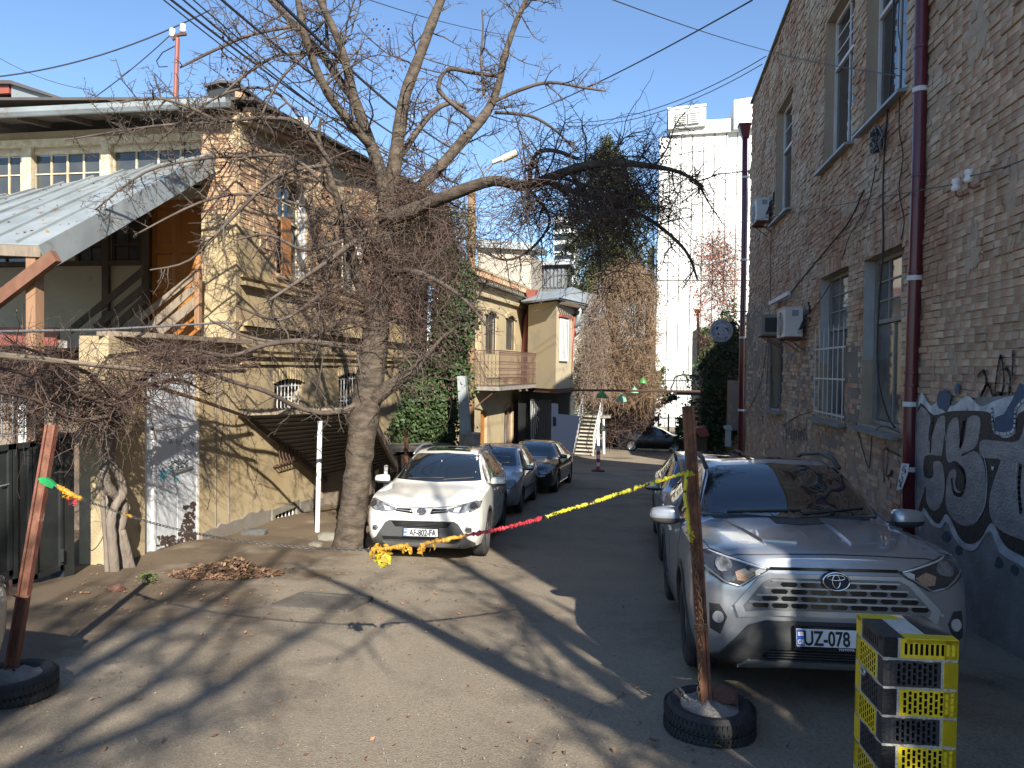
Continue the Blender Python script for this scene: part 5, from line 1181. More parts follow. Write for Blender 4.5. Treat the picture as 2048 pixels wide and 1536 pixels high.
def arch_cut(bm, wheels, r, w, mat_body, dark, name):
    me = bpy.data.meshes.new(name); bm.to_mesh(me); me.materials.append(mat_body); me.materials.append(dark)
    ob = bpy.data.objects.new(name, me); COL.objects.link(ob)
    cb = bmesh.new()
    for (y, z) in wheels:
        for s in (-1, 1):
            bmesh.ops.create_cone(cb, cap_ends=True, segments=36, radius1=r, radius2=r, depth=.5, matrix=Matrix.Translation((s * (w - .10), y, z)) @ Matrix.Rotation(pi / 2, 4, 'Y'))
    cm = bpy.data.meshes.new('cut'); cb.to_mesh(cm); cb.free(); cm.materials.append(dark); cm.materials.append(dark)
    for p in cm.polygons: p.material_index = 1
    co = bpy.data.objects.new('cut', cm); COL.objects.link(co)
    md = ob.modifiers.new('b', 'BOOLEAN'); md.operation = 'DIFFERENCE'; md.object = co; md.solver = 'EXACT'
    dg = bpy.context.evaluated_depsgraph_get(); ev = ob.evaluated_get(dg); m2 = bpy.data.meshes.new_from_object(ev)
    bpy.data.objects.remove(ob); bpy.data.objects.remove(co); bpy.data.meshes.remove(cm)
    for p in m2.polygons:
        p.use_smooth = True
        c = p.center
        p.material_index = 0
        for (y, z) in wheels:
            dd = math.hypot(c.y - y, c.z - z)
            if dd < r * 1.002 and abs(c.x) < w + .1 and (dd < r * .98 and abs(abs(c.x) - (w - .35)) < .02 or abs(dd - r) < .012 and abs(p.normal.x) < .6): p.material_index = 1
    m2.set_sharp_from_angle(angle=rad(38)); m2.name = name
    return m2
class Car:
    def __init__(s, label, cat_, stations, wheels, wr, halfw, pm, name='parked_car', L=4.6):
        s.root = thing(name, (0, 0, 0), label, cat_, None, absolute=False); s.pm = pm; s.wheels = wheels; s.wr = wr; s.hw = halfw; s.L = L
        bm = car_shell(stations); bmesh.ops.triangulate(bm, faces=bm.faces[:])
        s.bvh = BVHTree.FromBMesh(bm)
        me = arch_cut(bm, wheels, wr * 1.14, halfw, pm, plastic, 'body'); bm.free()
        s.body = link('body', me, s.root)
    def hit(s, a, b, axis):
        if axis == 'f': o, d = Vector((a, -3, b)), Vector((0, 1, 0))
        elif axis == 'r': o, d = Vector((a, s.L + 3, b)), Vector((0, -1, 0))
        elif axis == 't': o, d = Vector((a, b, 4)), Vector((0, 0, -1))
        elif axis == 'R': o, d = Vector((3, a, b)), Vector((-1, 0, 0))
        elif axis == 'L': o, d = Vector((-3, a, b)), Vector((1, 0, 0))
        h, n, _, _ = s.bvh.ray_cast(o, d)
        if h is None:
            h, n, _, _ = s.bvh.find_nearest(o + d * 3)
        if n.dot(d) > 0: n = -n
        return h, n, -d
    def slab(s, name, pts, axis, m_, off=.004, th=.02, res=.06, parent=None, smooth=True, curve=False):
        if curve: pts = _sm2(pts)
        bm = bmesh.new(); vs = [bm.verts.new((x, y, 0)) for x, y in pts]
        bm.faces.new(vs); bmesh.ops.triangulate(bm, faces=bm.faces[:])
        for _ in range(6):
            lg = [e for e in bm.edges if e.calc_length() > res]
            if not lg: break
            bmesh.ops.subdivide_edges(bm, edges=lg, cuts=1); bmesh.ops.triangulate(bm, faces=[f for f in bm.faces if len(f.verts) > 3])
        bm.verts.index_update()
        top = []; bot = []
        for v in bm.verts:
            h, n, d = s.hit(v.co.x, v.co.y, axis); n = (n + d * .6).normalized()
            top.append(h + n * off); bot.append(h + n * (off - th))
        fs = [[v.index for v in f.verts] for f in bm.faces]; be = [[v.index for v in e.verts] for e in bm.edges if e.is_boundary]
        bm.free(); k = len(top); b2 = bmesh.new(); nv = [b2.verts.new(p) for p in top + bot]
        flip = None
        for f in fs: b2.faces.new([nv[i] for i in f])
        for a, b in be:
            try: b2.faces.new((nv[a], nv[b], nv[b + k], nv[a + k]))
            except ValueError: pass
        bmesh.ops.recalc_face_normals(b2, faces=b2.faces[:])
        # make sure the outer face looks outward
        b2.faces.ensure_lookup_table(); f0 = b2.faces[0]; _, _, d = s.hit(pts[0][0], pts[0][1], axis)
        if f0.normal.dot(d) < 0: bmesh.ops.reverse_faces(b2, faces=b2.faces[:])
        me = bpy.data.meshes.new(name); b2.to_mesh(me); b2.free(); me.materials.append(m_)
        if smooth:
            for p in me.polygons: p.use_smooth = True
            me.set_sharp_from_angle(angle=rad(40))
        return link(name, me, parent or s.root)
    def line(s, name, pts, axis, r, m_, parent=None, off=0.0, n=6):
        o = []
        for i in range(len(pts) - 1):
            for k in range(n): t = k / n; o.append((pts[i][0] + (pts[i + 1][0] - pts[i][0]) * t, pts[i][1] + (pts[i + 1][1] - pts[i][1]) * t))
        o.append(pts[-1]); v = []
        for a, b in o: h, nn, d = s.hit(a, b, axis); v.append(h + d * off)
        q = MB(); q.tube(v, r, 5); return q.build(name, m_, parent or s.root, True)
    def mirror(s, name, pts, axis, m_, **k):
        a = s.slab(name, pts, axis, m_, **k)
        if axis in 'ft': b = s.slab(name, [(-x, y) for x, y in pts], axis, m_, **k)
        else: b = s.slab(name, pts, 'L' if axis == 'R' else 'R', m_, **k)
        return a, b
    def wheel_set(s, spokes=5, rimc=None, wdt=.225, inset=.0):
        r = s.wr
        for (y, z) in s.wheels:
            for sd in (1, -1):
                x = sd * (s.hw - wdt / 2 - .015 - inset)
                t = MB(); h = wdt / 2
                prof = [(r * .66, -h * .8), (r * .70, -h), (r * .86, -h * 1.03), (r * .965, -h * .86), (r, -h * .62)]
                for g in (-.42, -.14, .14, .42): prof += [(r, (g - .06) * h), (r - .010, (g - .05) * h), (r - .010, (g + .05) * h), (r, (g + .06) * h)]
                prof += [(r, h * .62), (r * .965, h * .86), (r * .86, h * 1.03), (r * .70, h), (r * .66, h * .8)]
                t.lathe(prof, 36, (x, y, z), 'x'); w = t.build('wheel', rubber, s.root, True, sharp=30)
                q = MB(); f = sd * h * .72
                q.lathe([(0, 0), (r * .66, 0)], 24, (x + f * .2, y, z), 'x'); q.build('rim_back', gloss, w)
                q = MB(); q.lathe([(r * .60, f * .9), (r * .67, f * 1.05), (r * .69, f * .8), (r * .66, -f * .5)], 30, (x, y, z), 'x')
                for k in range(spokes):
                    a = 2 * pi * k / spokes + .3
                    for da in (-.16, .16):
                        c0 = Vector((x + f * .55, y + math.cos(a + da * .6) * r * .12, z + math.sin(a + da * .6) * r * .12)); c1 = Vector((x + f * .85, y + math.cos(a + da) * r * .62, z + math.sin(a + da) * r * .62))
                        q.bar(c0, c1, .036, .03, (1, 0, 0))
                q.lathe([(0, f * .72), (r * .13, f * .70), (r * .15, f * .4)], 14, (x, y, z), 'x')
                q.build('rim', rimc or satin, w, True, sharp=35)
    def door_mirror(s, y, z, pm=None, sz=1.0):
        for sd in (1, -1):
            h, n, d = s.hit(y, z, 'R' if sd > 0 else 'L'); b = h
            c = b + Vector((sd * .17 * sz, .0, .04))
            bm = bmesh.new(); bmesh.ops.create_cube(bm, size=1); bmesh.ops.subdivide_edges(bm, edges=bm.edges[:], cuts=2, use_grid_fill=True)
            for v in bm.verts:
                p = v.co; k = p.length; p2 = p.normalized() * .5 * (.55) + p * .55
                tap = 1 - .22 * (p.x * sd + .5)
                v.co = (c.x + p2.x * .25 * sz, c.y + p2.y * .17 * sz * tap - sd * 0 + abs(p.x) * .0, c.z + p2.z * .17 * sz * tap)
            me = bpy.data.meshes.new('door_mirror'); bm.to_mesh(me); bm.free(); me.materials.append(pm or s.pm); me.materials.append(plastic)
            for f in me.polygons:
                f.use_smooth = True
                if f.center.z < c.z - .03 * sz: f.material_index = 1
            o = link('door_mirror', me, s.root)
            sb = o.modifiers.new('s', 'SUBSURF'); sb.levels = 1; sb.render_levels = 1
            q = MB(); q.bar(b - Vector((sd * .02, 0, 0)), c - Vector((sd * .06, 0, .06 * sz)), .07, .03); q.build('mirror_arm', plastic, o)
            q = MB(); q.obox(c + Vector((0, .088 * sz, 0)), (1, 0, 0), (0, 1, 0), (0, 0, 1), .095 * sz, .004, .06 * sz); q.build('mirror_glass', chrome, o)
    def plate(s, z, y, text, w=.52, h=.112, tx=.030, sub=None):
        t = MB(); t.box((-w / 2 - .012, y - .008, z - h / 2 - .022), (w / 2 + .012, y + .02, z + h / 2 + .012)); p = t.build('licence_plate', gloss, s.root)
        t = MB(); t.box((-w / 2, y - .014, z - h / 2), (w / 2, y - .004, z + h / 2)); t.build('plate_face', platew, p)
        t = MB(); t.box((-w / 2 + .002, y - .0155, z - h / 2 + .004), (-w / 2 + .052, y - .013, z + h / 2 - .004)); t.build('country_band', plateb, p)
        t = MB(); t.box((-w / 2 + .010, y - .0165, z + .012), (-w / 2 + .044, y - .015, z + .036)); t.build('flag', platew, p)
        t = MB(); t.box((-w / 2 + .0255, y - .0172, z + .012), (-w / 2 + .0285, y - .016, z + .036)); t.box((-w / 2 + .010, y - .0172, z + .0225), (-w / 2 + .044, y - .016, z + .0255)); t.build('flag_cross', plater, p, kind='stuff')
        s.text(text, tx, z - h * .41, y - .0165, h * 1.16, platek, p, sx=.70)
        s.text('GE', -w / 2 + .027, z - h * .36, y - .0165, .040, platew, p, sx=.85)
        if sub: s.text(sub, .05, z - h / 2 - .020, y - .0100, .020, platew, p, sx=1.2)
        return p
    def text(s, tx, x, z, y, size, m_, parent, sx=1.0):
        cu = bpy.data.curves.new('lettering', 'FONT'); cu.body = tx; cu.size = size; cu.align_x = 'CENTER'; cu.extrude = .0012; cu.offset = size * .022
        ob = bpy.data.objects.new('lettering', cu); COL.objects.link(ob); dg = bpy.context.evaluated_depsgraph_get()
        me = bpy.data.meshes.new_from_object(ob.evaluated_get(dg)); bpy.data.objects.remove(ob); me.materials.clear(); me.materials.append(m_)
        me.transform(Matrix.Translation((x, y, z)) @ Matrix.Rotation(pi / 2, 4, 'X') @ Matrix.Diagonal((sx, 1, 1, 1)))
        return link('lettering', me, parent)
    def emblem(s, z, y, rx, rz, bgm, fg=chrome, dome=True):
        t = MB(); n = 28
        t.prism([Vector((rx * math.cos(2 * pi * i / n), y, z + rz * math.sin(2 * pi * i / n))) for i in range(n)], (0, .04, 0)); e = t.build('emblem', bgm, s.root)
        q = MB()
        def ell(cx, cz, a, b, r_): q.tube([Vector((cx + a * math.cos(2 * pi * i / n), y - .004, cz + b * math.sin(2 * pi * i / n))) for i in range(n + 1)], r_, 5)
        ell(0, z, rx * .93, rz * .93, rx * .07); ell(0, z + rz * .40, rx * .62, rz * .28, rx * .055); ell(0, z, rx * .27, rz * .68, rx * .055)
        q.build('emblem_ring', fg, e, True); return e
    def wiper(s, a, b):
        q = []
        for i in range(7): t = i / 6; h, n, d = s.hit(a[0] + (b[0] - a[0]) * t, a[1] + (b[1] - a[1]) * t, 'f'); q.append(h + n * .018)
        m = MB(); m.tube(q, .009, 4); m.build('wiper', plastic, s.root)
    def place(s, loc, rz, slope=True):
        pitch = 0
        f = Vector((-math.sin(rz), math.cos(rz), 0))   # car +y
        if slope:
            z0 = gz(loc[1] + f.y * s.wheels[0][0]); z1 = gz(loc[1] + f.y * s.wheels[1][0]); base = s.wheels[1][0] - s.wheels[0][0]
            pitch = math.atan2(z1 - z0, base); z = z0 - math.tan(pitch) * s.wheels[0][0]
        else: z = gz(loc[1])
        s.root.rotation_euler = (pitch, 0, rz); s.root.location = (loc[0], loc[1], z + .005)
def _sm2(pts): return smooth(pts, 3)

def suv_front_common(c): pass
# ---- silver off-roader in the foreground right
silver = paint('silver_paint', (.40, .415, .44), .60, .28, dirt=(.36, .36, .36))
ST = [(-.005, .40, .60, .86, .985, .62, .70, .67, .42, .03), (.03, .33, .59, .90, 1.015, .70, .78, .75, .52, .035), (.12, .25, .59, .95, 1.04, .78, .86, .82, .64, .04), (.30, .23, .61, .985, 1.07, .84, .905, .86, .68, .04), (.60, .22, .62, 1.015, 1.105, .87, .925, .885, .72, .04),
      (1.05, .22, .64, 1.045, 1.145, .88, .927, .89, .73, .045), (1.20, .22, .64, 1.055, 1.165, .88, .927, .89, .71, .06), (1.60, .22, .64, 1.07, 1.395, .88, .927, .885, .65, .06), (2.0, .22, .64, 1.085, 1.585, .88, .927, .88, .60, .06), (2.35, .22, .65, 1.10, 1.655, .88, .927, .88, .585, .05), (3.0, .22, .65, 1.12, 1.672, .88, .925, .88, .58, .045),
      (3.8, .23, .66, 1.15, 1.62, .87, .92, .875, .57, .05), (4.2, .25, .67, 1.16, 1.50, .85, .91, .86, .58, .06), (4.45, .30, .68, 1.12, 1.25, .80, .87, .82, .62, .06), (4.60, .38, .70, .98, 1.06, .70, .78, .73, .55, .05)]
c1 = Car('silver off-roader with black lower bumper parked facing the camera behind the perforated pillar', 'car', ST, [(.93, .36), (3.62, .36)], .36, .925, silver)
c1.slab('windscreen', [(-.715, 1.18), (0, 1.15), (.715, 1.18), (.675, 1.28), (.565, 1.54), (.48, 1.57), (0, 1.585), (-.48, 1.57), (-.565, 1.54), (-.675, 1.28)], 'f', carglass, off=.012, th=.03, res=.06)
c1.line('windscreen_rubber', [(-.735, 1.17), (-.585, 1.55), (0, 1.592), (.585, 1.55), (.735, 1.17)], 'f', .010, plastic, off=.003)
c1.slab('cowl', [(-.73, 1.163), (.73, 1.163), (.70, 1.145), (0, 1.125), (-.70, 1.145)], 'f', plastic, off=.006, res=.1)
c1.wiper((-.50, 1.18), (.10, 1.20)); c1.wiper((.10, 1.17), (.62, 1.22))
for ax in 'RL':
    c1.slab('side_window', [(1.42, 1.10), (2.38, 1.14), (2.38, 1.52), (2.05, 1.50), (1.80, 1.38)], ax, carglass, off=.005)
    c1.slab('side_window', [(2.46, 1.145), (3.30, 1.18), (3.22, 1.50), (2.46, 1.53)], ax, carglass, off=.005)
    c1.slab('side_window', [(3.38, 1.19), (3.95, 1.25), (3.60, 1.45), (3.34, 1.49)], ax, carglass, off=.005)
    for pts in ([(1.22, .40), (1.25, 1.0), (1.32, 1.08)], [(2.42, .36), (2.42, 1.12)], [(3.30, .60), (3.38, 1.16)]): c1.line('door_seam', pts, ax, .004, plastic, off=-.001)
    c1.slab('door_cladding', [(1.36, .24), (3.20, .24), (3.20, .40), (1.36, .40)], ax, plastic, off=.02, th=.04)
    for yy in (2.12, 3.02):
        h, n, d = c1.hit(yy, .97, ax); q = MB(); q.bar(h + d * .03 - Vector((0, .1, 0)), h + d * .03 + Vector((0, .1, 0)), .022, .028); q.build('door_handle', silver, c1.root)
    for (wy, wz) in c1.wheels:
        n_ = 18; ring = [(wy + math.cos(a) * .412, wz + math.sin(a) * .412) for a in [pi * (-.06 + 1.12 * i / n_) for i in range(n_ + 1)]] + [(wy + math.cos(a) * .478, wz + math.sin(a) * .470) for a in [pi * (1.06 - 1.12 * i / n_) for i in range(n_ + 1)]]
        c1.slab('arch_trim', ring, ax, plastic, off=.012, th=.03, res=.08)
# bonnet shut line, bonnet creases
c1.line('bonnet_seam', [(-.70, .965), (-.60, .985), (-.3, 1.0), (0, 1.005), (.3, 1.0), (.60, .985), (.70, .965)], 'f', .005, plastic, off=.0)
for sd in (1, -1):
    c1.line('bonnet_seam', [(sd * .76, .20), (sd * .80, .6), (sd * .79, 1.1)], 't', .004, plastic, off=-.001)
    c1.slab('bonnet_bulge', [(sd * .18, .20), (sd * .40, .26), (sd * .56, 1.08), (sd * .20, 1.10)], 't', silver, off=.016, th=.03, res=.1)
# headlights
HL = [(.40, .905), (.58, .785), (.70, .80), (.86, .895), (.885, .975), (.76, 1.0), (.60, .96)]
DZ = .052
for sd in (1, -1):
    pt = lambda l: [(sd * x, z + (DZ if z > .7 and l is not HL else 0)) for x, z in l]
    h_ = c1.slab('headlight', pt(HL), 'f', lampdark, off=.010, th=.04, res=.05)
    c1.slab('projector', pt([(.70 + .055 * math.cos(a), .868 + .042 * math.sin(a)) for a in [i * pi / 7 for i in range(14)]]), 'f', lampglass, off=.022, th=.02, parent=h_)
    c1.slab('indicator', pt([(.505, .815), (.56, .765), (.62, .775), (.63, .825), (.57, .85)]), 'f', amber, off=.016, th=.012, parent=h_)
    c1.slab('reflector', pt([(.43, .842), (.50, .795), (.50, .84), (.47, .855)]), 'f', clear, off=.016, th=.012, parent=h_)
    c1.line('light_strip', pt([(.43, .852), (.60, .90), (.80, .945)]), 'f', .008, clear, parent=h_, off=.012)
    c1.line('light_strip', pt([(.46, .825), (.605, .735), (.70, .760), (.84, .865)]), 'f', .007, satin, parent=h_, off=.012)
    # fog lamp pocket
    fg_ = c1.slab('fog_lamp_pocket', pt([(.735, .66), (.69, .58), (.735, .46), (.80, .49), (.80, .66)]), 'f', plastic, off=.004, th=.03, res=.05)
    c1.slab('fog_lamp', pt([(.745 + .035 * math.cos(a), .575 + .04 * math.sin(a)) for a in [i * pi / 6 for i in range(12)]]), 'f', clear, off=.012, th=.02, parent=fg_)
# upper gap, grille with hexagonal mesh
c1.slab('bonnet_gap', [(-.42, .898), (.42, .898), (.40, .918), (-.40, .918)], 'f', gloss, off=.006, th=.02)
GR = [(-.40, .85), (.40, .85), (.455, .82), (.585, .665), (.57, .625), (.42, .64), (-.42, .64), (-.57, .625), (-.585, .665), (-.455, .82)]
gfr = c1.slab('grille_frame', [(-.42, .875), (.42, .875), (.49, .84), (.645, .665), (.62, .585), (.42, .602), (-.42, .602), (-.62, .585), (-.645, .665), (-.49, .84)], 'f', silver, off=.028, th=.06, res=.06)
gbk = c1.slab('grille', GR, 'f', mat('grille_grey', (.13, .135, .14), .4, .5, var=(.20, .20, .20), vs=20), off=.034, th=.03, res=.06)
def in_gr(x, z):
    n = len(GR); ins = False
    for i in range(n):
        (x1, z1), (x2, z2) = GR[i], GR[(i + 1) % n]
        if (z1 > z) != (z2 > z) and x < (x2 - x1) * (z - z1) / (z2 - z1) + x1: ins = not ins
    return ins
def gpt(x, z, o): h, n, d = c1.hit(x, z, 'f'); return h + d * o
for k in range(4):      # rows of long hexagonal openings between silver slats, thin slots in between
    z0 = .672 + k * .046; x = -.60 + (k % 2) * .062
    while x < .60:
        hx_ = [(x - .056, z0), (x - .040, z0 + .0165), (x + .040, z0 + .0165), (x + .056, z0), (x + .040, z0 - .0165), (x - .040, z0 - .0165)]
        if all(in_gr(px_, pz_) for px_, pz_ in hx_):
            q = MB(); v = [gpt(px_, pz_, .037) for px_, pz_ in hx_]; q.poly(v); w_ = [p - Vector((0, -.006, 0)) for p in v]
            for i in range(6): q.quad(v[i], v[(i + 1) % 6], w_[(i + 1) % 6], w_[i])
            q.build('grille_opening', gloss, gbk)
        hx2 = [(x + .066, z0 - .004), (x + .120, z0 - .004), (x + .120, z0 + .004), (x + .066, z0 + .004)]
        x += .124
    q = MB(); z1 = z0 + .023
    xx = -.6
    while xx < .6:
        if in_gr(xx, z1) and in_gr(xx + .05, z1): q.bar(gpt(xx, z1, .040), gpt(xx + .05, z1, .040), .012, .005); q.bar(gpt(xx, z1 - .0055, .038), gpt(xx + .05, z1 - .0055, .038), .004, .005)
        xx += .05
    if q.v: q.build('grille_slat', satin, gbk)
# black lower bumper, intake, skid plate
lb = c1.slab('lower_bumper', [(-.44, .565), (.44, .565), (.56, .53), (.74, .335), (.80, .30), (.80, .26), (.60, .235), (-.60, .235), (-.80, .26), (-.80, .30), (-.74, .335), (-.56, .53)], 'f', plastic, off=.020, th=.05, res=.06)
c1.slab('lower_intake', [(-.42, .385), (.42, .385), (.47, .34), (.43, .305), (-.43, .305), (-.47, .34)], 'f', gloss, off=.024, th=.02, res=.08, parent=lb)
for zz in (.325, .345, .365): c1.line('intake_bar', [(-.44, zz), (.44, zz)], 'f', .005, plastic, off=.028, parent=lb)
c1.slab('skid_plate', [(-.56, .305), (.56, .305), (.62, .25), (.34, .24), (.30, .26), (-.30, .26), (-.34, .24), (-.62, .25)], 'f', satin, off=.034, th=.05, res=.08)
for sd in (1, -1): c1.slab('parking_sensor', [(sd * (.66 + .011 * math.cos(a)), .635 + .011 * math.sin(a)) for a in [i * pi / 4 for i in range(8)]], 'f', satin, off=.004, th=.01)
h, n, d = c1.hit(0, .45, 'f'); c1.plate(.475, h.y - .045, 'UZ-078', sub='TOYOTA', tx=-.072)
h, n, d = c1.hit(0, .85, 'f'); c1.emblem(.842, h.y - .066, .088, .062, mat('emblem_blue_black', (.008, .012, .024), .45))
for sd in (1, -1):
    q = MB(); q.tube([(sd * .60, 1.95, 1.555), (sd * .605, 2.15, 1.64), (sd * .61, 2.6, 1.70), (sd * .61, 3.4, 1.695), (sd * .60, 3.85, 1.62)], .022, 6); q.build('roof_rail', plastic, c1.root, True)
c1.slab('roof_glass', [(-.42, 2.2), (.42, 2.2), (.42, 3.0), (-.42, 3.0)], 't', carglass, off=.004, th=.01, res=.15)
c1.slab('camera_housing', [(-.10, 1.56), (.10, 1.56), (.07, 1.50), (-.07, 1.50)], 'f', plastic, off=.009, th=.01)
c1.door_mirror(1.50, 1.10, silver); c1.wheel_set(5, satin, .235)
# ---- white off-roader under the tree
white = paint('pearl_white_paint', (.76, .74, .68), 0, .25, dirt=(.62, .58, .50))
ST2 = [(-.005, .36, .58, .78, .86, .58, .68, .64, .36, .03), (.04, .30, .57, .84, .93, .68, .78, .74, .50, .04), (.14, .24, .58, .90, .99, .77, .86, .81, .62, .045), (.32, .22, .60, .955, 1.035, .83, .90, .85, .68, .05), (.62, .22, .62, 1.00, 1.085, .86, .92, .875, .71, .05),
      (1.0, .22, .64, 1.035, 1.125, .87, .922, .88, .72, .05), (1.15, .22, .64, 1.05, 1.165, .87, .922, .88, .70, .06), (1.6, .22, .64, 1.07, 1.42, .87, .922, .875, .64, .06), (1.98, .22, .64, 1.085, 1.575, .87, .922, .87, .595, .06), (2.4, .22, .65, 1.10, 1.645, .87, .922, .87, .575, .05), (3.1, .22, .65, 1.12, 1.655, .87, .92, .87, .57, .045),
      (3.9, .23, .66, 1.16, 1.58, .86, .91, .86, .56, .05), (4.25, .27, .67, 1.15, 1.42, .82, .88, .83, .58, .06), (4.45, .32, .68, 1.08, 1.20, .76, .84, .79, .6, .05), (4.57, .38, .70, .95, 1.02, .68, .76, .71, .52, .05)]
c2 = Car('white off-roader with grey lower bumper parked under the bare tree', 'car', ST2, [(.92, .355), (3.58, .355)], .355, .92, white)
c2.slab('windscreen', [(-.72, 1.165), (0, 1.14), (.72, 1.165), (.575, 1.535), (.48, 1.56), (0, 1.572), (-.48, 1.56), (-.575, 1.535)], 'f', carglass, off=.006, res=.09)
c2.line('windscreen_rubber', [(-.72, 1.165), (-.575, 1.535), (0, 1.575), (.575, 1.535), (.72, 1.165)], 'f', .010, plastic, off=.003)
c2.wiper((-.5, 1.17), (.1, 1.19)); c2.wiper((.1, 1.165), (.6, 1.2))
for ax in 'RL':
    c2.slab('side_window', [(1.36, 1.10), (2.34, 1.13), (2.34, 1.50), (2.03, 1.48), (1.75, 1.36)], ax, carglass, off=.005)
    c2.slab('side_window', [(2.42, 1.135), (3.26, 1.17), (3.20, 1.48), (2.42, 1.51)], ax, carglass, off=.005)
    c2.slab('side_window', [(3.34, 1.19), (3.95, 1.25), (3.58, 1.42), (3.30, 1.47)], ax, carglass, off=.005)
    for pts in ([(1.20, .40), (1.23, 1.0), (1.30, 1.07)], [(2.38, .36), (2.38, 1.12)], [(3.26, .60), (3.34, 1.16)]): c2.line('door_seam', pts, ax, .004, plastic, off=-.001)
    for yy in (2.08, 2.98):
        h, n, d = c2.hit(yy, .97, ax); q = MB(); q.bar(h + d * .03 - Vector((0, .1, 0)), h + d * .03 + Vector((0, .1, 0)), .022, .028); q.build('door_handle', chrome, c2.root)
    for (wy, wz) in c2.wheels:
        n_ = 16; ring = [(wy + math.cos(a) * .406, wz + math.sin(a) * .406) for a in [pi * (-.06 + 1.12 * i / n_) for i in range(n_ + 1)]] + [(wy + math.cos(a) * .455, wz + math.sin(a) * .45) for a in [pi * (1.06 - 1.12 * i / n_) for i in range(n_ + 1)]]
        c2.slab('arch_trim', ring, ax, plastic, off=.008, th=.03, res=.08)
c2.line('bonnet_seam', [(-.80, .95), (-.5, .885), (-.2, .855), (0, .85), (.2, .855), (.5, .885), (.80, .95)], 'f', .006, plastic)
for sd in (1, -1):
    pt = lambda l: [(sd * x, z) for x, z in l]
    h_ = c2.slab('headlight', pt([(.42, .80), (.40, .845), (.62, .905), (.80, .945), (.865, .94), (.855, .86), (.74, .80), (.56, .78)]), 'f', lampglass, off=.010, th=.04, res=.05)
    c2.slab('projector', pt([(.765 + .05 * math.cos(a), .885 + .042 * math.sin(a)) for a in [i * pi / 6 for i in range(12)]]), 'f', lampdark, off=.020, th=.02, parent=h_)
    c2.slab('reflector', pt([(.48, .80), (.56, .80), (.60, .87), (.50, .85)]), 'f', clear, off=.016, th=.012, parent=h_)
    c2.slab('upper_grille', pt([(.13, .76), (.40, .795), (.385, .84), (.16, .84)]), 'f', gloss, off=.008, th=.03)
    c2.line('grille_bar', pt([(.14, .795), (.41, .82)]), 'f', .010, satin, off=.010)
    f_ = c2.slab('fog_lamp', pt([(.76, .56), (.68, .58), (.66, .53), (.70, .49), (.76, .50)]), 'f', lampglass, off=.008, th=.03)
    q = MB(); q.tube([(sd * .585, 1.95, 1.55), (sd * .59, 2.2, 1.63), (sd * .59, 2.7, 1.69), (sd * .59, 3.4, 1.68), (sd * .585, 3.9, 1.59)], .022, 6); q.build('roof_rail', satin, c2.root, True)
lb = c2.slab('lower_bumper', [(-.50, .655), (.50, .655), (.56, .62), (.70, .40), (.80, .33), (.80, .27), (.55, .23), (-.55, .23), (-.80, .27), (-.80, .33), (-.70, .40), (-.56, .62)], 'f', mat('grey_bumper_plastic', (.06, .062, .062), .55), off=.014, th=.05, res=.06)
gi = c2.slab('lower_grille', [(-.46, .645), (.46, .645), (.40, .565), (-.40, .565)], 'f', gloss, off=.020, th=.03, parent=lb)
for zz in (.585, .605, .625): c2.line('grille_bar', [(-.41, zz), (.41, zz)], 'f', .006, plastic, off=.024, parent=lb)
c2.slab('lower_intake', [(-.60, .415), (.60, .415), (.58, .37), (-.58, .37)], 'f', gloss, off=.018, th=.02, parent=lb)
c2.slab('skid_plate', [(-.60, .335), (.60, .335), (.55, .275), (-.55, .275)], 'f', satin, off=.026, th=.04, res=.08)
h, n, d = c2.hit(0, .49, 'f'); c2.plate(.487, h.y - .035, 'AF-802-FA')
h, n, d = c2.hit(0, .80, 'f'); c2.emblem(.80, h.y - .022, .075, .055, mat('emblem_grey', (.08, .08, .09), .3))
c2.slab('roof_glass', [(-.40, 2.15), (.40, 2.15), (.40, 2.85), (-.40, 2.85)], 't', carglass, off=.004, th=.01, res=.15)
q = MB(); h, n, d = c2.hit(-.02, 1.42, 'f'); q.tube([h + Vector((0, .05, .05)), h + Vector((0, .03, -.12))], .006, 4); q.build('mirror_charm', whitepaint, c2.root)
c2.door_mirror(1.42, 1.10, white); c2.wheel_set(5, satin, .225)
# ---- generic smaller cars
def scaled(st, L, H, Wd, hood=1.0):
    return [(y / 4.6 * L, zb * .85, zm * H / 1.67, zs * H / 1.67 * hood, zt * H / 1.67, wb * Wd, wm * Wd, ws * Wd, wt * Wd, cr) for (y, zb, zm, zs, zt, wb, wm, ws, wt, cr) in st]
HATCH = [(-.005, .34, .48, .62, .70, .52, .62, .58, .35, .03), (.05, .26, .47, .67, .76, .64, .74, .70, .48, .04), (.2, .20, .48, .75, .84, .74, .81, .78, .60, .05), (.5, .18, .50, .82, .91, .79, .85, .81, .66, .05), (.85, .18, .52, .88, .98, .80, .855, .82, .67, .06), (1.05, .18, .52, .90, 1.05, .80, .855, .82, .65, .06),
         (1.6, .18, .53, .92, 1.36, .80, .855, .81, .58, .06), (1.95, .18, .53, .94, 1.455, .80, .855, .81, .555, .05), (2.6, .18, .54, .97, 1.50, .80, .855, .81, .55, .04), (3.2, .19, .55, 1.0, 1.47, .80, .85, .80, .54, .05), (3.7, .22, .56, 1.0, 1.33, .76, .82, .77, .53, .06), (3.95, .28, .57, .95, 1.08, .70, .78, .73, .54, .05), (4.05, .34, .58, .85, .92, .62, .70, .66, .45, .04)]
hs_ = paint('silver_blue_paint', (.36, .385, .42), .6, .3)
c3 = Car('silver hatchback parked between the white off-roader and the black saloon', 'car', HATCH, [(.78, .30), (3.25, .30)], .30, .85, hs_, L=4.05)
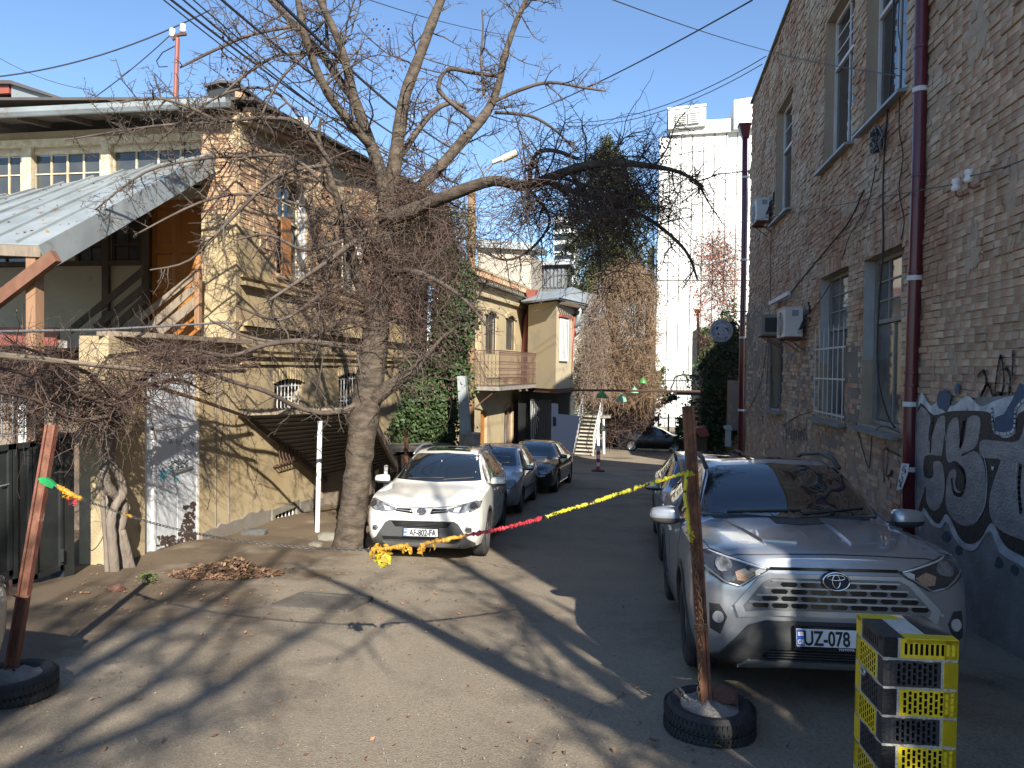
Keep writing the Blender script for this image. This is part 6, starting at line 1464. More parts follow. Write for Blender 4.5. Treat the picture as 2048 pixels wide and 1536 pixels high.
def simple_glass(c, wsp, sides, seams):
    c.slab('windscreen', wsp, 'f', carglass, off=.006, res=.12)
    for ax in 'RL':
        for sp in sides: c.slab('side_window', sp, ax, carglass, off=.005, res=.12)
        for se in seams: c.line('door_seam', se, ax, .004, plastic, off=-.001)
simple_glass(c3, [(-.68, 1.05), (.68, 1.05), (.55, 1.41), (0, 1.44), (-.55, 1.41)], [[(1.25, .96), (2.15, .99), (2.15, 1.38), (1.85, 1.36)], [(2.22, .99), (3.0, 1.03), (2.9, 1.36), (2.22, 1.385)], [(3.07, 1.04), (3.4, 1.08), (3.2, 1.28), (3.05, 1.31)]], [[(1.1, .3), (1.18, .92)], [(2.18, .3), (2.18, .98)], [(3.0, .5), (3.04, 1.0)]])
for sd in (1, -1):
    c3.slab('headlight', [(sd * x, z) for x, z in [(.42, .60), (.40, .70), (.62, .80), (.76, .80), (.78, .64)]], 'f', lampglass, off=.01, th=.03)
    for yy, zz in ((1.95, .86), (2.85, .88)):
        h, n, d = c3.hit(yy, zz, 'R' if sd > 0 else 'L'); q = MB(); q.bar(h + d * .025 - Vector((0, .08, 0)), h + d * .025 + Vector((0, .08, 0)), .02, .025); q.build('door_handle', hs_, c3.root)
c3.slab('grille', [(-.3, .60), (.3, .60), (.33, .68), (-.33, .68)], 'f', gloss, off=.008); c3.slab('lower_intake', [(-.5, .30), (.5, .30), (.55, .42), (-.55, .42)], 'f', plastic, off=.008)
for ax in 'RL': c3.slab('rub_strip', [(1.2, .50), (3.0, .50), (3.0, .56), (1.2, .56)], ax, plastic, off=.012, th=.02)
h, n, d = c3.hit(0, .5, 'f'); c3.door_mirror(1.32, .96, hs_, .85); c3.wheel_set(7, satin, .19)
SAL = [(-.005, .34, .46, .58, .66, .54, .64, .60, .36, .03), (.06, .24, .46, .63, .72, .68, .79, .74, .50, .04), (.25, .19, .47, .71, .80, .79, .87, .83, .64, .05), (.6, .17, .49, .79, .88, .84, .905, .86, .70, .05), (1.1, .17, .51, .86, .95, .85, .91, .865, .70, .05), (1.35, .17, .52, .88, 1.01, .85, .91, .865, .68, .06),
       (1.9, .17, .53, .90, 1.29, .85, .91, .86, .58, .06), (2.3, .17, .53, .91, 1.39, .85, .91, .86, .555, .05), (2.9, .17, .54, .93, 1.42, .85, .91, .86, .55, .04), (3.5, .18, .55, .95, 1.36, .85, .905, .855, .54, .05), (4.0, .20, .56, .96, 1.14, .83, .89, .84, .56, .06), (4.3, .23, .57, .94, 1.03, .80, .87, .82, .6, .05), (4.6, .30, .58, .88, .96, .72, .80, .76, .55, .05), (4.72, .38, .6, .82, .88, .64, .72, .68, .48, .04)]
blk = paint('black_paint', (.010, .011, .014), 0, .22)
c4 = Car('black saloon with chrome trim parked third along the left side', 'car', SAL, [(.90, .325), (3.72, .325)], .325, .905, blk, L=4.72)
simple_glass(c4, [(-.70, 1.0), (.70, 1.0), (.56, 1.34), (0, 1.38), (-.56, 1.34)], [[(1.5, .93), (2.45, .95), (2.45, 1.33), (2.1, 1.30)], [(2.52, .95), (3.4, .97), (3.25, 1.30), (2.52, 1.33)], [(3.46, .98), (3.85, 1.02), (3.5, 1.22), (3.4, 1.26)]], [[(1.3, .3), (1.4, .9)], [(2.48, .3), (2.48, .94)], [(3.4, .5), (3.45, .96)]])
for sd in (1, -1):
    c4.slab('headlight', [(sd * x, z) for x, z in [(.46, .56), (.48, .66), (.70, .73), (.82, .72), (.80, .60)]], 'f', lampglass, off=.01, th=.03)
for ax in 'RL': c4.line('chrome_trim', [(1.5, .925), (2.48, .945), (3.9, 1.0), (3.5, 1.25), (3.2, 1.325), (2.4, 1.345), (2.05, 1.31), (1.5, .925)], ax, .012, chrome, off=.003); c4.slab('sill_trim', [(1.3, .20), (3.3, .20), (3.3, .235), (1.3, .235)], ax, chrome, off=.012, th=.02)
c4.slab('grille', [(-.33, .34), (.33, .34), (.40, .52), (.36, .66), (-.36, .66), (-.40, .52)], 'f', plastic, off=.010); c4.line('grille_frame', [(-.33, .34), (.33, .34), (.40, .52), (.36, .66), (-.36, .66), (-.40, .52), (-.33, .34)], 'f', .012, chrome, off=.01)
for i in range(5): c4.line('grille_bar', [(-.36, .4 + i * .05), (.36, .4 + i * .05)], 'f', .008, gloss, off=.014)
c4.door_mirror(1.6, .95, blk, .85); c4.wheel_set(5, satin, .225)
c5 = Car('dark hatchback standing side on in the shade at the lane end', 'car', HATCH, [(.82, .31), (3.3, .31)], .31, .85, mat('dark_blue_paint', (.005, .006, .010), .35, coat=.4), L=4.05)
simple_glass(c5, [(-.68, 1.05), (.68, 1.05), (.55, 1.41), (0, 1.44), (-.55, 1.41)], [[(1.25, .96), (2.15, .99), (2.15, 1.38), (1.85, 1.36)], [(2.22, .99), (3.2, 1.05), (2.95, 1.34), (2.22, 1.385)]], [[(1.1, .3), (1.18, .92)], [(2.18, .3), (2.18, .98)]])
for sd in (1, -1): c5.slab('tail_lamp', [(sd * .5, .82), (sd * .7, .82), (sd * .7, .92), (sd * .5, .92)], 'r', redlamp, off=.01); c5.slab('headlight', [(sd * x, z) for x, z in [(.42, .60), (.40, .70), (.62, .80), (.76, .80), (.78, .64)]], 'f', lampglass, off=.01, th=.03)
c5.door_mirror(1.32, .96, c5.pm, .85); c5.wheel_set(8, satin, .2)
def dup_car(c, label, pm):
    n = copy_tree(c.root); n['label'] = label
    for ch in n.children:
        if ch.type == 'MESH' and any(s.material == c.pm for s in ch.material_slots):
            for sl in ch.material_slots:
                if sl.material == c.pm: sl.link = 'OBJECT'; sl.material = pm
    return n
c1.place((1.38, 4.98, 0), rad(0.5)); c1.root.rotation_euler.x += rad(-.9); c1.root.rotation_euler.y = rad(-1.6); c1.root.location.z += .145
c2.place((-3.07, 10.5, 0), rad(4))
c3.place((-3.25, 15.75, 0), rad(0))
c4.place((-2.95, 20.1, 0), rad(-3))
c5.place((3.5, 44.0, 0), rad(88))
def place_copy(root, ref, loc, rz):
    w = ref.wheels; f = Vector((-math.sin(rz), math.cos(rz), 0)); z0 = gz(loc[1] + f.y * w[0][0]); z1 = gz(loc[1] + f.y * w[1][0])
    pt = math.atan2(z1 - z0, w[1][0] - w[0][0]); root.rotation_euler = (pt, 0, rz); root.location = (loc[0], loc[1], z0 - math.tan(pt) * w[0][0] + .005)
n6 = dup_car(c1, 'second silver off-roader, nearly hidden behind the nearest one by the wall', paint('cool_silver_paint', (.40, .42, .45), .65, .28)); place_copy(n6, c1, (1.42, 11.0, 0), rad(0))
n7 = dup_car(c2, 'champagne coloured car, only its bumper corner showing beside the left tyre', paint('champagne_paint', (.36, .33, .28), .3, .35)); place_copy(n7, c2, (-4.66, 3.95, 0), rad(181))
# ------------------------------------------------------------------ barrier posts in concrete filled tyres
def tyre_base(name, c, r, w, label):
    t = thing(name, c, label, 'tyre', 'concrete filled tyres holding the barrier posts')
    prof = [(r * .60, .05), (r * .62, .0), (r * .80, -.0), (r * .95, .012)]
    h = w
    prof = [(r * .58, .02), (r * .62, .0), (r * .88, .004), (r * .975, .03), (r, .055)]
    for k in range(4):
        z = .06 + (h - .12) * k / 4; z2 = .06 + (h - .12) * (k + 1) / 4; prof += [(r, z), (r, z2 - .014), (r - .012, z2 - .010), (r - .012, z2 - .004), (r, z2)]
    prof += [(r * .975, h - .03), (r * .88, h), (r * .72, h - .006), (r * .66, h - .02), (r * .60, h - .05)]
    m = MB(); m.lathe(prof, 48, c); m.build('tyre_wall', rubber, t, True, sharp=25)
    for k in range(60):   # shoulder tread blocks
        a = 2 * pi * k / 60; e = Vector((math.cos(a), math.sin(a), 0)); f = Vector((-math.sin(a), math.cos(a), 0))
        if k == 0: tb = MB()
        for z in (.045, h - .045): tb.obox(c + e * (r + .001) + Vector((0, 0, z)), e, f, (0, 0, 1), .006, .010, .022)
        for z in (h * .35, h * .65): tb.obox(c + e * (r + .0005) + f * .012 + Vector((0, 0, z)), e, (f + Vector((0, 0, .5))).normalized(), (0, 0, 1), .003, .012, .02)
    tb.build('tread_blocks', rubber, t, kind='stuff')
    m = MB(); n = 26; rings = []
    for j, q in enumerate((0, .25, .5, .75, 1.0)):
        for i in range(n): a = 2 * pi * i / n; z = h - .03 + (1 - q) * .05 + R.uniform(-.012, .014); m.v.append((c.x + math.cos(a) * r * .66 * q, c.y + math.sin(a) * r * .66 * q, c.z + z))
    for j in range(4):
        for i in range(n): a, b = j * n + i, j * n + (i + 1) % n; m.f.append((a, b, b + n, a + n)); m.m.append(0)
    m.build('concrete_fill', concrete, t, True)
    return t
def ibeam(name, a, b, w, label, flange, web):
    t = thing(name, a, label, 'post', 'leaning barrier posts')
    d = (b - a).normalized(); x = RT - d * RT.dot(d); x.normalize(); y = d.cross(x)
    m = MB(); L2 = (b - a).length / 2; mid = (a + b) / 2
    m.obox(mid, x, y, d, w / 2, .008, L2); m.build('web', web, t)
    for sgn in (1, -1): m = MB(); m.obox(mid + x * (sgn * w / 2), x, y, d, .008, w * .42, L2 - .002); m.build('flange', flange, t)
    return t
tR0 = onG(1418, 1462); tR0 = Vector((tR0.x, tR0.y, gz(tR0.y))); tyre_base('barrier_weight', tR0, .287, .195, 'old tyre filled with concrete, holding the right post before the silver off-roader')
pb = tR0 + Vector((-.02, -.02, .14)); dR = (pb - CAM).dot(FW); ptp = P(1376, 812, dR + .02)
ibeam('barrier_post', pb, ptp, .055, 'rusty brown steel post with yellow tape and chain in the right tyre', rust, rust)
m = MB(); q0 = P(1361, 918, dR - .03); m.bar(q0, P(1368, 975, dR - .03), .02, .02); tag(m.build('wood_splinter', brownwood), 'thin wooden splinter wedged at the taped part of the right post', 'stick')
bs = thing('loose_stone', tR0 + Vector((.12, -.02, .2)), 'reddish broken stone lying on the concrete of the right tyre', 'stone')
def rock(name, c, s, m_, parent=None, seed=1, sub=2):
    bm = bmesh.new(); bmesh.ops.create_icosphere(bm, subdivisions=sub, radius=1)
    for v in bm.verts:
        k = 1 + mnoise.noise(v.co * 1.3 + Vector((seed, 0, 0))) * .35; p = v.co * k
        p = Vector((max(-.8, min(.8, p.x)), max(-.8, min(.8, p.y)), max(-.75, min(.75, p.z)))); v.co = Vector((c[0] + p.x * s[0], c[1] + p.y * s[1], c[2] + p.z * s[2]))
    me = bpy.data.meshes.new(name); bm.to_mesh(me); bm.free(); me.materials.append(m_); return link(name, me, parent)
redst = mat('red_brown_stone', (.12, .055, .038), .95, var=(.17, .09, .065), vs=9, bump=.8, bs=40)
rock('stone', tR0 + Vector((.09, .05, .225)), (.115, .08, .06), redst, bs, 3)
tL0 = onG(24, 1392); tL0 = Vector((tL0.x, tL0.y, gz(tL0.y))); tyre_base('barrier_weight', tL0, .272, .165, 'old tyre filled with concrete, holding the left post at the edge of the lane')
pbl = onY(24, 1330, tL0.y + .08); ptl = onY(104, 850, tL0.y + .45)
ibeam('barrier_post', pbl - (ptl - pbl) * .06, ptl, .060, 'rusty red steel post leaning right in the left tyre', mat('rust_red_paint', (.155, .052, .032), .75, .1, var=(.24, .10, .065), vs=7, amt=.8, bump=.3, bs=60, c3=(.30, .24, .20), s3=8, t3=(.62, .66)), rust)
m = MB(); q = pbl.lerp(ptl, .28); m.tube([q + RT * -.06 + UP * .12 - FW * .05, q + RT * -.055 + UP * .02 - FW * .05, q + RT * .0 - FW * .06, q + RT * .07 - FW * .05], .010, 5); tag(m.build('wire_hook', rust), 'bent rusty wire hook round the lower left post', 'hook')
# ---- chain and tape between the posts
def dl(px):  # camera depth along the chain
    a = (ptl - CAM).dot(FW) - .08; b = dR - .08
    return a + (b - a) * max(0, min(1, (px - 100) / 1280.0))
CH = [(100, 962), (150, 992), (230, 1022), (320, 1050), (430, 1074), (560, 1091), (660, 1098), (745, 1099), (850, 1086), (985, 1061), (1070, 1040), (1130, 1021), (1200, 1000), (1290, 970), (1380, 943)]
chp = [P(x, y, dl(x)) for x, y in smooth(CH, 10, False)]
chx = [x for x, y in smooth(CH, 10, False)]
lk = bpy.data.meshes.new('chain_link')
def link_mesh(name, L, Wd, r, m_):
    m = MB(); k = 10; pts = []
    for i in range(k + 1):
        a = 2 * pi * i / k; pts.append((math.cos(a) * Wd + 0, 0, math.sin(a) * Wd + (L if math.sin(a) > .01 else -L if math.sin(a) < -.01 else 0)))
    m.tube(pts, r, 4, False); me = bpy.data.meshes.new(name); me.from_pydata(m.v, [], m.f); me.materials.append(m_); me.polygons.foreach_set('use_smooth', [True] * len(me.polygons)); return me
chm = link_mesh('chain_link', .010, .0095, .0034, galv)
ct = thing('barrier_chain', chp[0], 'steel chain with red and yellow tape sagging between the two rusty posts', 'chain')
def run_chain(pts, spacing, mesh, parent):
    acc = 0; k = 0; inv = Matrix.Translation(parent.location).inverted()
    for i in range(len(pts) - 1):
        a, b = pts[i], pts[i + 1]; L = (b - a).length; d = (b - a).normalized()
        while acc < L:
            ob = bpy.data.objects.new('chain_link', mesh); COL.objects.link(ob); ob.parent = parent; ob.matrix_parent_inverse = inv
            q = d.to_track_quat('Z', 'Y').to_matrix().to_4x4() @ Matrix.Rotation((k % 2) * pi / 2 + .4, 4, 'Z'); q.translation = a + d * acc; ob.matrix_basis = q
            acc += spacing; k += 1
        acc -= L
i_t = next(i for i, x in enumerate(chx) if x > 745)
run_chain(chp[:i_t + 1], .0262, link_mesh('chain_link', .0105, .0080, .0028, chainm), ct)
tapeY = mat('yellow_tape', (.62, .42, .02), .45, var=(.50, .33, .02), vs=30, bump=.3, bs=60); tapeR = mat('red_tape', (.55, .045, .06), .5, var=(.42, .03, .04), vs=30, bump=.4, bs=60)
tapeO = mat('faded_orange_tape', (.60, .33, .03), .5, var=(.48, .24, .03), vs=30, bump=.3, bs=60); tapeK = mat('yellow_black_tape', (.58, .52, .03), .45, c3=(.02, .02, .02), s3=26, t3=(.54, .58))
def wrap(x0, x1, r, m_, name='tape_wrap', seed=1):
    rr = random.Random(seed); pts = [p for p, x in zip(chp, chx) if x0 <= x <= x1]
    fine = []
    for i in range(len(pts) - 1):
        for k in range(4): fine.append(pts[i].lerp(pts[i + 1], k / 4))
    fine.append(pts[-1]); m = MB(); m.tube([p + Vector((0, 0, rr.uniform(-.004, .004))) for p in fine], [r * .82 * rr.uniform(.55, 1.45) for _ in fine], 7); return m.build(name, m_, ct)
wrap(114, 165, .019, tapeO, seed=1); wrap(240, 268, .011, tapeO, seed=2); wrap(745, 820, .017, tapeO, seed=3); wrap(850, 935, .016, tapeO, seed=4); wrap(930, 1088, .015, tapeR, seed=5); wrap(1085, 1245, .013, tapeK, seed=6); wrap(1240, 1384, .014, tapeK, seed=7)
def rag(c, size, n, m_, seed, name='tape_rag', down=1.0, dep=None):
    rr = random.Random(seed); m = MB()
    for i in range(n):
        p = c + Vector((rr.uniform(-.6, .6), rr.uniform(-.3, .3), rr.uniform(-.15, .3))) * size; w = size * rr.uniform(.12, .3); s_ = Vector((rr.uniform(-1, 1), rr.uniform(-1, 1), rr.uniform(-.3, .3))).normalized() * w
        prev = p
        for k in range(4):
            nx_ = prev + Vector((rr.uniform(-.35, .35), rr.uniform(-.35, .35), -rr.uniform(.1, .5) * down)) * size * .7; s2 = (s_ + Vector((rr.uniform(-1, 1), rr.uniform(-1, 1), rr.uniform(-.5, .5))) * w * .5)
            m.quad(prev - s_, prev + s_, nx_ + s2, nx_ - s2); prev = nx_; s_ = s2
    return m.build(name, m_, ct, kind='stuff')
rag(P(756, 1094, dl(756)), .085, 14, tapeO, 11); rag(P(765, 1108, dl(756)), .06, 26, tapeK, 12, down=1.3); rag(P(815, 1092, dl(815)), .05, 8, tapeO, 13); rag(P(852, 1090, dl(852)), .06, 7, tapeO, 14); rag(P(135, 985, dl(135)), .06, 12, tapeO, 15); rag(P(148, 996, dl(135)), .05, 4, tapeR, 16)
rag(P(1378, 946, dl(1378) - .02), .035, 30, tapeK, 17, down=.5)
m = MB(); m.tube([P(1374, 945, dR - .10), P(1369, 990, dR - .10), P(1375, 1030, dR - .10), P(1378, 1060, dR - .1)], [.014, .012, .013, .011], 6); m.build('tape_tail', tapeK, ct)
rag(P(1379, 1062, dR - .1), .035, 8, tapeK, 18); rag(P(1380, 1075, dR - .1), .04, 4, mat('yellow_tape', (.62, .55, .03)), 19)
# chain hanging down the right post
vc = thing('post_chain', P(1385, 1080, dR - .06), 'rusty chain hanging down the right post and knotted round it', 'chain')
run_chain([P(x, y, dR - .065) for x, y in ((1382, 1078), (1390, 1120), (1394, 1160), (1400, 1200), (1404, 1245), (1401, 1300), (1399, 1360), (1396, 1400))], .036, link_mesh('chain_link', .0125, .0105, .0042, rustchain), vc)
m = MB()
for k in range(3): m.tube([P(1402 + 13 * math.cos(a) + R.uniform(-1, 1), 1253 + 5 * k - 5 + 4 * math.sin(a) * .5, dR - .02 - .055 * math.sin(a)) for a in [i * pi / 6 for i in range(13)]], .007, 5)
m.build('wire_knot', rustchain, vc)
m = MB()
gp_ = [P(x, y, dl(80) - .03) for x, y in ((76, 957), (88, 954), (102, 962), (110, 970), (104, 977), (92, 973), (80, 966))]
m.prism(gp_, FW * .03); g_ = m.build('grip', mat('green_plastic', (.02, .33, .09), .4, var=(.015, .25, .07), vs=20)); tag(g_, 'green plastic wrap tied where the chain meets the left post', 'wrap'); 
m = MB(); m.tube([P(100, 964, dl(100) - .02), P(112, 972, dl(110) - .02), P(120, 980, dl(120))], .006, 4); m.build('wire_tie', galv, ct)
# ------------------------------------------------------------------ yellow and black pillar of perforated bricks
slotY = mat('yellow_gloss_brick', (.72, .56, .012), .45, var=(.62, .47, .012), vs=10, bump=.25, bs=60, c3=(.45, .35, .06), s3=7, t3=(.66, .74))
slotK = mat('black_gloss_brick', (.022, .024, .030), .5, var=(.035, .037, .042), vs=12, bump=.3, bs=60)
holeY = mat('brick_hole_dark', (.022, .013, .008), .95); mort = mat('white_mortar', (.50, .48, .43), .95, var=(.38, .36, .32), vs=20, bump=1.0, bs=60)
DPf = 3.35
FC = P(1768, 1276, 3.3); ztopP = FC.z; baseP = gz(3.4); angP = rad(4); S = .325
e1 = Vector((math.cos(angP), math.sin(angP), 0)); e2 = Vector((-math.sin(angP), math.cos(angP), 0))
PC = Vector((FC.x, FC.y, 0)) + e1 * S / 2 + e2 * S / 2
pil = thing('perforated_pillar', (PC.x, PC.y, baseP), 'square pillar of yellow and black perforated bricks in the right foreground', 'pillar')
def brick_face(o, u, w, h, cols, rows, mface, mh, depth=.03, parent=None, thick=.06, single=False):
    """a brick with a grid of slots let into its face; o lower corner, u along, outward = u x z"""
    n = u.cross(Vector((0, 0, 1))); z = Vector((0, 0, 1)); m = MB()
    mg = .012; cw = (w - 2 * mg) / cols; sw = cw * .56
    cells = []
    for c in range(cols):
        x0 = mg + cw * (c + .22); nb = rows if not single else 1
        ph = 0 if c % 2 == 0 or single else .5
        hh = (h - .02) / nb
        for k in range(nb + (1 if ph else 0)):
            a = .010 + (k - ph) * hh + hh * .10; b = .010 + (k + 1 - ph) * hh - hh * .10; a = max(.008, a); b = min(h - .008, b)
            if b - a > hh * .2: cells.append((x0, x0 + sw, a, b))
    pt = lambda x, y, d=0: o + u * x + z * y - n * d
    # face strips between slot columns, and pieces between slots of a column
    by = {}
    for (a, b, c, d) in cells: by.setdefault((a, b), []).append((c, d))
    x = 0
    for (a, b) in sorted(by):
        m.quad(pt(x, 0), pt(a, 0), pt(a, h), pt(x, h)); y = 0
        for (c, d) in sorted(by[(a, b)]): m.quad(pt(a, y), pt(b, y), pt(b, c), pt(a, c)); y = d
        m.quad(pt(a, y), pt(b, y), pt(b, h), pt(a, h)); x = b
    m.quad(pt(x, 0), pt(w, 0), pt(w, h), pt(x, h))
    m.quad(pt(0, h), pt(w, h), pt(w, h, thick), pt(0, h, thick)); m.quad(pt(0, 0, thick), pt(w, 0, thick), pt(w, 0), pt(0, 0)); m.quad(pt(0, 0, thick), pt(0, 0), pt(0, h), pt(0, h, thick)); m.quad(pt(w, 0), pt(w, 0, thick), pt(w, h, thick), pt(w, h))
    for (a, b, c, d) in cells:
        m.cur = 1; q = [(a, c), (b, c), (b, d), (a, d)]
        for i in range(4): (xa, ya), (xb, yb) = q[i], q[(i + 1) % 4]; m.quad(pt(xb, yb), pt(xa, ya), pt(xa, ya, depth), pt(xb, yb, depth))
        m.cur = 1; m.quad(*[pt(x_, y_, depth) for x_, y_ in q]); m.cur = 0
    return m.build('brick', [mface, mh], parent)
def plain_brick(o, u, w, h, mface, parent, thick=.06):
    n = u.cross(Vector((0, 0, 1))); m = MB(); z = Vector((0, 0, 1)); b = .004
    c = o + u * w / 2 + z * h / 2 - n * thick / 2; m.obox(c, u, n, z, w / 2, thick / 2, h / 2); return m.build('brick', mface, parent)
hc = .120; hj = .012; h0 = .088; hd = .062; big = S - hd - .012
cor = [PC - e1 * S / 2 - e2 * S / 2, PC + e1 * S / 2 - e2 * S / 2, PC + e1 * S / 2 + e2 * S / 2, PC - e1 * S / 2 + e2 * S / 2]
def inset(d_): return [Vector((c.x, c.y, 0)) + (Vector((PC.x - c.x, PC.y - c.y, 0))).normalized() * d_ * 1.414 for c in cor]
m = MB(); m.prism([p + Vector((0, 0, baseP - .3)) for p in inset(.064)], (0, 0, ztopP - baseP + .3 - .03)); m.build('mortar_core', mort, pil)
def joint(z0, z1):
    m = MB(); n_ = 14; o_ = inset(.002); pts = []
    for i in range(4):
        for k_ in range(n_): p = o_[i].lerp(o_[(i + 1) % 4], k_ / n_); p = p + (Vector((PC.x, PC.y, 0)) - p).normalized() * R.uniform(-.004, .003); pts.append(p + Vector((0, 0, z0)))
    m.prism(pts, (0, 0, z1 - z0)); m.build('mortar_joint', mort, pil)
def vjoint(o_, u_, h_):
    m = MB(); n_ = u_.cross(Vector((0, 0, 1))); c_ = o_ + u_ * .006 + Vector((0, 0, h_ / 2)) - n_ * .022; m.obox(c_, u_, n_, (0, 0, 1), .0075, .021, h_ / 2 + .001); m.build('mortar_joint', mort, pil)
nC = int((ztopP - baseP - h0) / (hc + hj)) + 2
faces = [(cor[3], -e2), (cor[0], e1), (cor[1], e2), (cor[2], -e1)]   # left, front, right, rear as seen from the lane
zc_ = ztopP
for k in range(nC):
    h_ = h0 if k == 0 else hc; zt_ = zc_ - h_; zc_ = zt_ - hj; joint(zc_ - .0015, zt_ + .0015)
    for fi, (o, u) in enumerate(faces):
        o3 = Vector((o.x, o.y, zt_)); even = k % 2; lft = fi in (0, 2)
        if (even == 0) == (fi in (0, 1, 2, 3)) and even == 0:   # plain end first, then the pierced face
            plain_brick(o3, u, hd, h_, slotY if lft else slotK, pil); vjoint(o3 + u * hd, u, h_)
            brick_face(o3 + u * (hd + .012), u, big, h_, 10, 1 if k == 0 else 3, slotK if lft else slotY, slotK if lft else holeY, parent=pil, single=(k == 0))
        else:
            brick_face(o3, u, big, h_, 10, 3, slotY if lft else slotK, holeY if lft else slotK, parent=pil); vjoint(o3 + u * big, u, h_)
            plain_brick(o3 + u * (big + .012), u, hd, h_, slotK if lft else slotY, pil)
def top_quad(name, a0, a1, b0, b1, m_, off):
    q = MB(); c0 = cor[0]; q.prism([Vector((c0.x, c0.y, ztopP - .02)) + e1 * (a * S) + e2 * (b * S) for a, b in ((a0, b0), (a1, b0), (a1, b1), (a0, b1))], (0, 0, .02 + off)); return q.build(name, m_, pil)
top_quad('top_brick', 0, .28, .02, .78, slotK, .003); top_quad('top_brick', 0, .55, .80, 1, slotY, .002)
top_quad('top_mortar', .29, .64, .20, .79, mat('white_painted_top', (.66, .63, .55), .9, var=(.5, .47, .4), vs=9, bump=.6, bs=40), .002); top_quad('top_brick', .30, 1, .0, .19, slotY, .003); top_quad('top_brick', .66, 1, .20, 1, slotK, .003); top_quad('top_mortar', .56, .65, .80, 1, mort, .001)
q = MB(); f0 = Vector((cor[0].x, cor[0].y, ztopP - .235)) + e2 * .20 - e1 * .012; q.tube([f0 + Vector((0, 0, math.sin(a) * .016)) + (-e1 * .3 + e2 * .0 - e1 * 0) * 0 + e2 * (math.cos(a) * .022) for a in [i * pi / 6 for i in range(13)]], .006, 6); q.build('steel_ring', galv, pil)
# ------------------------------------------------------------------ gate at the left
gt = thing('yard_gate', onG(70, 1195), 'black steel double gate standing in shade at the left edge', 'gate')
GX = XL + .05
YG0, YG1 = ly(-160), ly(140); zgt = lz(90, 879)
for i, (p0, p1) in enumerate(((-160, 22), (24, 62), (64, 124))):
    y0, y1 = onX(p0, 1000, GX).y, onX(p1, 1000, GX).y; m = MB(); m.box((GX - .04, y0, gz(y0) + .06), (GX, y1 - .01, zgt)); m.build('gate_panel', blacksteel, gt)
    m = MB()
    for (a0, a1, b0, b1) in ((y0, y0 + .05, gz(y0) + .06, zgt), (y1 - .06, y1 - .012, gz(y0) + .06, zgt), (y0, y1 - .01, zgt - .06, zgt), (y0, y1 - .01, gz(y0) + .06, gz(y0) + .12)): m.box((GX + .001, a0, b0), (GX + .03, a1, b1))
    m.build('panel_frame', blacksteel, gt)
m = MB(); y0 = onX(126, 1000, GX).y; m.box((XL - .12, y0, gz(y0) - .2), (XL + .06, onX(147, 1000, GX).y, zgt + .05)); m.build('gate_post', blacksteel, gt)
m = MB(); yh_ = onX(118, 1080, GX).y; m.tube([(GX + .045, yh_, lz(118, 1120)), (GX + .045, yh_, lz(118, 1095))], .02, 7); m.build('hinge', blacksteel, gt)
m = MB(); q = onX(0, 972, GX + .03); m.bar(q, q + Vector((0, .12, .005)), .008, .012); m.build('slide_bolt', galv, gt)
mf = thing('mesh_fence', onX(60, 870, XL), 'thin pale wire mesh standing above the black gate', 'fence')
for px in range(-40, 152, 22): m = MB(); m.tube([onX(px, 878, XL - .02), onX(px, 790, XL - .02)], .008, 4); m.build('upright', galv, mf)
for py in (868, 845, 822, 800): m = MB(); m.tube([onX(-40, py + 3, XL - .02), onX(152, py - 2, XL - .02)], .006, 4); m.build('wire', galv, mf)
# yard things behind the gate: pale door, boards
yd = thing('yard_shed', (-10.5, 10.8, gz(10)), 'shaded shed front with pale boards behind the gate', 'shed')
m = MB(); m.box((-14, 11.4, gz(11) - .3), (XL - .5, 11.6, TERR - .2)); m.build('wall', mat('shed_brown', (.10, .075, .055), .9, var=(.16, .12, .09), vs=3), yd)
for i, px in enumerate((-30, 8, 58, 92)): q = onY(px, 850, 11.3); m = MB(); m.box((q.x - .22, 11.3, gz(11)), (q.x + .16, 11.36, q.z + .5 + .2 * (i % 2))); m.build('board', whitepaint if i % 2 == 0 else greywood, yd)
# drain pipe by the vine and thin pole leaning across
m = MB(); m.tube([onX(213, 860, XL + .05), onX(213, 1050, XL + .05), onX(214, 1185, XL + .06)], .035, 7); tag(m.build('drainpipe', stone, None, True), 'thin weathered grey pipe beside the vine trunk', 'drainpipe')
m = MB(); m.tube([onX(275, 762, XL + .7), onX(400, 800, XL + .7), onX(500, 836, XL + .7)], .028, 7); tag(m.build('slanting_pole', brownwood, None, True), 'brown pole slanting from the vine tangle down to the porch roof', 'pole')
# ------------------------------------------------------------------ corrugated porch roof beside the tree
cp = thing('porch_roof', onX(560, 1080, XL + .5), 'corrugated porch roof on white posts tilted against the ochre house', 'porch')
A0 = onX(482, 818, XL + .06); A1 = onX(700, 990, XL + .06)
dpF = 3.0
B0 = P(738, 812, (A0 - CAM).dot(FW) + .05); B1 = P(792, 930, (A0 - CAM).dot(FW) + 3.4)
cw = MB(); nW = 34; corr = mat('old_corrugated', (.235, .205, .165), .8, var=(.17, .145, .115), vs=2.5, c3=(.12, .09, .06), s3=3, t3=(.55, .68))
E0, E1 = A0, P(738, 812, (A0 - CAM).dot(FW) + .25); far0 = onX(668, 965, XL + .06); far1 = P(794, 928, (far0 - CAM).dot(FW) - .2)
for i in range(nW * 4):
    t0, t1 = i / (nW * 4), (i + 1) / (nW * 4); z0, z1 = math.sin(t0 * nW * 2 * pi) * .018, math.sin(t1 * nW * 2 * pi) * .018
    a = E0.lerp(E1, t0) + Vector((0, 0, z0)); b = E0.lerp(E1, t1) + Vector((0, 0, z1)); c = far0.lerp(far1, t1) + Vector((0, 0, z1)); d = far0.lerp(far1, t0) + Vector((0, 0, z0))
    cw.quad(a, b, c, d); dn = Vector((0, 0, -.006)); cw.quad(d + dn, c + dn, b + dn, a + dn); cw.quad(b, a, a + dn, b + dn)
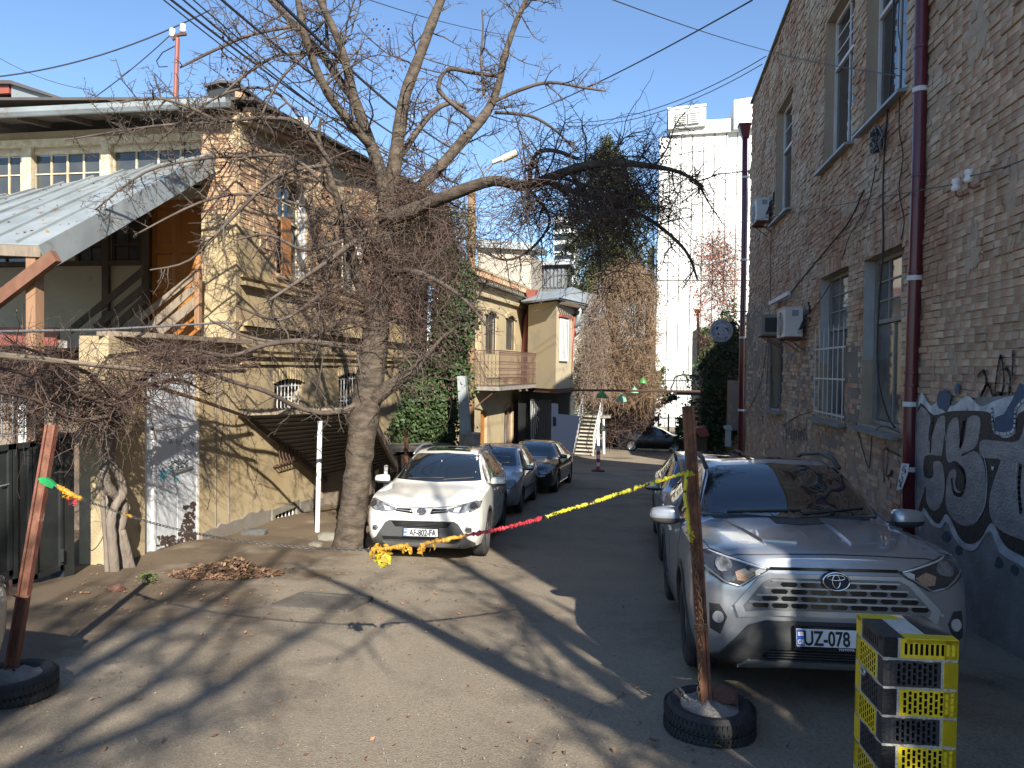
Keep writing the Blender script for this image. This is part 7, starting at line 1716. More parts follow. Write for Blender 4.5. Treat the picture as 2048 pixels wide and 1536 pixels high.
cw.build('corrugated_sheet', corr, cp)
m = MB(); m.bar(E0 - Vector((0, -.05, .07)), E1 - Vector((0, -.05, .07)), .05, .10); m.build('edge_batten', greywood, cp)
m = MB(); m.bar(E1 - Vector((0, 0, .10)), far1 - Vector((0, 0, .10)), .06, .16); m.build('fascia', greywood, cp)
m = MB(); m.bar(E0 - Vector((0, 0, .06)), far0 - Vector((0, 0, .06)), .08, .14); m.build('wall_plate', darkwood, cp)
for i in range(1, 20): m = MB(); t = i / 20; m.bar(E0.lerp(far0, t) - Vector((0, 0, .030)), E1.lerp(far1, t) - Vector((0, 0, .030)), .10, .012); m.build('purlin', greywood, cp)
for (px0, py0, px1, py1, dd) in ((640, 842, 634, 1082, .25), (772, 930, 770, 1010, 3.1)):
    d_ = (A0 - CAM).dot(FW) + dd; m = MB(); m.tube([P(px0, py0, d_), P(px1, py1, d_), P(px1, py1 + 20, d_)], .045, 9); m.build('post', whitepaint, cp, True)
# dark cellar stair wall below the porch and a curved iron grille
sw_ = thing('cellar_entrance', onX(680, 1060, XL + .5), 'dark low cellar wall and door under the porch roof', 'wall')
m = MB(); y0 = ly(648); m.box((XL + .02, y0, -3), (XL + 1.2, y0 + .15, lz(648, 905))); m.build('side_wall', mat('dark_render', (.17, .135, .10), .9, var=(.11, .09, .07), vs=2, bump=.4), sw_)  # side wall in dark brown mottled render
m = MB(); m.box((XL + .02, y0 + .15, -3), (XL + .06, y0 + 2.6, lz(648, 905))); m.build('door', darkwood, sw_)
cg = thing('curved_grille', onX(575, 900, XL + .1), 'rusty bulging iron window grille under the porch roof', 'grille')
gy0, gy1 = ly(546), ly(604); gz1, gz0_ = lz(575, 868), lz(575, 925)
for i in range(11): y = gy0 + (gy1 - gy0) * i / 10; m = MB(); m.tube([(XL + .02, y, gz1), (XL + .10, y, gz1 - .1), (XL + .16, y, gz0_ + .3 * (gz1 - gz0_)), (XL + .2, y, gz0_ + .1), (XL + .12, y, gz0_), (XL + .02, y, gz0_)], .012, 5); m.build('bar', ironrust, cg)
for zz in (gz1, gz0_): m = MB(); m.bar((XL + .03, gy0, zz), (XL + .03, gy1, zz), .02, .03); m.build('rail', ironrust, cg)
# second low shed roof beyond the tree
lr = thing('low_shed', P(830, 930, 17.5), 'low flat roofed shed with grey edge behind the white off-roader', 'shed')
q = [P(770, 905, 17), P(905, 900, 19.5), P(900, 886, 22), P(770, 892, 21)]
m = MB(); m.prism(q, (0, 0, .07)); m.build('roof', corr, lr); m = MB(); m.prism([P(780, 912, 17.6), P(800, 912, 17.4), P(800, 1010, 17.4), P(780, 1010, 17.6)], (0, 3, 0)); m.build('wall', darkwood, lr)
m = MB(); m.tube([P(812, 860, 16.4), P(813, 905, 16.4), P(810, 950, 16.4), P(811, 1010, 16.3)], .05, 7); tag(m.build('rusty_pipe', rust, None, True), 'rusty upright pipe standing behind the white off-roader', 'pipe')
# stones at the foot of the tree and by the wall
for (x, y, s_, lb) in ((660, 1078, .24, 'flat grey stone at the foot of the white porch post'), (508, 1072, .26, 'dark angular stone lying against the house plinth'), (632, 1090, .14, 'small stone near the white porch post'), (232, 1175, .10, 'reddish broken brick at the foot of the vine')):
    c = onG(x, y + 6); o = rock('stone', (c.x, c.y, c.z + s_ * .3), (s_, s_ * .8, s_ * .55), stone if y < 1150 and x != 508 else (redst if x == 232 else mat('dark_stone', (.09, .085, .08), .9, bump=.6, bs=20)), None, x); tag(o, lb, 'stone')
# patched inspection cover in the ground
ic = thing('inspection_cover', onG(650, 1210), 'square sunken inspection cover with low rim in the asphalt', 'cover')
cq = [onG(x, y) for x, y in ((545, 1216), (690, 1226), (742, 1200), (606, 1190))]
covm = mat('cover_asphalt', (.10, .085, .068), .95, var=(.145, .125, .10), vs=6, bump=.8, bs=60)
m = MB(); m.prism([p + Vector((0, 0, .012)) for p in cq], (0, 0, .01)); m.build('slab', covm, ic)
for i in range(4): m = MB(); a, b = cq[i], cq[(i + 1) % 4]; m.bar(a + Vector((0, 0, .02)), b + Vector((0, 0, .02)), .06, .035); m.build('rim', covm, ic)
# fallen leaves: a heap and scatter
def leaf_scatter(name, pts, label, m_, size, seed, up=.5):
    rr = random.Random(seed); m = MB()
    for p in pts:
        s_ = size * rr.uniform(.5, 1.2); a = rr.uniform(0, 2 * pi); n = Vector((rr.gauss(0, up), rr.gauss(0, up), 1)).normalized(); u = Vector((math.cos(a), math.sin(a), 0)); u = (u - n * u.dot(n)).normalized(); v = n.cross(u); cu = n * s_ * rr.uniform(-.25, .35)
        m.quad(p - u * s_, p - v * s_ * .5 + cu * .3, p + u * s_ * .9 + cu, p + v * s_ * .55 + cu * .3)
    o = m.build(name, m_); return tag(o, label, 'leaves', None, 'stuff')
rr = random.Random(21); pts = []
hc_ = onG(455, 1150); hx = Vector((1, 0, 0)); 
for i in range(2600):
    a = rr.uniform(0, 2 * pi); q = rr.random() ** .6; x = math.cos(a) * q * .68; y = math.sin(a) * q * .42; h = max(0, .22 * (1 - q) * (1 + .5 * mnoise.noise((x * 3, y * 3, 0))))
    X_, Y_ = hc_.x + x, hc_.y + y + x * .25; pts.append(Vector((X_, Y_, gz(Y_) + .02 + h * rr.random())))
leaf_scatter('leaf_heap', pts, 'swept heap of brown dead leaves on the asphalt before the house', mat('heap_leaf', (.25, .15, .085), .85, isl=.6, var=(.13, .075, .045), vs=6), .034, 5, .7)
pts = []
for i in range(620):
    x, y = rr.uniform(140, 980), rr.gauss(1160, 50)
    if y < 1100 or y > 1500: continue
    p = onG(x, y); pts.append(p + Vector((0, 0, .02)))
for i in range(160):
    p = onG(rr.uniform(60, 1600), rr.uniform(1200, 1530)); pts.append(p + Vector((0, 0, .016)))
leaf_scatter('fallen_leaves', pts, 'scattered dead leaves and crumbs on the asphalt', deadleaf, .022, 6, .35)
tag(leaf_scatter('yellow_leaf', [onG(1440, 1502) + Vector((0, 0, .03)), onG(1452, 1500) + Vector((0, 0, .035)), onG(1436, 1500) + Vector((0, 0, .03))], 'yellow curled leaf lying before the right tyre', mat('yellow_leaf', (.55, .38, .04), .7), .045, 8, .5), None, 'leaf', None, 'thing')
tag(leaf_scatter('dry_leaf', [onG(1306, 1488) + Vector((0, 0, .03)), onG(1314, 1482) + Vector((0, 0, .03))], 'pale brown curled leaf left of the right tyre', deadleaf, .05, 9, .6), None, 'leaf', None, 'thing')
pts = [onG(rr.uniform(30, 2000), 1125 + 410 * rr.random() ** .8) + Vector((0, 0, .012)) for _ in range(2600)]
leaf_scatter('grit', pts, 'small pale grit scattered over the asphalt', mat('grit_pale', (.30, .27, .22), .9, isl=.5), .007, 10, .4)
pts = []
for i in range(220):
    x, y = rr.gauss(296, 9), rr.gauss(1163, 4); p = onG(x, y); pts.append(p + Vector((0, 0, .03 + rr.random() * .05)))
tag(leaf_scatter('weeds', pts, 'small tuft of green weeds at the foot of the vine trunk', mat('weed_green', (.10, .13, .03), .7, isl=.4), .02, 12, 1.2), None, 'weeds', None, 'stuff')

# litter caught on the sheet roof
rr = random.Random(61); tag(leaf_scatter('roof_leaves', [rp(rr.random(), rr.uniform(.1, 5)) + Vector((0, 0, .035)) for _ in range(150)], 'dead leaves and twigs littering the grey sheet metal roof', deadleaf, .04, 62, .4), None, 'leaves', None, 'stuff')
# ------------------------------------------------------------------ bare trees, vines, ivy
TR = random.Random(31)
class Strands:
    """light-weight three-sided tubes for twigs"""
    def __init__(s): s.v = []; s.f = []; s.m = []
    def add(s, pts, r0, r1, k=3):
        n0 = len(s.v); n = len(pts)
        for i, p in enumerate(pts):
            q = pts[min(i + 1, n - 1)] - pts[max(i - 1, 0)]
            if q.length < 1e-6: q = Vector((0, 0, 1))
            q.normalize(); u = q.orthogonal().normalized(); w = q.cross(u); r = r0 + (r1 - r0) * i / (n - 1)
            for j in range(k):
                a = 2 * pi * j / k; c, d = math.cos(a) * r, math.sin(a) * r
                s.v.append((p.x + u.x * c + w.x * d, p.y + u.y * c + w.y * d, p.z + u.z * c + w.z * d))
        for i in range(n - 1):
            for j in range(k):
                a = n0 + i * k + j; b = n0 + i * k + (j + 1) % k; s.f.append((a, b, b + k, a + k))
    def build(s, name, m_, parent=None, kind='stuff'):
        me = bpy.data.meshes.new(name); me.from_pydata(s.v, [], s.f); me.materials.append(m_)
        me.polygons.foreach_set('use_smooth', [True] * len(me.polygons)); me.update()
        return link(name, me, parent, kind)
def walk(p, d, L, n, wig, bias=Vector((0, 0, 0)), rr=TR):
    o = [p.copy()]; st = L / n; d = d.normalized()
    for i in range(n):
        d = (d + Vector((rr.gauss(0, wig), rr.gauss(0, wig), rr.gauss(0, wig))) + bias).normalized(); p = p + d * st; o.append(p.copy())
    return o
def sprout(S, pts, r0, r1, per_m, Lr, bias, rr, lvl, rng=(0.0, 1.0), wig=.28, r_twig=.006):
    """secondary shoots along a polyline, then twigs on them"""
    tot = sum((pts[i + 1] - pts[i]).length for i in range(len(pts) - 1)); n = int(tot * per_m + rr.random())
    for _ in range(n):
        t = rng[0] + (rng[1] - rng[0]) * rr.random(); x = t * (len(pts) - 1); i = min(len(pts) - 2, int(x)); p = pts[i].lerp(pts[i + 1], x - i); ax = (pts[i + 1] - pts[i]).normalized()
        rd = Vector((rr.gauss(0, 1), rr.gauss(0, 1), rr.gauss(0, 1))); rd -= ax * rd.dot(ax) * .8
        if rd.length < .01: continue
        d = (rd.normalized() + ax * rr.uniform(-.1, .7) + bias * 2).normalized(); L = rr.uniform(*Lr) * (1 - .45 * t); rb = (r0 + (r1 - r0) * t)
        ra = min(rb * .7, r_twig * (1.0 + L * 1.3)); nseg = max(3, int(L / .14)); w = walk(p, d, L, nseg, wig, bias, rr); S.add(w, ra, max(.003, ra * .3), 3 if ra < .012 else 4)
        if lvl > 0: sprout(S, w, ra, ra * .4, per_m * 1.6 if lvl == 2 else 6.5, (L * .22, L * .5), bias * .7, rr, lvl - 1, (.12, 1), wig * 1.1, r_twig * .9)
def limb(mb, lst, d0, sub=4):
    px = [(a[0], a[1]) for a in lst]; sm = smooth(px, sub, False); n = len(lst); out_ = []; rs = []
    for k, (x, y) in enumerate(sm):
        t = k / sub; i = min(n - 2, int(t)); u = t - i
        dd = lst[i][2] + (lst[i + 1][2] - lst[i][2]) * u; w = lst[i][3] + (lst[i + 1][3] - lst[i][3]) * u
        d = d0 + dd; out_.append(P(x, y, d)); rs.append(w / 2 / F_PX * d * TR.uniform(.94, 1.07))
    mb.tube(out_, rs, 10 if lst[0][3] > 18 else 6)
    return out_, rs
tb_ = onG(698, 1096); DT = (tb_ - CAM).dot(FW)
tree = thing('bare_tree', (tb_.x, tb_.y, gz(tb_.y)), 'large bare fruit tree with forked limbs and tangled twigs beside the porch', 'tree')
tm = MB()
trunk = [(694, 1130, 0, 84), (698, 1092, 0, 70), (703, 1055, 0, 61), (709, 1000, 0, 56), (716, 940, 0, 54), (722, 880, 0, 57), (729, 830, 0, 61), (738, 770, 0, 57), (746, 715, 0, 54), (752, 660, 0, 50), (759, 600, 0, 46), (767, 530, 0, 42), (772, 460, 0, 38)]
tp, trs = limb(tm, trunk, DT)
tm.build('trunk', bark, tree, True)
LIMBS = {
 'A': [(772, 462, 0, 36), (778, 400, .1, 32), (789, 330, .1, 29), (799, 255, .2, 26), (812, 185, .3, 23), (838, 115, .4, 21), (862, 50, .5, 20), (885, -10, .6, 18), (905, -90, .7, 14)],
 'B': [(772, 450, -.1, 28), (762, 350, -.2, 25), (742, 290, -.3, 24), (722, 235, -.4, 22), (703, 180, -.5, 20), (690, 120, -.6, 17), (668, 60, -.7, 15), (640, 0, -.8, 13), (620, -70, -.9, 10)],
 'B2': [(712, 205, -.45, 17), (680, 162, -.3, 17), (645, 110, 0, 16), (612, 75, .2, 15), (570, 30, .3, 13), (530, -12, .4, 12), (480, -60, .5, 8)],
 'B3': [(742, 292, -.3, 19), (700, 245, -.6, 18), (655, 185, -.8, 17), (622, 110, -1, 15), (603, 40, -1.2, 14), (592, -30, -1.3, 10)],
 'B4': [(655, 95, -.5, 8), (652, 40, -.5, 7), (648, -30, -.5, 5)],
 'C': [(776, 440, .2, 26), (820, 390, .4, 23), (870, 345, .6, 21), (925, 282, .8, 21), (975, 222, 1, 19), (998, 165, 1.1, 14), (1010, 110, 1.2, 12), (1030, 50, 1.3, 11), (1058, -14, 1.4, 9), (1080, -70, 1.5, 6)],
 'C2': [(792, 325, .2, 15), (830, 268, .5, 13), (868, 222, .7, 11), (905, 205, .8, 9), (932, 216, .9, 6)],
 'C3': [(955, 245, .9, 9), (885, 190, .7, 9), (880, 160, .7, 9), (900, 138, .8, 9), (950, 146, 1, 8), (998, 152, 1.1, 8)],
 'C4': [(968, 190, 1, 6), (962, 120, 1, 6), (966, 60, 1, 4), (964, 20, 1, 3)],
 'D': [(774, 440, -.2, 32), (840, 415, -.5, 27), (900, 390, -.8, 25), (985, 362, -1.1, 22), (1050, 372, -1.4, 22), (1110, 352, -1.6, 20), (1160, 334, -1.8, 17), (1230, 326, -2, 14), (1300, 332, -2.2, 11), (1360, 345, -2.3, 8), (1405, 372, -2.4, 5)],
 'D2': [(1060, 370, -1.4, 10), (1062, 330, -1.4, 9), (1078, 304, -1.5, 9), (1112, 302, -1.6, 8), (1155, 318, -1.7, 7)],
 'D3': [(1090, 362, -1.5, 13), (1150, 385, -1.7, 11), (1220, 405, -1.9, 10), (1300, 440, -2.1, 8), (1370, 500, -2.2, 6), (1395, 560, -2.2, 4)],
 'D4': [(1140, 340, -1.7, 9), (1180, 420, -1.8, 8), (1196, 480, -1.8, 7), (1200, 540, -1.8, 5)],
 'D5': [(1060, 380, -1.4, 7), (1100, 440, -1.5, 6), (1060, 500, -1.5, 6), (1010, 520, -1.4, 5), (960, 500, -1.2, 4)],
 'E': [(740, 800, 0, 38), (772, 778, -.2, 29), (805, 757, -.3, 24), (832, 738, -.4, 20), (845, 718, -.4, 11)],
 'E2': [(832, 738, -.4, 9), (880, 680, -.5, 8), (925, 640, -.6, 6), (975, 560, -.7, 4)],
 'F': [(748, 640, 0, 24), (718, 565, -.2, 23), (702, 500, -.4, 20), (690, 440, -.5, 17), (668, 380, -.6, 14), (650, 325, -.6, 12), (638, 275, -.6, 8), (642, 235, -.6, 5)],
 'G': [(738, 700, 0, 17), (672, 690, -.4, 13), (600, 682, -.8, 12), (530, 690, -1.2, 10), (460, 712, -1.6, 9), (380, 700, -2, 8), (300, 712, -2.4, 6)],
 'G2': [(742, 660, 0, 14), (690, 640, -.3, 11), (620, 676, -.6, 9), (550, 684, -.9, 8), (480, 668, -1.2, 6), (420, 640, -1.4, 4)],
 'H': [(722, 800, 0, 12), (690, 820, -.3, 11), (640, 826, -.5, 10), (590, 812, -.7, 9), (530, 782, -1, 9), (470, 765, -1.3, 8), (400, 740, -1.6, 7)],
 'I': [(664, 330, -.6, 9), (600, 248, -.8, 9), (520, 236, -1, 9), (440, 242, -1.2, 8), (380, 215, -1.4, 7), (310, 196, -1.6, 5), (240, 205, -1.8, 4)],
 'I2': [(672, 395, -.6, 8), (590, 318, -.9, 8), (500, 312, -1.2, 7), (400, 318, -1.5, 6), (290, 345, -1.8, 5), (190, 420, -2, 3)],
 'I3': [(690, 440, -.5, 7), (600, 410, -.8, 6), (500, 388, -1.1, 6), (400, 405, -1.4, 5), (270, 470, -1.7, 3)],
 'I4': [(420, 245, -1.2, 5), (330, 250, -1.5, 5), (240, 262, -1.7, 4), (130, 280, -1.9, 3)],
 'M': [(660, 330, -.6, 8), (560, 350, -1, 7), (460, 440, -1.4, 6), (380, 520, -1.7, 5), (300, 540, -2, 3)],
 'M2': [(690, 480, -.5, 8), (610, 500, -.8, 7), (540, 470, -1, 6), (470, 480, -1.3, 4)],
 'M3': [(640, 300, -.6, 7), (560, 190, -.6, 6), (470, 180, -.8, 5), (380, 230, -1, 4), (300, 300, -1.2, 3)],
 'M4': [(700, 560, -.3, 8), (640, 590, -.6, 7), (560, 640, -.9, 6), (470, 610, -1.2, 4)],
 'M5': [(620, 100, -.9, 6), (560, 160, -.9, 5), (520, 240, -1, 4), (500, 320, -1, 3)],
 'J': [(590, 52, .2, 7), (500, 70, 0, 7), (430, 100, -.2, 6), (360, 135, -.4, 4)],
 'J2': [(640, 110, 0, 7), (560, 110, -.2, 6), (490, 150, -.4, 5), (440, 195, -.6, 4)],
 'K': [(985, 205, 1, 7), (1040, 180, 1, 7), (1100, 165, .9, 6), (1170, 176, .8, 5), (1212, 182, .8, 3)],
 'K2': [(990, 225, 1, 7), (1060, 232, .8, 6), (1110, 260, .6, 5), (1150, 300, .4, 4)],
 'L': [(760, 560, 0, 16), (810, 540, -.4, 13), (870, 560, -.7, 11), (930, 600, -1, 8), (980, 660, -1.2, 5)],
 'L2': [(770, 500, 0, 14), (720, 480, -.5, 12), (660, 520, -.9, 10), (600, 560, -1.2, 8), (540, 600, -1.5, 5)],
}
S1 = Strands(); rr = random.Random(77)
big = ('A', 'B', 'B2', 'B3', 'C', 'D', 'E', 'F')
drop = Vector((0, 0, -.05)); rise = Vector((0, 0, .05))
for k, l in LIMBS.items():
    m = MB(); pts, rs = limb(m, l, DT); m.build('limb', bark if k in big else twigm, tree, True)
    bz = rise if k in ('A', 'B', 'B2', 'B3', 'C', 'C4', 'K', 'J', 'J2', 'B4', 'I', 'I4') else drop
    dens = {'A': 6.0, 'B': 6.0, 'B2': 7, 'B3': 7, 'C': 7.5, 'D': 9.0, 'D3': 10, 'D2': 6, 'D4': 8, 'D5': 8, 'E': 5, 'F': 7, 'G': 7, 'G2': 8, 'H': 5, 'I': 13, 'I2': 12, 'I3': 10, 'I4': 12, 'J': 9, 'J2': 10, 'L': 8, 'L2': 8, 'K': 6, 'K2': 6, 'C2': 5, 'C3': 5}.get(k, 5)
    rg = (.15, 1) if k in big else (.05, 1)
    sprout(S1, pts, rs[0], rs[-1], dens, (.45, 1.7) if k in big else (.35, 1.1), bz, rr, 2, rg, .20, .0070)
S1.build('twigs', twigm, tree)
# seed clusters and dead leaves still hanging
def hang(name, spots, m_, parent, size, n, seed, kind='stuff'):
    r_ = random.Random(seed); mb = MB()
    for (x, y, d, sp) in spots:
        for _ in range(n):
            p = P(x + r_.gauss(0, sp), y + r_.gauss(0, sp * 1.3), d + r_.gauss(0, .15)); s_ = size * r_.uniform(.5, 1.2); u = Vector((r_.gauss(0, 1), r_.gauss(0, 1), r_.gauss(0, 1))).normalized(); w = u.orthogonal().normalized()
            mb.quad(p - u * s_, p - w * s_ * .6, p + u * s_, p + w * s_ * .6)
    return mb.build(name, m_, parent, kind=kind)
hang('dry_seeds', [(455, 75, DT, 14), (490, 140, DT, 12), (790, 130, DT, 10), (610, 75, DT, 8), (960, 190, DT, 10), (860, 205, DT, 8), (470, 150, DT, 10), (1310, 380, DT - 2, 16), (1330, 300, DT - 2, 10), (1250, 470, DT - 2, 16), (1220, 300, DT - 2, 12), (650, 390, DT, 8), (700, 330, DT, 8), (760, 60, DT, 12)], twigd, tree, .035, 26, 4)
# dead vine draped over trunk and limbs
vn = thing('dead_vine', P(830, 700, DT - .3), 'dense brown tangle of dead climbing vine hanging in the middle of the bare tree', 'vine')
SV = Strands(); rr = random.Random(5)
def tangle(S, blobs, n, L, wig, bias, r, rr, curl=0.0):
    tot = sum(b[3] * b[4] for b in blobs)
    for (x, y, d, sx, sy, sd) in blobs:
        for _ in range(int(n * sx * sy / tot)):
            p = P(x + rr.gauss(0, sx * .55), y + rr.gauss(0, sy * .55), d + rr.gauss(0, sd)); dr_ = Vector((rr.gauss(0, 1), rr.gauss(0, .7), rr.gauss(0, .8))); Ls = rr.uniform(*L); k = max(4, int(Ls / .12))
            S.add(walk(p, dr_, Ls, k, wig, bias, rr), r * rr.uniform(.6, 1.4), r * .4)
tangle(SV, [(800, 470, DT, 75, 90, .35), (830, 560, DT, 75, 80, .4), (835, 630, DT - .2, 45, 60, .35), (800, 400, DT, 80, 50, .3), (740, 540, DT, 60, 70, .3), (880, 470, DT, 50, 80, .4), (838, 700, DT, 22, 45, .3), (700, 430, DT - .2, 45, 60, .3), (660, 610, DT - .4, 70, 60, .4)], 2100, (.4, 1.5), .30, Vector((0, 0, -.045)), .0055, rr)
tangle(SV, [(1180, 400, DT - 1.8, 85, 80, .6), (1260, 400, DT - 2, 95, 80, .6), (1110, 380, DT - 1.7, 80, 60, .4), (1220, 490, DT - 1.9, 80, 80, .6), (1320, 390, DT - 2.1, 60, 60, .4), (1050, 430, DT - 1.5, 80, 70, .4)], 1150, (.4, 1.4), .28, Vector((0, 0, -.05)), .0055, rr)
SV.build('vine_stems', twigd, vn)
hang('withered_leaves', [(900, 640, DT, 40), (880, 720, DT, 30), (820, 600, DT, 60), (850, 500, DT, 60)], mat('withered_purple', (.10, .045, .045), .9, isl=.5), vn, .03, 260, 7)
# pergola vine over the gate and door
pv = thing('grape_vine', onX(235, 1160, XL + .2), 'twisted old grape vine climbing beside the white door and spreading over the gate', 'vine')
m = MB()
def xl(lst, off): return [onX(x, y, XL + off) for x, y in smooth(lst, 4, False)]
def taper(n, a, b): return [(a + (b - a) * i / (n - 1)) * TR.uniform(.85, 1.2) for i in range(n)]
for lst, r0, r1, o_ in (([(262, 1172), (250, 1120), (238, 1070), (243, 1030), (240, 1000), (218, 980), (208, 950), (216, 915), (222, 880), (219, 840), (212, 800)], .085, .055, .28), ([(232, 1165), (226, 1100), (222, 1040), (232, 1010), (246, 985), (240, 955), (226, 930), (216, 900), (226, 860), (240, 820), (262, 785)], .06, .045, .34), ([(215, 1160), (212, 1080), (206, 1010), (212, 940), (206, 880)], .035, .02, .26), ([(275, 1168), (258, 1110), (246, 1060)], .05, .03, .36)):
    p = xl(lst, o_); m.tube(p, taper(len(p), r0, r1), 8)
m.build('trunk', mat('vine_bark', (.155, .125, .10), .95, var=(.23, .19, .155), vs=12, stretch=(1, 1, .25), bump=1.0, bs=30), pv, True)
m = MB()
arms = [[(220, 810), (160, 790), (100, 770), (40, 745), (-40, 730)], [(240, 790), (310, 745), (380, 715), (450, 735), (520, 728)], [(225, 830), (150, 840), (70, 800), (-30, 780)], [(230, 800), (180, 750), (110, 715), (30, 690)], [(250, 790), (300, 770), (360, 760), (420, 790)]]
av = []
for a in arms: p = xl(a, .8); q = taper(len(p), .032, .012); m.tube(p, q, 6); av.append((p, q))
m.build('arm', twigd, pv, True)
SP = Strands(); rr = random.Random(15)
for p, q in av: sprout(SP, p, q[0], q[-1], 16, (.3, .95), drop, rr, 1, (0, 1), .3, .006)
dg_ = 8.6
tangle(SP, [(90, 770, dg_, 110, 42, .3), (170, 800, dg_ + .3, 90, 45, .3), (40, 730, dg_, 80, 40, .3), (300, 730, dg_ + .8, 90, 28, .3), (420, 725, dg_ + 1.6, 80, 26, .3), (230, 820, dg_ + .5, 60, 40, .25), (30, 830, dg_, 60, 40, .25), (330, 700, dg_ + 1, 80, 20, .2)], 1500, (.25, .95), .3, Vector((0, 0, -.02)), .0048, rr)
SP.build('canes', twigd, pv)
hang('withered_leaves', [(310, 735, dg_ + 1, 22), (370, 745, dg_ + 1.3, 20), (150, 790, dg_, 40), (60, 760, dg_, 40)], mat('withered_brown', (.14, .08, .055), .9, isl=.5), pv, .025, 60, 9)
# pergola poles
m = MB(); m.tube([onX(-40, 705, XL + .9), onX(300, 742, XL + .9), onX(490, 742, XL + .9)], .03, 6); tag(m.build('pergola_pole', greywood, None, True), 'grey wooden pole carrying the grape vine over the gate', 'pole')
# ------------------------------------------------------------------ ivy clad stump, utility pole, lamp
def leaf_mass(name, blobs, n, size, m_, parent, seed, flat=.0):
    r_ = random.Random(seed); mb = MB(); tot = sum(b[3] * b[4] for b in blobs)
    for (x, y, d, sx, sy, sd) in blobs:
        cl = [(r_.gauss(0, .5), r_.gauss(0, .5), r_.gauss(0, .5)) for _ in range(max(6, int(sx * sy / 40)))]
        for _ in range(int(n * sx * sy / tot)):
            c = r_.choice(cl); k = .16
            p = P(x + (c[0] + r_.gauss(0, k)) * sx, y + (c[1] + r_.gauss(0, k)) * sy, d + (c[2] * .8 + r_.gauss(0, k)) * sd); s_ = size * r_.uniform(.55, 1.25)
            nn = Vector((r_.gauss(0, .7) + .3, r_.gauss(0, .7) - .6, r_.gauss(.5, .6))).normalized(); a = r_.uniform(0, 2 * pi); u = nn.orthogonal().normalized(); w = nn.cross(u); u, w = u * math.cos(a) + w * math.sin(a), w * math.cos(a) - u * math.sin(a)
            b_ = nn * s_ * .25
            mb.poly([p - u * s_, p - u * s_ * .2 - w * s_ * .75 + b_, p + u * s_ * 1.0, p - u * s_ * .2 + w * s_ * .75 + b_])
    return mb.build(name, m_, parent, kind='stuff')
iv = thing('ivy_stump', P(870, 900, 21.5), 'old tree stump smothered in glossy green ivy beside the grey metal chute', 'ivy')
m = MB(); m.tube([P(880, 930, 21.6), P(878, 760, 21.6), P(885, 620, 21.6), P(890, 480, 21.6), P(880, 400, 21.6)], [.35, .3, .28, .2, .1], 9); m.build('trunk', bark, iv, True)
leaf_mass('ivy_leaves', [(868, 850, 21.2, 58, 70, .55), (878, 760, 21.2, 50, 80, .5), (905, 670, 21.0, 40, 85, .5), (835, 860, 21.0, 50, 50, .4), (918, 600, 21.0, 32, 60, .45), (895, 540, 21.4, 45, 50, .4), (850, 800, 21.0, 45, 60, .4)], 24000, .062, ivym, iv, 3)
leaf_mass('upper_ivy_leaves', [(860, 430, 21.8, 70, 45, .5), (880, 480, 21.7, 60, 60, .5)], 3400, .055, mat('olive_ivy', (.10, .10, .04), .7, isl=.4), iv, 4)
SI = Strands(); rr = random.Random(8)
tangle(SI, [(880, 540, 21.5, 70, 90, .5), (870, 470, 21.3, 70, 80, .4), (900, 720, 21.8, 30, 90, .2)], 800, (.5, 1.8), .22, Vector((0, 0, -.12)), .007, rr); SI.build('dry_stems', twigd, iv)
up_ = thing('utility_pole', onG(944, 930) * 0 + Vector((P(943, 880, 22).x, P(943, 880, 22).y, gz(21.5))), 'tall brown wooden utility pole rising between the ivy and the yellow house', 'pole')
m = MB(); m.tube([P(938, 960, 22), P(941, 700, 22), P(944, 385, 22)], [.15, .135, .12], 10); m.build('shaft', mat('creosote_wood', (.22, .125, .06), .85, var=(.30, .19, .10), vs=7, stretch=(1, 1, .1), bump=.4), up_, True)
m = MB(); m.tube([P(943, 400, 22), P(960, 355, 21.9), P(990, 322, 21.8)], .03, 6); m.build('lamp_arm', galv, up_)
m = MB(); a, b = P(985, 325, 21.8), P(1034, 304, 21.7); d_ = (b - a).normalized(); s_ = d_.cross(Vector((0, 0, 1))).normalized(); u_ = s_.cross(d_)
m.hexa([a - s_ * .07 - u_ * .05, b - s_ * .12 - u_ * .07, b + s_ * .12 - u_ * .07, a + s_ * .07 - u_ * .05, a - s_ * .05 + u_ * .05, b - s_ * .09 + u_ * .07, b + s_ * .09 + u_ * .07, a + s_ * .05 + u_ * .05]); m.build('lamp_head', mat('lamp_grey', (.62, .60, .55), .4), up_)
m = MB(); m.hexa([a.lerp(b, .4) - s_ * .08 - u_ * .12, b - s_ * .10 - u_ * .10, b + s_ * .10 - u_ * .10, a.lerp(b, .4) + s_ * .08 - u_ * .12, a.lerp(b, .35) - s_ * .09 - u_ * .06, b - s_ * .115 - u_ * .072, b + s_ * .115 - u_ * .072, a.lerp(b, .35) + s_ * .09 - u_ * .06]); m.build('lamp_lens', mat('lamp_lens', (.45, .38, .25), .2), up_)
q = [P(x, y, 19.5) for x, y in ((914, 752), (930, 752), (939, 868), (920, 868))]; m = MB(); m.prism(q, (0, .25, 0)); tag(m.build('metal_chute', zinc), 'grey sheet metal chute standing upright beside the ivy', 'chute')
q = [P(x, y, 20) for x, y in ((918, 866), (954, 868), (952, 930), (918, 930))]; m = MB(); m.prism(q, (0, .5, 0)); tag(m.build('meter_cabinet', mat('flaking_white', (.50, .46, .40), .8, var=(.36, .27, .2), vs=7, amt=.9)), 'flaking white cabinet at the foot of the utility pole', 'cabinet')
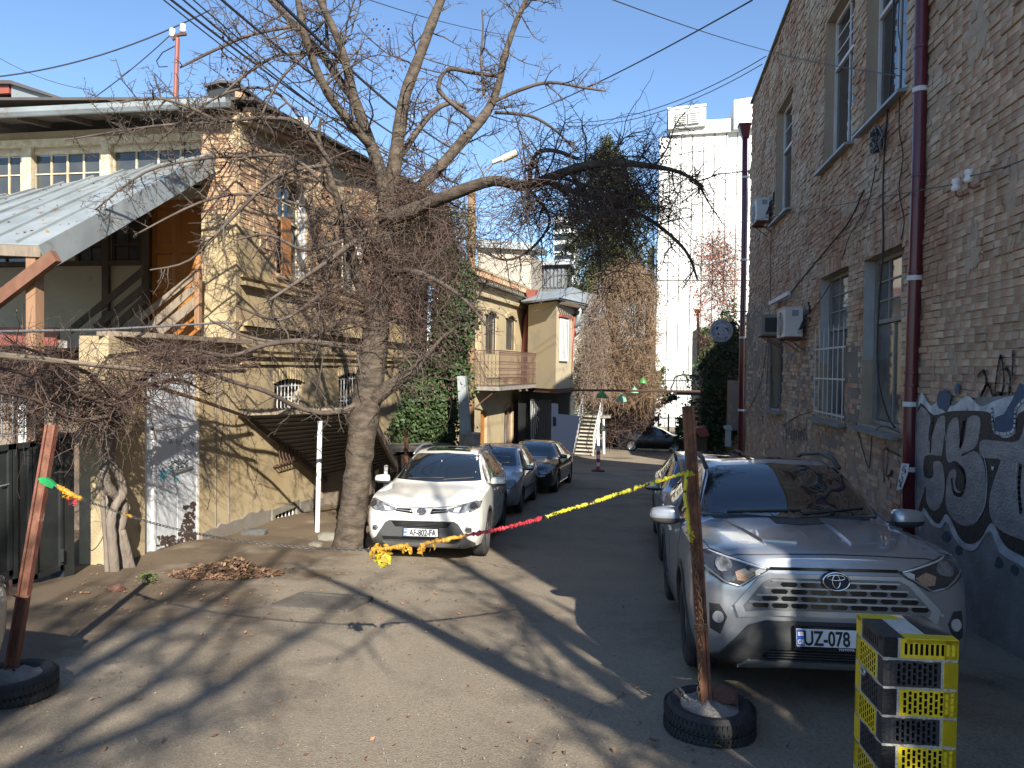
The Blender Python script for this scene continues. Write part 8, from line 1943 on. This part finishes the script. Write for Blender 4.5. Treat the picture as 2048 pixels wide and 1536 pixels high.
# ------------------------------------------------------------------ conifer, dry creeper, red creeper, shrubs
cf = thing('conifer_tree', P(1220, 880, 47), 'tall dark green conifer rising behind the lane before the white building', 'tree')
m = MB(); m.tube([P(1222, 900, 47), P(1220, 600, 47), P(1216, 300, 47)], [.5, .4, .08], 8); m.build('trunk', darkwood, cf, True)
r_ = random.Random(12); mb = MB()
for i in range(230):
    t = r_.random() ** .8; y0 = 268 + t * 275; halfw = 12 + 92 * min(1, t * 2.6) ** .7; a = r_.uniform(0, 2 * pi); ex = math.cos(a) * halfw * r_.uniform(.6, 1.1); ed = math.sin(a) * halfw / F_PX * 47 * .9
    b0 = P(1216 + ex * .1, y0, 47 + ed * .1); b1 = P(1216 + ex, y0 + 22 + 40 * t + r_.uniform(-10, 16), 47 + ed)
    for k in range(115):
        u = r_.random() ** .7; p = b0.lerp(b1, u) + Vector((r_.gauss(0, .22), r_.gauss(0, .22), r_.gauss(0, .20) - .25 * u * r_.random())); s_ = r_.uniform(.07, .20); d = Vector((r_.gauss(0, .5), r_.gauss(0, .5), r_.gauss(-.5, .5))).normalized(); w = d.orthogonal().normalized() * s_ * .28
        mb.tri(p - w, p + w, p + d * s_ * 1.6); mb.tri(p - d.cross(w), p + d.cross(w), p + d * s_ * 1.4)
mb.build('foliage', conifm, cf, kind='stuff')
dc = thing('dry_creeper', P(1255, 800, 41), 'huge curtain of tan dry creeper twigs hanging beside the white building', 'creeper')
SW = Strands(); r_ = random.Random(4)
for i in range(6500):
    t = r_.random(); x = 1186 + 124 * t; top = 525 + 75 * abs(2 * t - 1.15) ** 2.2 + (60 if t < .12 else 0); y = top + (800 - top) * r_.random() ** 1.1; d = 41 + r_.gauss(0, .9)
    w = walk(P(x, y, d), Vector((r_.gauss(0, .6), r_.gauss(0, .6), r_.gauss(-.2, .7))), r_.uniform(.5, 1.6), 5, .45, Vector((0, 0, -.16)), r_); SW.add(w, .016, .007)
SW.build('dry_twigs', willow, dc)
SW = Strands()
for i in range(900):
    x = r_.uniform(1160, 1215); y = r_.uniform(590, 800); w = walk(P(x, y, 37.5 + r_.gauss(0, .3)), Vector((r_.gauss(0, 1), r_.gauss(0, .4), r_.gauss(-.3, .7))), r_.uniform(.4, 1.4), 6, .35, Vector((0, 0, -.1)), r_); SW.add(w, .011, .005)
SW.build('grey_twigs', mat('grey_brown_twig', (.24, .18, .14), .9), dc)
rc = thing('red_creeper', P(1440, 560, 41.9), 'creeper with sparse red leaves and berries over the buff house wall', 'creeper')
SR = Strands(); r_ = random.Random(6)
tangle(SR, [(1440, 560, 41.9, 40, 70, .4), (1440, 660, 42.3, 40, 60, .3), (1430, 500, 41.9, 40, 40, .4)], 1100, (.7, 3.0), .3, Vector((0, 0, -.06)), .011, r_); SR.build('stems', twigd, rc)
leaf_mass('red_leaves', [(1445, 530, 41.5, 45, 60, .5), (1425, 500, 41.5, 40, 40, .4), (1455, 580, 41.5, 35, 60, .4), (1405, 600, 41.5, 25, 60, .4), (1440, 690, 41.9, 35, 40, .3)], 2300, .062, redleaf, rc, 5)
dk = thing('dark_ivy', P(1435, 850, 41.1), 'dark ivy covering the lower wall beyond the brick building', 'ivy')
leaf_mass('ivy_leaves', [(1435, 800, 40.9, 45, 70, .5), (1425, 870, 40.6, 40, 45, .4), (1440, 730, 41.2, 40, 50, .4), (1460, 680, 41.5, 25, 60, .3)], 8000, .10, ivym, dk, 6)
SR = Strands(); tangle(SR, [(1440, 760, 40.6, 40, 120, .3)], 260, (.5, 2), .2, Vector((0, 0, -.15)), .011, r_); SR.build('stems', twigd, dk)
sh = thing('lane_shrub', P(1310, 800, 44), 'dark leafy climber arching over the gate at the lane end', 'shrub')
leaf_mass('leaves', [(1306, 775, 44, 28, 30, .8), (1332, 800, 44, 34, 16, .7), (1290, 820, 45, 26, 45, .8)], 2300, .11, ivym, sh, 7)
s2 = thing('lane_shrub', P(1250, 860, 44), 'brown leafless bushes filling the shaded corner left of the dark hatchback', 'shrub')
SR = Strands(); tangle(SR, [(1240, 830, 43, 60, 50, 1.0), (1290, 800, 43, 30, 40, .8)], 1500, (.5, 1.8), .3, Vector((0, 0, .02)), .014, r_); SR.build('twigs', twigd, s2)
s3 = thing('lane_shrub', P(1352, 880, 40), 'small evergreen bush at the right end of the lane before the fence', 'shrub'); leaf_mass('leaves', [(1368, 860, 40, 16, 30, .5)], 1400, .09, ivym, s3, 8)
# ------------------------------------------------------------------ bare trees standing behind the photographer
def street_tree(x, y, H, r, seed, label, nl=7, spread=1.0, dens=2.2):
    rr = random.Random(seed); z0 = gz(y); t = thing('street_tree', (x, y, z0), label, 'tree', 'bare street trees behind the viewpoint')
    p0 = Vector((x, y, z0 - .2)); tr_ = walk(p0, Vector((0, 0, 1)), H * .45, 8, .05, Vector((0, 0, .1)), rr); m = MB(); m.tube(tr_, [r * (1.25 if i == 0 else 1 - .05 * i) for i in range(9)], 10); m.build('trunk', bark, t, True); S = Strands()
    for k in range(nl):
        a = 2 * pi * k / nl + rr.uniform(-.3, .3); st_ = tr_[rr.choice((5, 6, 7, 8))]; d = Vector((math.cos(a) * spread, math.sin(a) * spread, rr.uniform(.6, 1.4))); L = H * rr.uniform(.4, .62); w = walk(st_, d, L, 10, .14, Vector((0, 0, .05)), rr)
        m = MB(); m.tube(w, [r * .45 * (1 - .085 * i) for i in range(11)], 6); m.build('limb', bark, t, True)
        sprout(S, w, r * .45, r * .08, dens, (.8, 2.2), Vector((0, 0, .02)), rr, 1, (.15, 1), .18, .010)
    S.build('twigs', twigm, t); return t
street_tree(4.6, -3.6, 9.0, .40, 3, 'bare tree by the near corner of the brick building', 9, .8, 3.0)
street_tree(0.6, -8.5, 12.5, .26, 8, 'tall bare tree on the pavement behind the viewpoint', 13, 1.1, 3.4)
